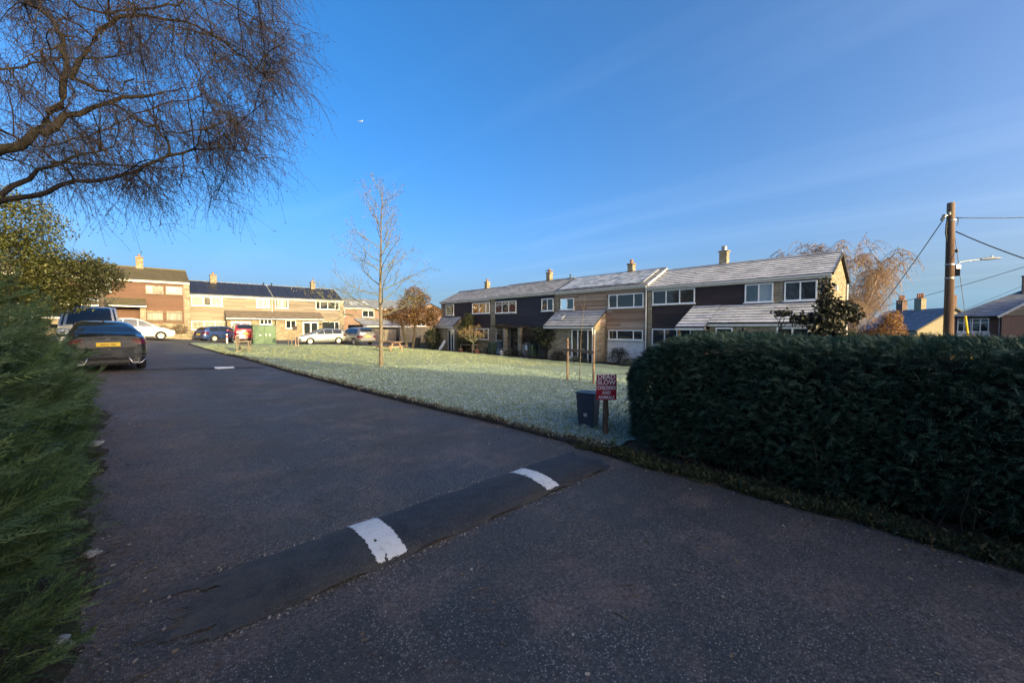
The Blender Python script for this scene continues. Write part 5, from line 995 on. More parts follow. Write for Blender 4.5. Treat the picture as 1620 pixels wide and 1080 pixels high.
tips = np.array([q[-1] for q, _ in out[3] + out[4] if q[-1][2] < tb[2] + 3.4]); tips = np.repeat(tips, 3, 0) + rg.normal(0, .07, (len(tips) * 3, 3)); MAT['limeleaf'] = leaf_mat('last_green_leaf', [(0, (.13, .12, .03)), (1, (.26, .22, .07))], .7, .3); leaf_mesh('last_leaves', tips, .055, MAT['limeleaf'], parent=root, kind='stuff')
# ---- brown two-stemmed tree
MAT['russet'] = leaf_mat('russet_leaf', [(0, (.055, .03, .014)), (.5, (.12, .062, .028)), (.85, (.20, .11, .05)), (1, (.30, .19, .09))], .7, .25)
crown_tree('thorn_tree', (19.0, 34.9, G(19, 34.9)), 'russet two-stemmed thorn tree behind the picnic table', 'tree', [([(-.35, .2, 0), (-.5, .3, 1.2), (-.8, .4, 2.3), (-1.1, .5, 3.4)], .14), ([(.1, 0, 0), (.3, -.1, 1.2), (.35, -.1, 2.4), (.3, 0, 4.4)], .15)],
    [(-.5, .2, 3.0, 1.7, 1.5, .8), (.8, -.4, 3.2, 1.6, 1.4, .9), (.1, 0, 4.3, 1.5, 1.3, 1.0), (.3, -.2, 5.4, 1.0, .9, .75), (-1.6, .9, 3.4, 1.1, 1.0, .7), (1.9, -1.1, 3.6, 1.0, .9, .6), (1.7, -.9, 2.7, .9, .9, .5), (1.2, -.7, 4.9, .6, .6, .5)], 15000, .14, MAT['russet'])
# ---- shrubs by the right terrace
MAT['shrub'] = leaf_mat('dark_shrub_leaf', [(0, (.008, .012, .008)), (.6, (.018, .026, .015)), (1, (.045, .055, .03))], .6, .15)
MAT['olive'] = leaf_mat('olive_shrub_leaf', [(0, (.018, .022, .008)), (.6, (.04, .046, .016)), (1, (.085, .085, .03))], .6, .2)
MAT['ivy'] = leaf_mat('dull_climber', [(0, (.03, .022, .015)), (.6, (.06, .045, .03)), (1, (.05, .06, .03))], .8, .15)
MAT['lowplant'] = leaf_mat('low_frosted_plant', [(0, (.02, .026, .014)), (.6, (.06, .07, .04)), (1, (.28, .30, .27))], .7, .15)
MAT['plum'] = leaf_mat('plum_dark_leaf', [(0, (.009, .010, .008)), (.6, (.020, .022, .015)), (1, (.045, .048, .03))], .5, .12)
def shrub(name, x, y, w, d, hgt, n, size, mat, label, cat='shrub', lumps=None, group=None, z0=0.0):
    L = lumps or [(0, 0, hgt * .45, w * .5, d * .5, hgt * .5), (w * .15, d * .1, hgt * .7, w * .33, d * .33, hgt * .3), (-w * .2, -d * .1, hgt * .55, w * .32, d * .32, hgt * .33)]
    return crown_tree(name, (x, y, G(x, y) + z0), label, cat, [([(0, 0, 0), (.02, .02, hgt * .3), (.0, .05, hgt * .6)], .05), ([(.05, 0, 0), (w * .15, .0, hgt * .3), (w * .2, .0, hgt * .55)], .035)], L, n, size, mat, group, twig=(12, .6))
shrub('round_shrub', 21.3, 34.6, 2.1, 2.2, 2.35, 7000, .10, MAT['shrub'], 'big rounded dark shrub left of the far house door')
shrub('tall_evergreen', 21.9, 29.9, 1.7, 2.0, 3.4, 9000, .10, MAT['olive'], 'tall dark evergreen shrub climbing beside the far house', lumps=[(0, 0, 1.1, .9, 1.0, 1.2), (.1, .1, 2.2, .75, .8, 1.0), (.2, -.3, 3.0, .5, .6, .75)])
shrub('porch_shrub', 21.7, 19.6, 1.3, 1.7, 2.4, 6500, .10, MAT['shrub'], 'dark spreading shrub under the eave beside the black front door', lumps=[(0, 0, 1.75, .7, 1.1, .55), (0, .5, 2.1, .6, .8, .4), (0, -.1, 1.1, .5, .6, .5)])
shrub('climber', 22.3, 25.1, .7, .6, 2.4, 3500, .08, MAT['ivy'], 'leafless brown climber over the porch of the black-boarded house', lumps=[(0, 0, 2.5, .35, 1.6, .22), (.2, .6, 1.4, .25, .4, 1.2), (.1, -1.8, 1.6, .3, .8, .9)])
shrub('wall_climber', 22.5, 21.8, .6, 1.6, 2.4, 3200, .08, MAT['ivy'], 'dull climber spread over stone right of the black-boarded house porch', lumps=[(0, .6, 2.3, .2, .9, .25), (0, .2, 1.2, .25, .9, .9)])
for i, (x, y, w, hh, n, mt, lb) in enumerate([(21.5, 13.3, 1.5, 1.15, 3500, MAT['plum'], 'dark bare-stemmed bush under the cedar house window'), (21.2, 12.3, 1.6, .5, 2500, MAT['lowplant'], 'low pale frosted plant at the bed edge near the hedge'), (21.4, 11.0, 1.2, 1.2, 2600, MAT['lowplant'], 'straggly pale plant in the bed just beyond the hedge top'), (21.0, 17.8, 1.3, .8, 2400, MAT['plum'], 'dark low bush before the black front door'), (21.2, 16.2, 1.6, .5, 2200, MAT['lowplant'], 'low green cover plant below the porch corner'), (21.5, 26.4, .9, .7, 1500, MAT['lowplant'], 'small green plant beside the far wheelie bin'), (21.6, 23.2, 1.6, .7, 1800, MAT['shrub'], 'low dark plant at the foot of the climber-covered porch')]):
    shrub('garden_bush', x, y, w, w, hh, n, .06, mt, lb, 'bush', group='bushes in the terrace front beds')
# pruned tree with amber seed heads
rg = np.random.default_rng(5); out = [[], [], []]; tb = np.array([21.3, 27.9, G(21.3, 27.9)])
out[0].append((np.array([[0, 0, 0], [.02, 0, .5], [.0, .02, .95]]) + tb, np.array([.10, .085, .09]))); heads = []
for i in range(26):
    a = i * 2.4; el = rg.uniform(.35, 1.25); d = np.array([math.cos(a) * math.cos(el), math.sin(a) * math.cos(el), math.sin(el)]); q = wander(out[0][0][0][-1], d, rg.uniform(.7, 1.5), 6, .12, (0, 0, .4), rg); out[1].append((q, np.linspace(.04, .014, 6)))
    for _ in range(4):
        s = wander(q[-1], d + rg.normal(0, .5, 3), rg.uniform(.15, .4), 4, .15, (0, 0, .2), rg); out[2].append((s, np.linspace(.012, .006, 4))); heads.append(s[-1])
MAT['seedhead'] = leaf_mat('amber_seed_head', [(0, (.16, .10, .05)), (.6, (.34, .23, .12)), (1, (.48, .36, .22))], .8, .3)
root = tree_obj('pruned_tree', tuple(tb), 'small pruned tree with amber seed heads before the far right house', 'tree', out, {'trunk': MAT['twig_lit'], 'branches': MAT['twig_lit'], 'twigs': MAT['twig_lit']}); hp = np.repeat(np.array(heads), 26, 0); leaf_mesh('seed_heads', hp + RNG.normal(0, .085, hp.shape), .065, MAT['seedhead'], parent=root, kind='stuff')
# ---- dark leafy tree before the stone gable
crown_tree('plum_tree', (19.2, 2.8, G(19.2, 2.8)), 'small dark-leaved tree in front of the sunlit stone gable', 'tree', [([(0, 0, 0), (.05, 0, .8), (.05, .05, 1.6), (.1, 0, 2.6), (.0, .0, 3.6)], .06), ([(.05, 0, 1.2), (-.3, .6, 1.8), (-.5, 1.4, 2.2)], .035), ([(.05, 0, 1.3), (.3, -.5, 2.0), (.5, -.9, 2.4)], .035)],
    [(0, 0, 2.5, .75, .6, .6), (0, .0, 3.2, .5, .40, .45), (-.05, .05, 3.8, .3, .22, .35), (.3, -.5, 2.95, .5, .35, .4), (-.3, .7, 2.6, .5, .5, .25), (-.5, 1.35, 2.85, .35, .4, .14), (.1, -.2, 1.6, .6, .6, .5), (.5, -.75, 2.8, .3, .3, .4), (-.1, .5, 1.8, .5, .4, .3), (.0, -.1, 2.0, .6, .5, .5)], 5600, .15, MAT['plum'], fill=(.1, 1.0), twig=(20, .6))
# ---- weeping birch behind the gable, russet hedge and yellow bush
rg = np.random.default_rng(33); out = [[], [], [], [], []]; tb = np.array([49.0, 5.7, -1.0])
for i in range(6):
    a = i * 1.05 + .3; q = wander(tb + [0, 0, .2], (math.cos(a) * .28, math.sin(a) * .28, 1), rg.uniform(8.6, 11.6), 9, .06, (math.cos(a) * .35, math.sin(a) * .35, .1), rg); out[0].append((q[:7], np.linspace(.18, .03, 7)))
    spec2 = [None, (7, .12, (0, 0, .2), 9, .5, .8, .25, .3), (7, .13, (0, 0, -1.6), 5, .75, .7, .15, .4), (6, .12, (0, 0, -2.4), 0, .6, .6, .2, .5)]
    for k in range(16):
        t = rg.uniform(.3, 1); j = min(7, int(t * 8)); ph = rg.uniform(0, 6.3); grow(q[j], (math.cos(ph) * .85, math.sin(ph) * .85, .75), rg.uniform(1.5, 3.0), .05, 1, spec2, out, rg)
MAT['bark_pale'] = bark_mat('pale_birch_bark', (.20, .15, .12), (.38, .31, .26), 6); MAT['twig_russet'] = plain('russet_twig', (.30, .20, .135), .8, var=.3, bump=0); MAT['straw'] = leaf_mat('straw_leaf', [(0, (.18, .10, .06)), (.6, (.32, .21, .12)), (1, (.42, .31, .2))], .8, .35)
sp = np.concatenate([q[1:] for q, _ in out[1] + out[2]])
for i in range(3200):
    p = sp[rg.integers(len(sp))]; a = rg.uniform(0, 6.3); q = wander(p, (math.cos(a) * .7, math.sin(a) * .7, .1), rg.uniform(.8, 2.4), 6, .10, (0, 0, -3.0), rg); out[3].append((q, np.linspace(.016, .008, 6)))
root = tree_obj('weeping_birch', tuple(tb), 'tall russet weeping birch behind the stone gable', 'tree', out, {'trunk': MAT['bark_pale'], 'branches': MAT['twig_russet'], 'twigs': MAT['twig_russet']}, sides=(8, 4, 3, 3, 3))
tips = np.concatenate([q[1::2] for q, _ in out[3]]); leaf_mesh('leaves', tips[rg.random(len(tips)) < .6], .10, MAT['straw'], parent=root, kind='stuff')
MAT['amber'] = leaf_mat('amber_hedge_leaf', [(0, (.14, .065, .03)), (.5, (.28, .15, .06)), (1, (.40, .26, .12))], .8, .3); MAT['gold'] = leaf_mat('golden_bush_leaf', [(0, (.20, .15, .03)), (.6, (.36, .27, .07)), (1, (.48, .38, .14))], .7, .3); MAT['green'] = leaf_mat('conifer_leaf', [(0, (.012, .03, .012)), (.6, (.025, .055, .02)), (1, (.05, .08, .03))], .7, .1)
crown_tree('beech_bush', (48.5, 3.2, -.9), 'amber beech bush beside the weeping birch', 'bush', [([(0, 0, 0), (0, 0, 1.5), (.1, 0, 2.6)], .1)], [(0, .3, 1.2, 1.5, 1.5, 1.3), (0, -.7, 1.9, 1.3, 1.1, 1.5), (0, -.9, 3.2, .8, .6, .9), (0, 1.2, .9, 1, .9, 1.0)], 9000, .16, MAT['amber'])
crown_tree('golden_bush', (46, .9, -.9), 'rounded golden bush left of the wooden pole', 'bush', [([(0, 0, 0), (0, 0, .8), (0, 0, 1.3)], .06)], [(0, 0, 1.1, .9, .75, .8), (0, -.5, 1.2, .7, .55, .7), (0, .6, .8, .6, .5, .6)], 5000, .13, MAT['gold'])
crown_tree('green_conifer', (33.5, 3.6, -.9), 'small green conifer at the right foot of the stone gable', 'tree', [([(0, 0, 0), (0, 0, 1.2), (0, 0, 2.4)], .07)], [(0, 0, .9, .6, .6, .9), (0, .05, 1.6, .45, .45, .8), (0, -.3, .7, .6, .6, .8)], 5000, .10, MAT['green'])
crown_tree('garden_shrub', (50, -2.6, -.6), 'pale wispy shrub in front of the brick bungalow', 'shrub', [([(0, 0, 0), (0, .1, .8), (0, .1, 1.4)], .05)], [(0, 0, .9, .8, .8, .5), (0, .4, 1.0, .6, .6, .6)], 1500, .17, MAT['straw'])
crown_tree('lit_hedge', (38, -2.2, -.9), 'bright sunlit garden hedge beyond the clipped hedge at right', 'hedge', [([(0, 0, 0), (0, 0, .6), (0, 0, .9)], .05)], [(0, y, .85, .7, .8, .75) for y in np.linspace(-3.2, 1.2, 6)], 9000, .10, leaf_mat('bright_hedge_leaf', [(0, (.05, .07, .015)), (1, (.16, .18, .05))], .7, .2))
crown_tree('dark_hedge', (45, 1.5, -1.0), 'dark low hedge in front of the buff brick house', 'hedge', [([(0, 0, 0), (0, 0, .6), (0, 0, .9)], .05)], [(0, y, .6, .6, .8, .7) for y in np.linspace(-4, 5, 9)], 8000, .13, MAT['green'])
# ---- bare trees beyond the roofs
def far_bare(x, y, z, hgt, wid, n, seed, label):
    rg = np.random.default_rng(seed); out = [[], [], [], []]; tb = np.array([x, y, z]); tp = wander(tb, (0, 0, 1), hgt * .85, 8, .05, (0, 0, .3), rg); out[0].append((tp, np.linspace(.25, .04, 8)))
    sp = [None, (7, .12, (0, 0, .5), 7, .5, .7, .2, .25), (6, .15, (0, 0, .2), 4, .55, .7, .2, .4), (5, .15, (0, 0, 0), 0, .5, .7, .2, .5)]
    for k in range(n):
        t = rg.uniform(.3, 1); j = min(6, int(t * 7)); ph = rg.uniform(0, 6.3); grow(tp[j], (math.cos(ph), math.sin(ph), rg.uniform(.4, 1.1)), wid * rg.uniform(.6, 1), .07, 1, sp, out, rg)
    return tree_obj('bare_tree', tuple(tb), label, 'tree', out, {'trunk': MAT['bark_young'], 'branches': MAT['twig_lit'], 'twigs': MAT['twig_lit']}, 'bare trees behind the houses', sides=(6, 4, 3, 3))
far_bare(31, 45, -1, 8.2, 2.6, 14, 3, 'bare tree showing above the farthest right-terrace roof')
far_bare(35, 43.5, -1, 7.9, 2.6, 14, 4, 'bare tree just right of the first one above the farthest roof')
far_bare(40, 33, -1, 8.6, 2.4, 14, 8, 'bare tree tip above the middle of the right terrace roofs')
far_bare(-1.7, 31, .4, 6.0, 1.3, 9, 9, 'thin bare bush with pale leaves right of the evergreen crown')
shrub('wall_shrub', 1.8, 48.9, 2.2, 1.2, 1.4, 1600, .09, MAT['russet'], 'scrubby brown shrub under the lower windows of the red-brown house', lumps=[(-.6, 0, .8, .8, .4, .5), (.6, 0, .9, .7, .4, .6)])
# ================================================================ VEHICLES
MAT['tyre'] = plain('tyre_rubber', (.018, .018, .019), .85, var=.2, bump=.2); MAT['alloy'] = plain('alloy_rim', (.52, .52, .53), .3, .8, var=.08, bump=0); MAT['alloy_pale'] = plain('pale_wheel_cover', (.66, .65, .63), .45, .3, var=.08, bump=0)
MAT['trim'] = plain('black_plastic_trim', (.016, .016, .018), .5, var=.15, bump=.05); MAT['chrome'] = plain('bright_trim', (.75, .75, .76), .12, .95, var=.03, bump=0)
m = M('tail_lamp_red'); MAT['red_lamp'] = m.fin((.085, .002, .004), .18, spec=.3, coat=.0); m = M('headlamp_glass'); MAT['head_lamp'] = m.fin((.55, .57, .6), .1, spec=.7, coat=.8); MAT['car_glass'] = glass_dark('car_glass', (.008, .010, .012), .03)
MAT['plate_y'] = plain('yellow_plate', (.72, .48, .03), .45, var=.04, bump=0); MAT['plate_w'] = plain('white_plate', (.7, .7, .68), .45, var=.04, bump=0); MAT['ink'] = plain('black_ink', (.012, .012, .014), .6, var=.05, bump=0)
def text_mesh(name, txt, size, mat, parent, M4, depth=.002, align='CENTER', bold=0.0, sx=1.0):
    cu = bpy.data.curves.new(name, 'FONT'); cu.body = txt; cu.size = size; cu.align_x = align; cu.align_y = 'CENTER'; cu.extrude = depth; cu.offset = bold; cu.resolution_u = 3
    to = bpy.data.objects.new(name, cu); COL.objects.link(to); dg = bpy.context.evaluated_depsgraph_get(); me = bpy.data.meshes.new_from_object(to.evaluated_get(dg)); bpy.data.objects.remove(to)
    me.transform(M4 @ Matrix.Diagonal((sx, 1, 1, 1))); me.materials.clear(); me.materials.append(mat); return link(name, me, parent)
def smooth_interp(x, xs, ys):
    """monotone cubic through the stations"""
    xs, ys = np.array(xs, float), np.array(ys, float); h = np.diff(xs); d = np.diff(ys) / h; m_ = np.zeros(len(xs)); m_[1:-1] = np.where(d[:-1] * d[1:] > 0, 2 * d[:-1] * d[1:] / (d[:-1] + d[1:] + 1e-12), 0); m_[0] = d[0]; m_[-1] = d[-1]
    i = np.clip(np.searchsorted(xs, x) - 1, 0, len(h) - 1); t = np.clip((x - xs[i]) / h[i], 0, 1); a, b = ys[i], ys[i + 1]
    return (2 * t**3 - 3 * t**2 + 1) * a + (t**3 - 2 * t**2 + t) * h[i] * m_[i] + (-2 * t**3 + 3 * t**2) * b + (t**3 - t**2) * h[i] * m_[i + 1]
class Car:
    def __init__(c, S): c.S = S; c.L = S['L']; c.hl = S['L'] / 2
    def w(c, x): S = c.S; return smooth_interp(x, [-c.hl, -c.hl + .12, -c.hl + .5, -.2 * c.hl, .5 * c.hl, c.hl - .55, c.hl - .12, c.hl], np.array([.80, .93, .985, 1, .99, .955, .84, .66]) * S['W'] / 2)
    def zb(c, x): S = c.S; return np.interp(x, [-c.hl, -c.hl + .5, c.hl - .5, c.hl], [S['gb'] + .10, S['gb'], S['gb'], S['gb'] + .03])
    def zs(c, x): return smooth_interp(x, *zip(*c.S['shoulder']))
    def zd(c, x): return smooth_interp(x, *zip(*c.S['deck']))
    def zr(c, x): return smooth_interp(x, *zip(*c.S['roof']))
    def endx(c, x, z):
        s = 1 if x > 0 else -1; f = np.clip((abs(x) - (c.hl - .4)) / .4, 0, 1); zc = c.S.get('zc', .55); return x + s * f * f * c.S.get('bulge', .09) * (1 - np.clip(((z - zc) / .42) ** 2, 0, 1.6)) - s * .0
    def side(c, x, z):
        w, zb, zs = c.w(x), c.zb(x), c.zs(x); t = np.clip((z - zb) / (zs - zb), 0, 1); return w * np.interp(t, [0, .14, .4, .62, .85, 1], [.90, .975, 1.0, .992, .985, .955])
    def ring(c, x):
        zb, zs, zd, w = c.zb(x), c.zs(x), c.zd(x), c.w(x); P = [(0, zb), (w * .6, zb), (w * .90, zb)]
        for t in (.07, .14, .26, .4, .52, .62, .74, .85, .93, 1): z = zb + (zs - zb) * t; P.append((float(c.side(x, z)), z))
        y0, z0 = P[-1]; zt = max(zd, zs + .004)
        for k in (.25, .5, .75, 1): a = k * PI / 2; P.append((y0 - (w * .13) * (1 - math.cos(a)), z0 + (zt - .012 - z0) * math.sin(a)))
        y1 = P[-1][0]; P += [(y1 * .75, zt + .0), (y1 * .4, zt + .010), (0, zt + .014)]; return P
    def gwid(c, x):
        xs = [c.S['roof'][0][0], c.S['roof'][-1][0]]; return c.side(x, c.zs(x)) * .985, c.w(x) * c.S.get('tumble', .76)
    def gy(c, x, z):
        wb, wr = c.gwid(x); t = np.clip((z - c.zs(x)) / max(c.S['H'] - .06 - c.zs(x), .05), 0, 1); return wb + (wr - wb) * t ** 1.15
    def gtop(c, x, y):
        zr = float(c.zr(x)); e = float(c.gy(x, zr - .03)); return zr + .022 * (1 - min(1, abs(y / e)) ** 2) - .05 * max(0, abs(y) / e - .82) / .18
    def build(c, name, loc, rz, label, cat, paint_m, pitch=0.0, zsc=1.0, plate=None, rim=None, group=None, lamp_z=(.72, .92), details=None, mirrors=True):
        S = c.S; root = empty(name, loc, label, cat, group, rz=rz); root.rotation_euler = (0, -pitch, rz); root.scale = (1, 1, zsc); hl = c.hl
        xs = np.concatenate([np.linspace(-hl, -hl + .4, 9)[:-1], np.linspace(-hl + .4, hl - .4, 40)[:-1], np.linspace(hl - .4, hl, 9)]); b = B(); rings = []
        for x in xs:
            R1 = c.ring(float(x)); full = R1 + [(-y, z) for y, z in R1[-2:0:-1]]; rings.append([(float(c.endx(float(x), z)), y, z) for y, z in full])
        n = len(rings[0]); b.v = [p for r in rings for p in r]; b.f = [(i * n + j, i * n + (j + 1) % n, (i + 1) * n + (j + 1) % n, (i + 1) * n + j) for i in range(len(rings) - 1) for j in range(n)] + [tuple(range(n - 1, -1, -1)), tuple(range((len(rings) - 1) * n, len(rings) * n))]; b.m = [0] * len(b.f)
        body = b.build('body', [paint_m, MAT['trim']], root, local=True)
        k = B(); wr_ = S['wr']
        for wx in (S['wx'][0], S['wx'][1]):
            for s in (1, -1): k.lathe([(0, -.0), (wr_ + .045, 0), (wr_ + .045, .36), (0, .36)], (wx, s * S['W'] / 2 - .18 + (-.15 if s > 0 else .15), wr_), axis='y', n=28)
        kk = k.build('cutter', [paint_m, MAT['trim']], None, local=True); kk.data.polygons.foreach_set('material_index', [1] * len(kk.data.polygons))
        md = body.modifiers.new('arch', 'BOOLEAN'); md.object = kk; md.operation = 'DIFFERENCE'; md.solver = 'EXACT'
        try: md.use_self = True
        except Exception: pass
        sc_ = tuple(root.scale); l_, r_ = root.location.copy(), root.rotation_euler.copy(); root.location = (0, 0, 0); root.rotation_euler = (0, 0, 0); root.scale = (1, 1, 1)
        bpy.context.view_layer.update(); dg = bpy.context.evaluated_depsgraph_get(); me = bpy.data.meshes.new_from_object(body.evaluated_get(dg)); body.modifiers.clear(); body.data = me; me.name = 'body'; bpy.data.objects.remove(kk)
        root.location, root.rotation_euler, root.scale = l_, r_, sc_
        me.polygons.foreach_set('use_smooth', [True] * len(me.polygons)); me.set_sharp_from_angle(angle=math.radians(32))
        # cabin shell
        xa, xb = S['roof'][0][0], S['roof'][-1][0]; gx = np.linspace(xa, xb, 46); b = B(); rows = []
        for x in gx:
            zs, zr = float(c.zs(x)) - .03, float(c.zr(x)); row = []
            for t in (0, .3, .6, .85, 1): z = zs + (max(zr - .03, zs + .005) - zs) * t; row.append((x, float(c.gy(x, z)), z))
            e = row[-1][1]
            for f in (.93, .8, .5, 0): row.append((x, e * f, max(c.gtop(float(x), e * f), zs + .006)))
            rows.append(row + [(p[0], -p[1], p[2]) for p in row[-2::-1]])
        n = len(rows[0]); b.v = [p for r in rows for p in r]; b.f = [(i * n + j, i * n + j + 1, (i + 1) * n + j + 1, (i + 1) * n + j) for i in range(len(rows) - 1) for j in range(n - 1)] + [tuple(range(n)), tuple(range((len(rows) - 1) * n, len(rows) * n))]; b.m = [0] * len(b.f)
        cab = b.build('cabin', paint_m, root, smooth=True, local=True)
        def strip(nm, x0, x1, s, lo=.05, hi=.085, mat=MAT['car_glass'], k=14):
            V, F = [], []
            for x in np.linspace(x0, x1, k):
                z0, z1 = float(c.zs(x)) + lo, float(c.zr(x)) - hi
                if z1 < z0 + .015: z1 = z0 + .004
                for t in (0, .5, 1): z = z0 + (z1 - z0) * t; V.append((x, s * (float(c.gy(x, z)) + .007), z))
            for i in range(k - 1):
                for j in range(2): F.append((i * 3 + j, i * 3 + j + 1, i * 3 + j + 4, i * 3 + j + 3))
            q = B(); q.add(V, F); q.build(nm, mat, root, smooth=True, local=True)
        for s in (1, -1):
            for (x0, x1) in S['side']: strip('side_window', x0, x1, s)
        def top(nm, x0, x1, inset, mat=MAT['car_glass'], k=12, m_=9, lift=.008):
            V, F = [], []
            for i, x in enumerate(np.linspace(x0, x1, k)):
                e = float(c.gy(x, float(c.zr(x)) - .03)) - inset
                for j in range(m_): y = e * (2 * j / (m_ - 1) - 1); V.append((x, y, c.gtop(float(x), y) + lift))
            for i in range(k - 1):
                for j in range(m_ - 1): F.append((i * m_ + j, i * m_ + j + 1, (i + 1) * m_ + j + 1, (i + 1) * m_ + j))
            q = B(); q.add(V, F); return q.build(nm, mat, root, smooth=True, local=True)
        top('windscreen', S['ws'][0], S['ws'][1], .07); top('rear_window', S['rw'][0], S['rw'][1], S.get('rwi', .10))
        # wheels
        for wx in S['wx']:
            for s in (1, -1):
                t = B(); r = wr_; o = s * (S['W'] / 2 - .055); t.lathe([(r * .66, -.10), (r * .9, -.105), (r * .985, -.085), (r, -.05), (r, .05), (r * .985, .085), (r * .9, .105), (r * .66, .10)], (0, 0, 0), axis='y', n=32)
                wh = t.build('wheel', MAT['tyre'], root, smooth=True, local=True); wh.location = (wx, s * (S['W'] / 2 - .125), r)
                q = B(); q.lathe([(.0, .07), (r * .12, .075), (r * .16, .05), (r * .2, .06)], (0, 0, 0), axis='y', n=20); q.lathe([(r * .58, .06), (r * .66, .095), (r * .68, .09), (r * .62, .02), (r * .58, -.02)], axis='y', n=32)
                for a in range(S.get('spokes', 7)):
                    an = a * 2 * PI / S.get('spokes', 7); q.bar((math.sin(an) * r * .12, .055, math.cos(an) * r * .12), (math.sin(an) * r * .63, .072, math.cos(an) * r * .63), S.get('spw', .07), .03, up=(0, 1, 0))
                q.lathe([(0, .0), (r * .64, .0)], axis='y', n=24, mi=1)
                q.v = [(x, y * s, z) for x, y, z in q.v]; q.build('rim', [rim or MAT['alloy'], MAT['trim']], wh, local=True)
        # lamps wrapped round the corners, front and back
        def wrap(nm, sgn, s, y0, xend, z0, z1, mat, off=.008, zs=4, parent=root):
            V, F = [], []; xe = c.hl - .002
            def path(z):
                we = float(c.side(sgn * xe, z)); pts = [(sgn * xe, y) for y in np.linspace(y0, we * .97, 5)] + [(sgn * x, float(c.side(sgn * x, z))) for x in np.linspace(xe, xend, 9)]
                return [(float(c.endx(px, z)) + sgn * off * (1 if i < 6 else .5), (py + off * (0 if i < 5 else 1)), z) for i, (px, py) in enumerate(pts)]
            for k_ in range(zs + 1): V += [(x, s * y, z) for x, y, z in path(z0 + (z1 - z0) * k_ / zs)]
            for k_ in range(zs):
                for i in range(13): a = k_ * 14 + i; F.append((a, a + 1, a + 15, a + 14))
            q = B(); q.add(V, F); return q.build(nm, mat, parent, smooth=True, local=True)
        for s in (1, -1):
            wrap('tail_lamp', -1, s, S.get('tl_y', .52), hl - .34, *lamp_z, MAT['red_lamp']); wrap('headlamp', 1, s, .42, hl - .42, S.get('hz', (.58, .72))[0], S.get('hz', (.58, .72))[1], MAT['head_lamp'])
        if mirrors:
            for s in (1, -1):
                x = S['ws'][1] * .0 + S['side'][-1][1] - .12; z = float(c.zs(x)) + .10; y = s * (float(c.gy(x, z)) + .12); q = B(); q.box(x - .06, x + .07, y - .10, y + .10, z - .07, z + .08); mr = q.build('door_mirror', paint_m if not S.get('dark_mirror') else MAT['trim'], root, bevel=.035, smooth=True, local=True)
        # plates, bumper trim, grille, sills
        pz = S.get('pz', .62); px = float(c.endx(-hl, pz)) - .018; q = B(); q.box(px - .008, px + .006, -.26, .26, pz - .056, pz + .056); pl = q.build('number_plate', MAT['plate_y'], root, bevel=.004, local=True)
        if plate: text_mesh('lettering', plate, .088, MAT['ink'], pl, Matrix.Translation((px - .010, 0, pz - .002)) @ Matrix.Rotation(-PI / 2, 4, 'Z') @ Matrix.Rotation(PI / 2, 4, 'X'), .0015, bold=.0012, sx=.80)
        fz = S.get('fz', .42); fx = float(c.endx(hl, fz)); q = B(); q.box(fx - .02, fx + .012, -.52, .52, fz - .11, fz + .10); q.build('grille', MAT['trim'], root, bevel=.02, local=True)
        q = B(); q.box(fx + .012, fx + .02, -.26, .26, fz - .03, fz + .08); q.build('number_plate', MAT['plate_w'], root, local=True)
        bz0 = float(c.zb(-hl)); bx_ = float(c.endx(-hl, bz0 + .1)); q = B(); q.box(bx_ - .02, bx_ + .3, -S['W'] * .38, S['W'] * .38, bz0 - .04, bz0 + .10); q.build('rear_valance', MAT['trim'], root, bevel=.02, local=True)
        for s in (1, -1): q = B(); q.box(S['wx'][0] + wr_ + .1, S['wx'][1] - wr_ - .1, s * S['W'] * .44, s * (S['W'] / 2 - .015), S['gb'] - .03, S['gb'] + .07); q.build('sill', MAT['trim'], root, bevel=.01, local=True)
        # door shut lines
        q = B()
        for s in (1, -1):
            for x in S['doors']:
                pts = [(x, s * (float(c.side(x, z)) + .0015), z) for z in np.linspace(S['gb'] + .12, float(c.zs(x)) - .01, 8)]; q.tube(pts, .005, 4)
            for x in S['handles']: z = float(c.zs(x)) - .10; q.box(x - .09, x + .09, s * (float(c.side(x, z)) - .005), s * (float(c.side(x, z)) + .02), z - .012, z + .012)
        q.build('door_lines', MAT['trim'], root, local=True, kind='stuff')
        if details: details(c, root)
        return root
def spec(**k): return k
SALOON = spec(L=4.64, W=1.86, H=1.44, gb=.20, wr=.335, wx=(-1.42, 1.40), shoulder=[(-2.32, .93), (-1.6, .97), (0, .93), (1.2, .90), (2.32, .66)], deck=[(-2.32, 1.03), (-1.9, 1.045), (-1.4, 1.00), (0, .95), (1.05, .98), (1.6, .92), (2.1, .80), (2.32, .70)],
    roof=[(-2.0, 1.03), (-1.75, 1.09), (-1.25, 1.28), (-.75, 1.395), (-.2, 1.44), (.2, 1.425), (.55, 1.33), (1.0, 1.10), (1.2, .98)], ws=(.30, 1.12), rw=(-1.86, -.82), side=[(-1.5, -.95), (-.90, -.12), (-.06, .92)], doors=(-1.02, -.09, 1.0), handles=(-.85, .12), tumble=.66, rwi=.14, pz=.80, tl_y=.50, bulge=.10, zc=.60, spokes=5, spw=.09)
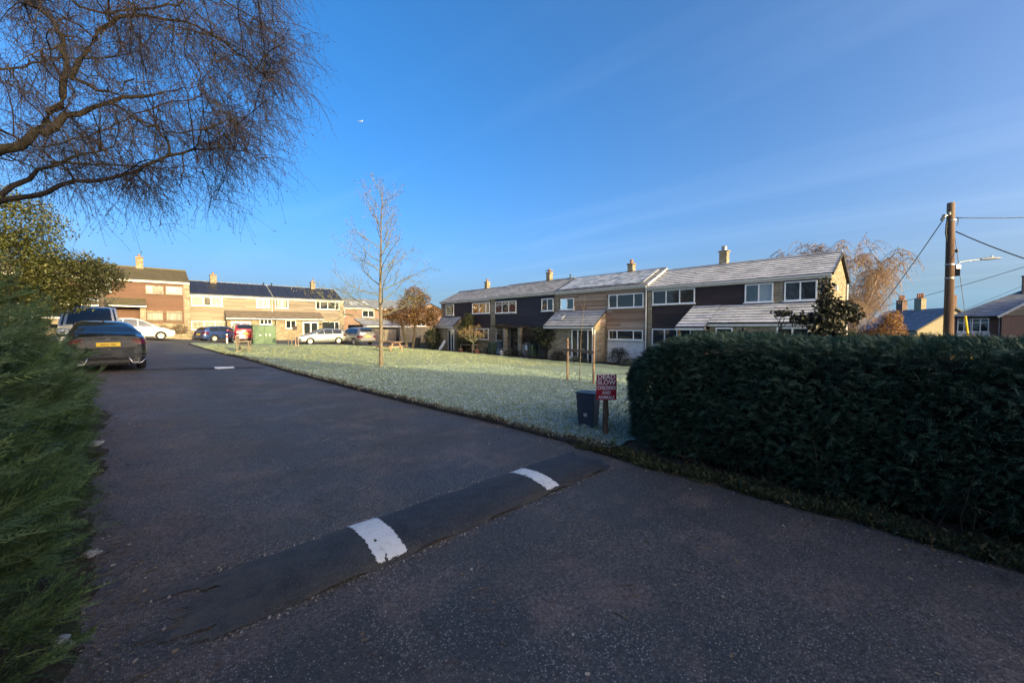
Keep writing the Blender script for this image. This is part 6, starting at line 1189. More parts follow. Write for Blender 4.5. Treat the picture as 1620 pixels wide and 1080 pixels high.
VAN = spec(L=4.9, W=1.92, H=1.97, gb=.22, wr=.34, wx=(-1.5, 1.5), shoulder=[(-2.45, 1.10), (0, 1.12), (1.3, 1.08), (2.0, 1.0), (2.45, .80)], deck=[(-2.45, 1.14), (0, 1.14), (1.4, 1.16), (2.0, 1.06), (2.45, .86)], roof=[(-2.42, 1.5), (-2.36, 1.9), (-2.0, 1.97), (0, 1.98), (.45, 1.95), (.75, 1.84), (1.3, 1.45), (1.62, 1.18)], ws=(.60, 1.55), rw=(-2.41, -2.36), side=[(-1.9, -.75), (-.7, .2), (.28, 1.25)], doors=(.24, 1.2), handles=(.4,), tumble=.80, pz=.9, dark_mirror=1)
MPV = spec(L=4.1, W=1.75, H=1.66, gb=.2, wr=.31, wx=(-1.3, 1.28), shoulder=[(-2.05, .98), (0, .98), (1.0, .92), (2.05, .66)], deck=[(-2.05, 1.02), (0, 1.0), (1.05, 1.0), (1.6, .88), (2.05, .70)], roof=[(-2.02, 1.15), (-1.9, 1.5), (-1.4, 1.65), (-.4, 1.67), (.1, 1.58), (.7, 1.28), (1.25, .98)], ws=(.15, 1.18), rw=(-2.0, -1.86), side=[(-1.75, -.85), (-.8, -.05), (.0, .95)], doors=(-.82, -.03, .95), handles=(-.7, .1), tumble=.74, pz=.75)
HATCH = spec(L=4.15, W=1.76, H=1.46, gb=.19, wr=.315, wx=(-1.28, 1.28), shoulder=[(-2.07, .93), (0, .90), (1.0, .87), (2.07, .64)], deck=[(-2.07, .98), (0, .94), (1.1, .94), (1.6, .86), (2.07, .70)], roof=[(-2.04, 1.05), (-1.8, 1.30), (-1.3, 1.43), (-.4, 1.46), (.0, 1.42), (.5, 1.25), (1.15, .94)], ws=(.08, 1.06), rw=(-2.0, -1.45), side=[(-1.6, -.8), (-.75, -.02), (.03, .85)], doors=(-.78, 0, .92), handles=(-.62, .15), tumble=.70, pz=.7)
SUV = spec(L=4.45, W=1.84, H=1.68, gb=.24, wr=.36, wx=(-1.32, 1.32), shoulder=[(-2.22, 1.08), (0, 1.06), (1.1, 1.0), (2.22, .78)], deck=[(-2.22, 1.12), (0, 1.08), (1.1, 1.08), (1.7, 1.0), (2.22, .84)], roof=[(-2.18, 1.2), (-1.95, 1.5), (-1.5, 1.64), (-.4, 1.68), (.1, 1.63), (.6, 1.42), (1.25, 1.08)], ws=(.16, 1.16), rw=(-2.14, -1.72), side=[(-1.75, -.85), (-.8, -.02), (.03, .95)], doors=(-.83, 0, 1.0), handles=(-.68, .15), tumble=.72, pz=.86, hz=(.72, .88), fz=.52, tl_y=.55)
def saloon_details(c, root):
    hl = c.hl; ex = lambda z: float(c.endx(-hl, z))
    q = B(); r_ = [(ex(.935) - .014, y, z) for y, z in ((0, .93),)]; q.lathe([(0, .012), (.040, .012), (.046, .0), (.046, -.02)], (ex(.94) - .004, 0, .94), axis='x', n=24); q.v = [(2 * (ex(.94) - .004) - x, y, z) for x, y, z in q.v]; bd = q.build('badge', MAT['chrome'], root, smooth='auto', local=True)
    q = B(); q.box(ex(.94) - .019, ex(.94) - .016, -.006, .006, .912, .968); q.box(ex(.94) - .0195, ex(.94) - .0165, -.028, .028, .934, .946); q.build('badge_cross', MAT['trim'], bd, local=True)
    q = B(); rows = [(.71, .66), (.78, .64), (.86, .60), (.915, .54)]; V = [(ex(z) - .006, y * w_, z) for z, w_ in rows for y in (-1, -.5, 0, .5, 1)]; q.add(V, [(i * 5 + j, i * 5 + j + 1, i * 5 + j + 6, i * 5 + j + 5) for i in range(3) for j in range(4)])
    q.build('boot_recess', MAT['trim'], root, local=True)
    q = B(); q.bar((ex(.70) - .004, -.78, .70), (ex(.70) - .004, .78, .70), .012, .012); q.bar((ex(.44) - .01, -.84, .45), (ex(.44) - .01, .84, .45), .03, .022); q.build('bumper_crease', MAT['trim'], root, local=True)
    q = B(); q.add([(ex(.24) - .03, -.72, .22), (ex(.24) - .03, .72, .22), (ex(.40) - .035, .60, .40), (ex(.40) - .035, -.60, .40), (ex(.24) + .2, -.72, .20), (ex(.24) + .2, .72, .20), (ex(.4) + .1, .6, .42), (ex(.4) + .1, -.6, .42)], [(0, 1, 2, 3), (7, 6, 5, 4), (0, 4, 5, 1), (1, 5, 6, 2), (2, 6, 7, 3), (3, 7, 4, 0)]); df = q.build('diffuser', MAT['trim'], root, local=True)
    for y in (-.42, -.16, .16, .42): q = B(); q.box(ex(.3) - .075, ex(.3) - .0, y - .010, y + .010, .20, .36); q.build('diffuser_fin', MAT['trim'], df, bevel=.003, local=True)
    for s in (1, -1):
        q = B(); q.lathe([(.040, .16), (.052, .0), (.062, .0), (.066, .02), (.062, .18)], (0, 0, 0), axis='x', n=22); q.v = [(ex(.33) - .065 + x, y + s * .60, z + .335) for x, y, z in q.v]; q.build('exhaust_pipe', MAT['chrome'], root, smooth='auto', local=True)
        q = B(); q.tube([(ex(.40) - .028, s * .44, .42), (ex(.30) - .045, s * .52, .26), (ex(.30) - .045, s * .72, .25), (ex(.42) - .0, s * .84, .40)], .012, 6); q.build('valance_trim', MAT['chrome'], root, smooth=True, local=True)
    q = B(); q.add([(ex(1.03) - .03, -.62, 1.045), (ex(1.03) - .03, .62, 1.045), (-2.05, .70, 1.045), (-2.05, -.70, 1.045), (ex(1.03) - .05, -.60, 1.075), (ex(1.03) - .05, .60, 1.075)], [(0, 1, 5, 4), (4, 5, 2, 3), (0, 4, 3), (1, 2, 5), (0, 3, 2, 1)]); q.build('boot_spoiler', PAINT['ink'], root, bevel=.006, local=True)
    q = B(); q.add([(-.72, -.012, 1.42), (-.56, -.026, 1.44), (-.56, .026, 1.44), (-.72, .012, 1.42), (-.74, 0, 1.50)], [(0, 1, 4), (1, 2, 4), (2, 3, 4), (3, 0, 4), (0, 3, 2, 1)]); q.build('roof_aerial', MAT['trim'], root, local=True)
    for s in (1, -1):
        q = B(); x = -.9; q.lathe([(0, 0)] , n=3) if 0 else None
    # seat backs and headrests seen through the back window
    return
PAINT = dict(ink=paint('slate_metallic_paint', (.022, .028, .037), .16, .5), white=paint('white_car_paint', (.66, .65, .62), .3, 0), silver=paint('silver_car_paint', (.36, .38, .37), .28, .7), blue=paint('blue_car_paint', (.035, .075, .22), .2, .5), red=paint("red_car_paint", (.42, .022, .030), .2, .3), grey=paint('grey_car_paint', (.24, .23, .22), .28, .6), vanw=paint('van_paint', (.50, .49, .47), .3, .1))
CG = 'cars parked at the head of the lane'
rd = math.radians
hd = rd(96); rx_, ry_ = -.86, 17.1; cx_, cy_ = rx_ + 2.36 * math.cos(hd), ry_ + 2.36 * math.sin(hd)
Car(SALOON).build('parked_car', (cx_, cy_, G(cx_, cy_) - .01), hd, 'slate-dark saloon car parked rear-on with yellow plate and twin exhausts', 'car', PAINT['ink'], pitch=math.atan((G(rx_, ry_ + 4) - G(rx_, ry_ + .5)) / 3.5), zsc=1.08, plate='WO21 SSU', lamp_z=(.80, .945), details=saloon_details, group=CG)
Car(VAN).build('parked_van', (-1.75, 25.2, G(-1.75, 25.2) - .01), rd(-88), 'pale van facing the camera, parked just behind the dark saloon car', 'van', PAINT['vanw'], zsc=1.06, group=CG)
Car(MPV).build('parked_car', (-.45, 42.3, G(-.3, 42.3) - .04), rd(0), 'white family car seen side-on before the red-brown house', 'car', PAINT['white'], rim=MAT['alloy_pale'], group=CG)
Car(HATCH).build('parked_car', (5.45, 46.9, G(5.45, 46.9) - .02), rd(24), 'blue hatchback half hidden behind the red car', 'car', PAINT['blue'], rim=MAT['alloy_pale'], group=CG)
Car(SUV).build('parked_car', (6.55, 44.3, G(6.55, 44.3) - .02), rd(90), 'bright red car parked rear-on left of the green cabinet', 'car', PAINT['red'], plate='LB17 KXN' if False else None, group=CG)
Car(HATCH).build('parked_car', (12.25, 39.9, G(12.25, 39.9) - .02), rd(182), 'silver-grey car seen side-on before the white sliding door', 'car', PAINT['silver'], rim=MAT['alloy_pale'], group=CG)
Car(SUV).build('parked_car', (15.1, 38.9, G(15.1, 38.9) - .02), rd(98), 'grey sport utility car with orange-lit rear, left of the picnic table', 'car', PAINT['grey'], rim=MAT['alloy'], group=CG)
# ================================================================ STREET FURNITURE AND SMALL THINGS
MAT['post'] = bark_mat('weathered_post', (.075, .052, .034), (.15, .105, .07), 16); MAT['stake'] = bark_mat('brown_stake', (.15, .095, .06), (.25, .165, .11), 16)
m = M('pole_timber'); p = m.pos(); n = m.noise(m.map(p, (9, 9, .6)), 1, 6); c = m.mix(m.rng(n, .35, .65), (.075, .042, .027), (.165, .098, .064)); sp = m.n('ShaderNodeSeparateXYZ', {0: p}); c = m.mix(m.rng(sp.outputs[2], 4.6, 6.2, 0, .6), c, (.24, .19, .15)); MAT['pole'] = m.fin(c, .85, normal=m.bump(n, .6, .012), spec=.25)
MAT['sign_red'] = plain('red_sign_face', (.36, .014, .028), .35, var=.06, bump=0, spec=.5); MAT['sign_dark'] = plain('maroon_sign_face', (.20, .010, .035), .35, var=.06, bump=0); MAT['sign_white'] = plain('white_lettering', (.70, .68, .66), .5, var=.06, bump=0)
MAT['bin_blue'] = plain('slate_blue_plastic', (.046, .060, .076), .5, var=.15, bump=.1, spec=.4); MAT['bin_green'] = plain('dark_green_plastic', (.012, .032, .026), .5, var=.2, bump=.1); MAT['bin_black'] = plain('black_plastic_bin', (.014, .014, .016), .5, var=.2, bump=.1); MAT['bag'] = plain('pale_bag', (.55, .52, .40), .6, bump=.3)
MAT['table_wood'] = timber('weathered_table_wood', [(0, (.20, .12, .075)), (.5, (.33, .21, .14)), (1, (.44, .31, .22))], .8); MAT['bench_wood'] = timber('grey_bench_wood', [(0, (.13, .10, .075)), (.5, (.22, .17, .125)), (1, (.32, .255, .19))], .8)
MAT['green_metal'] = plain('green_cabinet_paint', (.030, .095, .038), .45, var=.12, scale=3, bump=.08); MAT['cable'] = plain('black_cable', (.02, .02, .022), .6, var=.1, bump=0); MAT['yellow'] = plain('yellow_plastic', (.72, .46, .02), .45, var=.08, bump=0); MAT['terra'] = plain('terracotta', (.26, .11, .07), .85, var=.2, bump=.2)
def post_tilt(v, base, lean): return v
# ---- DEAD SLOW sign on a log post
sx, sy = 5.05, 3.34; sz = G(sx, sy); root = empty('warning_sign', (sx, sy, sz), 'red and white DEAD SLOW sign on a short log post beside the hedge end', 'sign'); yaw = math.radians(-47)
b = B(); b.tube([(0, 0, -.15), (.003, 0, .1), (-.004, .004, .25), (.008, 0, .36), (.004, .002, .5), (0, 0, .58), (0, 0, .63)], [.048, .043, .041, .046, .041, .036, .02], 12); b.build('post', MAT['post'], root, smooth='auto', local=True)
Rz = Matrix.Rotation(yaw, 4, 'Z'); bw, bh, z0 = .298, .385, .585
def on_board(x, z, d): return tuple(Rz @ Vector((x, -.05 - d, z)))
def board(nm, x0, x1, za, zb_, d0, d1, mat, par, bev=0):
    b = B(); b.add([on_board(x, z, d) for d in (d0, d1) for x, z in ((x0, za), (x1, za), (x1, zb_), (x0, zb_))], [(3, 2, 1, 0), (4, 5, 6, 7), (0, 1, 5, 4), (1, 2, 6, 5), (2, 3, 7, 6), (3, 0, 4, 7)]); return b.build(nm, mat, par, bevel=bev, local=True)
bo = board('board', -bw / 2, bw / 2, z0, z0 + bh, 0, .006, MAT['sign_red'], root, .0015); board('panel', -bw / 2 + .003, bw / 2 - .003, z0 + .212, z0 + bh - .003, .006, .0072, MAT['sign_dark'], bo); board('rule', -bw / 2 + .003, bw / 2 - .003, z0 + .205, z0 + .209, .006, .0075, MAT['sign_white'], bo)
for txt, zc, size, wx in (('DEAD', .345, .098, 1.0), ('SLOW', .262, .098, .98), ('CHILDREN', .177, .066, .84), ('AND', .108, .066, .86), ('ANIMALS', .040, .066, .88)):
    text_mesh('lettering', txt, size, MAT['sign_white'], bo, Rz @ Matrix.Translation((0, -.05 - .0085, z0 + zc)) @ Matrix.Rotation(PI / 2, 4, 'X'), .0006, bold=.0018, sx=wx)
for x, z in ((0, z0 + .365), (0, z0 + .018)):
    b = B(); b.lathe([(0, .004), (.006, .003), (.007, 0)], (0, 0, 0), axis='y', n=10); b.v = [on_board(px + x, pz + z, .008 + py) for px, py, pz in b.v]; b.build('screw', MAT['metal'], bo, local=True)
# ---- small square bin
root = empty('litter_bin', (5.33, 3.86, G(5.33, 3.86)), 'small square slate-blue bin standing in frosted grass behind the red sign', 'bin', rz=math.radians(-77))
def taper_box(b, w0, d0, w1, d1, z0, z1, mi=0): b.add([(-w0, -d0, z0), (w0, -d0, z0), (w0, d0, z0), (-w0, d0, z0), (-w1, -d1, z1), (w1, -d1, z1), (w1, d1, z1), (-w1, d1, z1)], [(0,3,2,1),(4,5,6,7),(0,1,5,4),(1,2,6,5),(2,3,7,6),(3,0,4,7)], mi)
b = B(); taper_box(b, .125, .11, .16, .14, -.02, .58); b.build('body', MAT['bin_blue'], root, bevel=.012, local=True); b = B(); taper_box(b, .17, .15, .17, .15, .585, .612); b.build('lid', MAT['bin_blue'], root, bevel=.006, local=True)
b = B(); b.add([(-.025, -.123, .225), (.03, -.123, .225), (.03, -.127, .275), (-.025, -.127, .275)], [(0, 1, 2, 3)]); b.v = [(x, y - .003, z) for x, y, z in b.v]; st = b.build('label_sticker', MAT['sign_white'], root, local=True)
text_mesh('lettering', '18', .04, MAT['ink'], st, Matrix.Translation((.003, -.1295, .25)) @ Matrix.Rotation(PI / 2, 4, 'X'), .0005)
# ---- staked sapling
p1, p2 = (10.5, 8.48), (10.34, 7.30); root = empty('tree_guard', (10.4, 7.9, G(10.4, 7.9)), 'two brown timber stakes joined by a crossbar round a thin sapling', 'tree stakes'); o = Vector(root.location)
for i, (x, y) in enumerate((p1, p2)):
    b = B(); z = G(x, y) - o.z; b.tube([(x - o.x, y - o.y, z - .2), (x - o.x + .01, y - o.y, z + .8), (x - o.x, y - o.y, z + (1.50 if i == 0 else 1.62))], [.034, .033, .031], 10); b.build('stake', MAT['stake'], root, smooth='auto', local=True)
b = B(); b.bar((p1[0] - o.x - .06, p1[1] - o.y + .12, 1.10), (p2[0] - o.x - .06, p2[1] - o.y - .08, 1.07), .03, .085); b.build('crossbar', MAT['stake'], root, local=True, bevel=.004)
b = B(); b.tube([(-.03, .12, .98), (.0, .02, 1.0), (.02, -.02, 1.0)], .02, 6); b.build('tree_tie', MAT['trim'], root, local=True)
b = B(); b.tube([(-.3, .5, .05), (-.05, .1, .045), (.1, -.5, .05)], .02, 6); b.build('ground_bar', MAT['stake'], root, local=True)
rg = np.random.default_rng(4); out = [[], [], []]; tb = np.array([10.42, 7.9, G(10.42, 7.9)]); tp = wander(tb, (0, 0, 1), 2.75, 10, .03, (0, 0, .3), rg); out[0].append((tp, np.linspace(.016, .004, 10)))
for i in range(9): q = wander(tp[5 + i // 2], (rg.normal(), rg.normal(), .9), rg.uniform(.15, .5), 5, .1, (0, 0, .3), rg); out[2].append((q, np.linspace(.005, .002, 5)))
tree_obj('sapling', tuple(tb), 'thin bare sapling between two brown stakes on the lawn', 'sapling', out, {'trunk': MAT['bark_young'], 'twigs': MAT['bark_young']}, sides=(6, 4, 3))
# ---- bench
root = empty('bench', (4.35, 28.7, G(4.35, 28.7)), 'wooden slatted bench on the lawn edge beside the lane', 'bench', rz=math.radians(-14))
for y in (-.68, .68):
    for x, h in ((-.26, .98), (.28, .64)): b = B(); b.bar((x - (.08 if h > .9 else 0), y, h), (x, y, -.05), .065, .065, up=(0, 1, 0)); b.build('leg', MAT['bench_wood'], root, local=True, bevel=.006)
    b = B(); b.box(-.34, .34, y - .04, y + .04, .64, .68); b.build('armrest', MAT['bench_wood'], root, local=True, bevel=.006); b = B(); b.bar((-.26, y, .05), (.2, y, .40), .04, .05, up=(0, 1, 0)); b.build('brace', MAT['bench_wood'], root, local=True)
for i in range(5): b = B(); x = -.22 + i * .115; b.box(x, x + .095, -.72, .72, .41, .44); b.build('seat_slat', MAT['bench_wood'], root, local=True, bevel=.004)
for i in range(10): b = B(); y = -.62 + i * .13; b.bar((-.27, y, .48), (-.33, y, .92), .085, .022, up=(1, 0, 0)); b.build('back_slat', MAT['bench_wood'], root, local=True)
b = B(); b.bar((-.335, -.7, .95), (-.335, .7, .95), .05, .09); b.build('back_rail', MAT['bench_wood'], root, local=True, bevel=.006)
# ---- picnic table
root = empty('picnic_table', (13.3, 27.5, G(13.3, 27.4) + .0), 'weathered A-frame picnic table on the lawn right of the young tree', 'picnic table', rz=math.radians(12))
for i in range(5): b = B(); x = -.36 + i * .148; b.box(x, x + .135, -.9, .9, .71, .75); b.build('top_plank', MAT['table_wood'], root, local=True, bevel=.004)
for s in (1, -1):
    for k in range(2): b = B(); x = s * (.62 + k * .13); b.box(x, x + s * .118, -.9, .9, .42, .46); b.build('seat_plank', MAT['table_wood'], root, local=True, bevel=.004)
for y in (-.6, .6):
    for s in (1, -1): b = B(); b.bar((s * .26, y, .70), (s * .60, y, -.03), .09, .06, up=(0, 1, 0)); b.build('leg', MAT['table_wood'], root, local=True, bevel=.004)
    b = B(); b.box(-.82, .82, y + .035, y + .08, .32, .415); b.build('seat_beam', MAT['table_wood'], root, local=True); b = B(); b.box(-.36, .36, y + .035, y + .08, .62, .708); b.build('top_beam', MAT['table_wood'], root, local=True)
# ---- green cabinet
cx, cy = 7.6, 40.1; root = empty('utility_cabinet', (cx, cy, G(cx, cy)), 'green two-door metal utility cabinet at the far edge of the lawn', 'cabinet')
b = B(); b.box(-.88, .88, 0, .6, -.1, 1.6); b.build('body', MAT['green_metal'], root, local=True, bevel=.01); b = B(); b.add([(-.92, -.05, 1.605), (.92, -.05, 1.605), (.92, .65, 1.605), (-.92, .65, 1.605), (-.9, -.04, 1.64), (.9, -.04, 1.64), (.9, .64, 1.67), (-.9, .64, 1.67)], [(0,3,2,1),(4,5,6,7),(0,1,5,4),(1,2,6,5),(2,3,7,6),(3,0,4,7)]); b.build('roof', MAT['green_metal'], root, local=True)
for s in (-1, 1):
    b = B(); b.box(min(s * .02, s * .85), max(s * .02, s * .85), -.03, -.003, .08, 1.55); d = b.build('door', MAT['green_metal'], root, local=True, bevel=.008)
    b = B(); b.lathe([(0, .0), (.075, .0), (.075, .006), (0, .006)], (0, 0, 0), axis='y', n=18); b.v = [(x + (-.32 if s < 0 else .40), -.034 - y, z + .78) for x, y, z in b.v]; b.build('warning_disc', MAT['sign_white'], d, local=True)
b = B(); b.box(.06, .11, -.06, -.03, .72, .9); b.build('handle', MAT['metal'], root, local=True)
# ---- posts
def post(name, x, y, h, r, mat, label, cat='post', group=None, top=None):
    root = empty(name, (x, y, G(x, y)), label, cat, group); b = B(); b.lathe([(0, -.2), (r, -.2), (r, h - .03), (r * .8, h), (0, h)], n=12); b.build('shaft', mat, root, smooth='auto', local=True)
    if top: b = B(); b.lathe([(r + .003, h * .62), (r + .004, h * .62), (r + .004, h * .8), (r + .003, h * .8)], n=12); b.build('band', top, root, local=True)
    return root
post('bollard', 5.15, 42.2, .82, .07, MAT['fascia'], 'short white bollard with a red band by the blue car', 'bollard', top=MAT['sign_red'])
post('lamp_post_base', 5.75, 42.6, 1.72, .09, plain('grey_green_post', (.16, .18, .16), .6), 'grey-green post standing before the red car')
# staked shrub with dark box
root = empty('bird_table', (8.62, 34.2, G(8.62, 34.2)), 'pale double-stake stand holding a dark nest box near the silver car', 'bird table')
for x in (-.06, .12): b = B(); b.box(x, x + .055, 0, .05, -.1, 1.55 if x < 0 else 1.7); b.build('stake', MAT['table_wood'], root, local=True)
b = B(); b.box(-.22, .05, -.1, .14, 1.35, 1.6); b.add([(-.26, -.14, 1.6), (.09, -.14, 1.6), (.09, .18, 1.6), (-.26, .18, 1.6), (-.085, -.14, 1.72), (-.085, .18, 1.72)], [(0, 1, 4), (2, 3, 5), (1, 2, 5, 4), (3, 0, 4, 5), (0, 3, 2, 1)]); b.build('nest_box', MAT['umber_board'], root, local=True)
for i, x in enumerate((8.7, 8.95)): post('short_post', x, 36.9, .62, .045, MAT['bench_wood'], 'pair of short grey posts behind the nest box stand', 'post', 'short posts behind the nest box stand')
# ---- things along the right terrace
def wheelie(x, y, mat, label, rz=0, bag=False):
    root = empty('wheelie_bin', (x, y, G(x, y) + .05), label, 'wheelie bin', 'wheelie bins outside the houses', rz=rz); b = B(); taper_box(b, .22, .25, .28, .33, .06, .95); b.build('body', mat, root, bevel=.02, local=True)
    b = B(); taper_box(b, .30, .36, .27, .33, .955, 1.03); b.build('lid', mat, root, bevel=.015, local=True); b = B(); b.tube([(-.24, .40, .97), (.24, .40, .97)], .018, 8); b.build('handle', mat, root, local=True)
    for s in (1, -1): b = B(); b.lathe([(0, -.025), (.1, -.025), (.1, .025), (0, .025)], (s * .22, .24, .1), axis='x', n=16); b.build('wheel', MAT['tyre'], root, local=True)
wheelie(21.55, 25.55, MAT['bin_green'], 'green wheelie bin left of the climber-covered porch', rd(90)); wheelie(21.5, 20.75, MAT['bin_green'], 'green wheelie bin beside the brick pier and dark porch shrub', rd(85)); wheelie(21.0, 37.2, MAT['bin_black'], 'black wheelie bin left of the big rounded shrub', rd(60))
def blob(name, loc, r, mat, label, cat):
    bm = bmesh.new(); bmesh.ops.create_icosphere(bm, subdivisions=3, radius=1)
    for v in bm.verts: k = 1 + .15 * math.sin(v.co.x * 5 + 1) * math.sin(v.co.y * 6) + .1 * math.sin(v.co.z * 8); v.co = Vector((v.co.x * r[0], v.co.y * r[1], v.co.z * r[2])) * k
    me = bpy.data.meshes.new(name); bm.to_mesh(me); bm.free(); me.materials.append(mat); o = link(name, me, None, label, cat); o.location = loc; return o
blob('rubbish_bag', (21.05, 36.95, G(21, 37) + 1.22), (.2, .2, .2), MAT['bag'], 'pale bag resting on the black wheelie bin', 'bag')
b = B(); x, y = 21.7, 21.45; z = G(x, y); root = empty('brick_pier', (x, y, z), 'low red brick pier left of the right-hand green bin', 'brick pier')
for i in range(7):
    for k in range(2):
        b = B(); o = .0 if i % 2 else .0; w = .21; b.box(-.2 + k * .205 if i % 2 else -.2, .0 + k * .2 if i % 2 else .2, -.2 if i % 2 else -.2 + k * .205, .2 if i % 2 else .0 + k * .2, i * .085, i * .085 + .075); b.build('brick', MAT['brick'], root, local=True)
b = B(); b.box(-.14, .14, -.2, .2, .62, .98); root2 = empty('meter_box', (21.7, 21.45, z + .0), 'white meter box standing on the low brick pier', 'meter box'); b.build('box', MAT['upvc'], root2, bevel=.015, local=True); b = B(); b.box(-.155, -.142, -.17, .17, .66, .95); b.build('door', MAT['grey_pipe'], root2, local=True)
def table(name, x, y, l, w, h, label, mat): 
    root = empty(name, (x, y, G(x, y) + .05), label, 'table'); b = B(); b.box(-w / 2, w / 2, -l / 2, l / 2, h - .04, h); b.build('tabletop', mat, root, bevel=.005, local=True)
    for sx_ in (1, -1):
        for sy_ in (1, -1): b = B(); b.box(sx_ * (w / 2 - .08), sx_ * (w / 2 - .02), sy_ * (l / 2 - .12), sy_ * (l / 2 - .06), 0, h - .042); b.build('leg', mat, root, local=True)
table('garden_table', 21.35, 28.6, 1.9, .7, .72, 'grey garden table behind the pruned amber tree', MAT['bench_wood']); table('side_table', 21.6, 23.9, .9, .5, .55, 'small pale table under the climber-covered porch', MAT['metal'])
def pot(x, y, r, h, mat, label, z=0.05, name='flower_pot', cat='pot', grp='pots along the front beds'):
    root = empty(name, (x, y, G(x, y) + z), label, cat, grp); b = B(); b.lathe([(0, 0), (r * .7, 0), (r * .95, h * .85), (r * 1.05, h * .86), (r * 1.05, h), (r * .92, h), (r * .88, h * .86), (0, h * .84)], n=18); b.build('bowl', mat, root, smooth='auto', local=True); return root
pot(21.5, 24.3, .2, .38, MAT['grey_pipe'], 'pale bucket in front of the climber-covered porch', name='bucket', cat='bucket'); pot(21.3, 29.8, .25, .32, MAT['terra'], 'terracotta pot at the foot of the tall evergreen shrub'); pot(21.25, 27.3, .28, .3, MAT['terra'], 'terracotta pot right of the pruned amber tree'); pot(21.3, 16.9, .24, .34, MAT['grey_pipe'], 'pale grey pot in front of the black front door')
root = empty('leaning_slab', (21.3, 33.0, G(21.3, 33) + .04), 'pale slab leaning beside the farthest white door', 'slab'); b = B(); b.bar((-.1, .3, 0), (.2, -.25, .95), .34, .04, up=(1, 0, 0)); b.build('slab', MAT['grey_pipe'], root, bevel=.008, local=True)
# trellis beside brick pier
root = empty('garden_trellis', (22.3, 22.2, G(22.3, 22.2)), 'white lattice trellis on the stone wall right of the porch', 'trellis')
for i in range(8): b = B(); b.box(-.01, .01, -.6 + i * .15, -.58 + i * .15, .2, 1.0 + .25 * math.sin(PI * i / 7)); b.build('lath', MAT['fascia'], root, local=True)
for i in range(5): b = B(); b.box(-.022, -.011, -.62, .5, .3 + i * .16, .32 + i * .16); b.build('lath', MAT['fascia'], root, local=True)
# ---- wooden pole with lamp, stay and cables
px_, py_ = 20.93, -.40; pz_ = G(px_, py_); root = empty('utility_pole', (px_, py_, pz_), 'brown wooden utility pole with side lamp and cables at right', 'utility pole'); H0 = 6.02 - pz_
R3 = np.array([math.cos(YAW), -math.sin(YAW), 0]); ln = -R3 * .05
b = B(); b.tube([(-ln[0], -ln[1], -.3), (0, 0, 1.5), (ln[0], ln[1], H0 * .6), (ln[0] * 2.2, ln[1] * 2.2, H0)], [.15, .14, .118, .10], 18); b.build('shaft', MAT['pole'], root, smooth='auto', local=True)
def rp(r, z, back=0.0): f = np.array([math.sin(YAW), math.cos(YAW), 0]); v = R3 * r + f * back; return (v[0], v[1], z)
zl = 3.88 - pz_; b = B(); b.tube([rp(.12, zl - .06), rp(.22, zl - .02), rp(.30, zl + .06), rp(.5, zl + .10), rp(1.05, zl + .16)], .022, 8); b.build('lamp_arm', MAT['metal'], root, smooth='auto', local=True)
b = B(); n_ = 9; V = []; 
for i in range(n_):
    t = i / (n_ - 1); hw = .085 * math.sin(PI * min(1, .12 + t * .8)) + .02; hh = .05 * math.sin(PI * min(1, .15 + .7 * t)) + .012; c_ = np.array(rp(1.0 + .72 * t, zl + .16 + .05 * t))
    f = np.array([math.sin(YAW), math.cos(YAW), 0]); V.append([tuple(c_ + f * (hw * math.cos(a)) + np.array([0, 0, 1]) * hh * math.sin(a) * (1 if math.sin(a) > 0 else .6)) for a in np.linspace(0, 2 * PI, 12, endpoint=False)])
b.v = [q for r in V for q in r]; b.f = [(i * 12 + j, i * 12 + (j + 1) % 12, (i + 1) * 12 + (j + 1) % 12, (i + 1) * 12 + j) for i in range(n_ - 1) for j in range(12)] + [tuple(range(12)), tuple(range((n_ - 1) * 12, n_ * 12))]; b.m = [0] * len(b.f); hd_ = b.build('lamp_head', plain('grey_lamp_shell', (.28, .29, .31), .4, .3, var=.08, bump=0), root, smooth='auto', local=True)
b = B(); b.lathe([(0, 0), (.03, 0), (.03, .05), (0, .06)], rp(1.42, zl + .235), n=10); b.build('photocell', MAT['fascia'], hd_, local=True)
b = B(); b.bar(rp(.12, zl - .1), rp(.26, zl - .1), .12, .12); b.build('arm_bracket', MAT['metal'], root, local=True); b = B(); b.bar(rp(.22, zl - .17), rp(.22, zl - .42), .13, .13); b.build('fuse_box', MAT['trim'], root, local=True, bevel=.01)
for z in (zl - .02, zl - .5, H0 - .62): b = B(); b.lathe([(.118, z - .02), (.126, z - .02), (.126, z + .02), (.118, z + .02)], (ln[0] * 1.4, ln[1] * 1.4, 0), n=18); b.build('band', MAT['metal'], root, local=True)
ins = B()
for k in range(3): q = rp(-.28 - .06 * (k % 2), H0 - .40 - .07 * k, -.1 + .1 * k); ins.lathe([(0, -.05), (.05, -.05), (.06, 0), (.045, .03), (.055, .05), (0, .06)], q, n=10)
ins.bar(rp(-.05, H0 - .45), rp(-.36, H0 - .42), .04, .04); ins.build('insulator_bracket', MAT['metal'], root, local=True)
b = B(); b.tube([rp(-.2, H0 - .5), rp(-.24, H0 - .75), rp(-.25, H0 - 1.05), rp(-.18, H0 - 1.4), rp(-.165, H0 - 2.6), rp(-.18, 1.0)], .022, 6); b.build('riser_cable', MAT['cable'], root, smooth=True, local=True)
b = B(); b.tube([rp(.1, H0 - .5), rp(.17, H0 - .55), rp(.17, H0 - .72), rp(.12, H0 - .8)], .012, 6); b.build('jumper_cable', MAT['cable'], root, smooth=True, local=True)
b = B(); b.lathe([(.150, 1.38), (.154, 1.38), (.152, 1.90), (.148, 1.90)], (0, 0, 0), n=18, a0=0); b.build('marker_sleeve', plain('pale_yellow_sleeve', (.52, .46, .16), .6, var=.2), root, local=True)
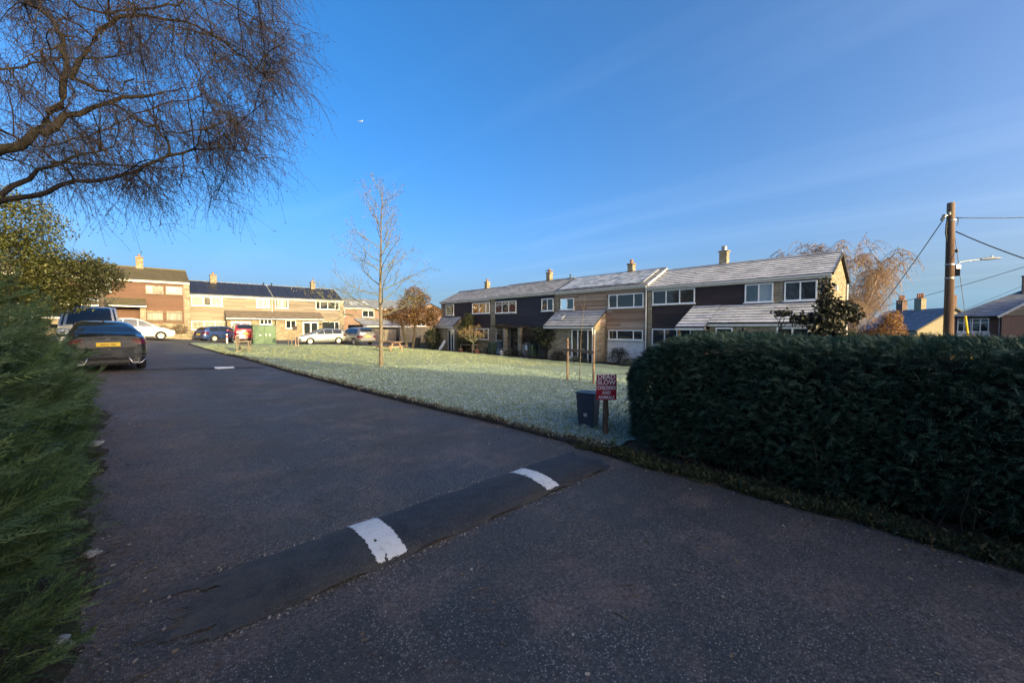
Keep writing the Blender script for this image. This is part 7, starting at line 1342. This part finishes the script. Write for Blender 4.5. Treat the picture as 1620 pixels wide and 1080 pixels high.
def cable(pts, r, label, sag=.0, name='overhead_cable'):
    a, c = np.array(pts[0]), np.array(pts[1]); t = np.linspace(0, 1, 24)[:, None]; q = a + (c - a) * t; q[:, 2] -= sag * 4 * (t * (1 - t))[:, 0]; b = B(); b.tube(q, r, 5); o = b.build(name, MAT['cable'], None, label=label, cat='cable', group='overhead cables at the wooden pole', smooth=True); return o
pt = np.array([px_, py_, pz_])
cable([pt + rp(-.3, H0 - .5), C3(1352, 530, 34)], .016, 'cable falling left from the pole top towards the weeping birch', .35); cable([pt + rp(.1, H0 - .52), C3(1860, 328, 13)], .014, 'nearly level upper cable leaving the pole to the right', .12); cable([pt + rp(.1, H0 - 1.0), C3(1860, 470, 10.5)], .018, 'thick cable descending from the pole towards the right edge', .22)
cable([C3(1300, 505, 70), C3(1900, 330, 30)], .03, 'far cable crossing behind the pole at lamp height', .9); cable([C3(1500, 500, 75), C3(1900, 330, 60)], .03, 'faint far cable rising over the brick bungalow roof', .3)
a = C3(1509, 362, 13.9); g_ = C3(1534, 552, 14.2); dd = g_ - a; end = a + dd * ((G(21.8, -.9) - .1 - a[2]) / dd[2]); root = empty('stay_wire', tuple(end), 'thin stay wire with yellow guard tube right of the pole', 'stay wire'); b = B(); b.tube([a - end, np.zeros(3)], .009, 5); b.build('wire', MAT['cable'], root, local=True)
t0 = a + dd * ((2.05 - a[2]) / dd[2]); b = B(); b.tube([t0 - end, (end - end) + [0, 0, .1]], .032, 8); b.build('guard_tube', MAT['yellow'], root, local=True, smooth='auto'); q = a + dd * .18; b = B(); b.lathe([(0, -.06), (.04, -.05), (.055, 0), (.04, .05), (0, .06)], tuple(q - end), n=10); b.build('stay_insulator', MAT['trim'], root, local=True, smooth='auto')
# fallen leaves big enough to pick out on the near asphalt
LVs = []
for i, (x, y) in enumerate([(3.0, .9), (2.5, 1.6), (1.5, 2.1), (2.05, 4.9), (3.3, 4.4), (1.1, 5.6), (2.6, 6.6), (.55, 3.9), (3.9, -.2), (.8, 2.0), (1.95, 1.15), (3.55, 1.3), (1.7, 8.4), (.2, 6.3)]):
    a = RNG.uniform(0, 6.3); s = RNG.uniform(.03, .05); V = [(p[0] * s * math.cos(a) - p[1] * s * math.sin(a), p[0] * s * math.sin(a) + p[1] * s * math.cos(a), p[2] * s) for p in LV]; me = bpy.data.meshes.new('fallen_leaf'); me.from_pydata(V, [], [tuple(int(k) for k in f) for f in LF[0]]); me.materials.append(MAT['litter']); o = link('fallen_leaf', me, None, 'dry pale leaf lying flat on the near asphalt', 'leaf', 'dry leaves scattered on the lane'); o.location = (x, y, G(x, y) + .007)
# distant aeroplane
q = C3(570, 192, 2600.0); root = empty('aeroplane', tuple(q), 'tiny sunlit aeroplane high in the clear sky', 'aeroplane', rz=rd(-43)); MAT['plane'] = plain('white_aircraft', (.8, .8, .8), .3, bump=0); b = B(); b.lathe([(0, -15), (1.6, -11), (1.9, 0), (1.9, 8), (.6, 16), (0, 16)], axis='x', n=12); b.build('fuselage', MAT['plane'], root, local=True, smooth=True)
for s in (1, -1): b = B(); b.prism([(3, s * 1, 0), (-3, s * 1, 0), (4, s * 15, 1), (6, s * 15, 1)], (0, 0, .5)); b.build('wing', MAT['plane'], root, local=True)
b = B(); b.prism([(12, 0, 1), (16, 0, 1), (17, 0, 6), (15, 0, 6)], (0, .4, 0)); b.build('tail_fin', MAT['plane'], root, local=True)
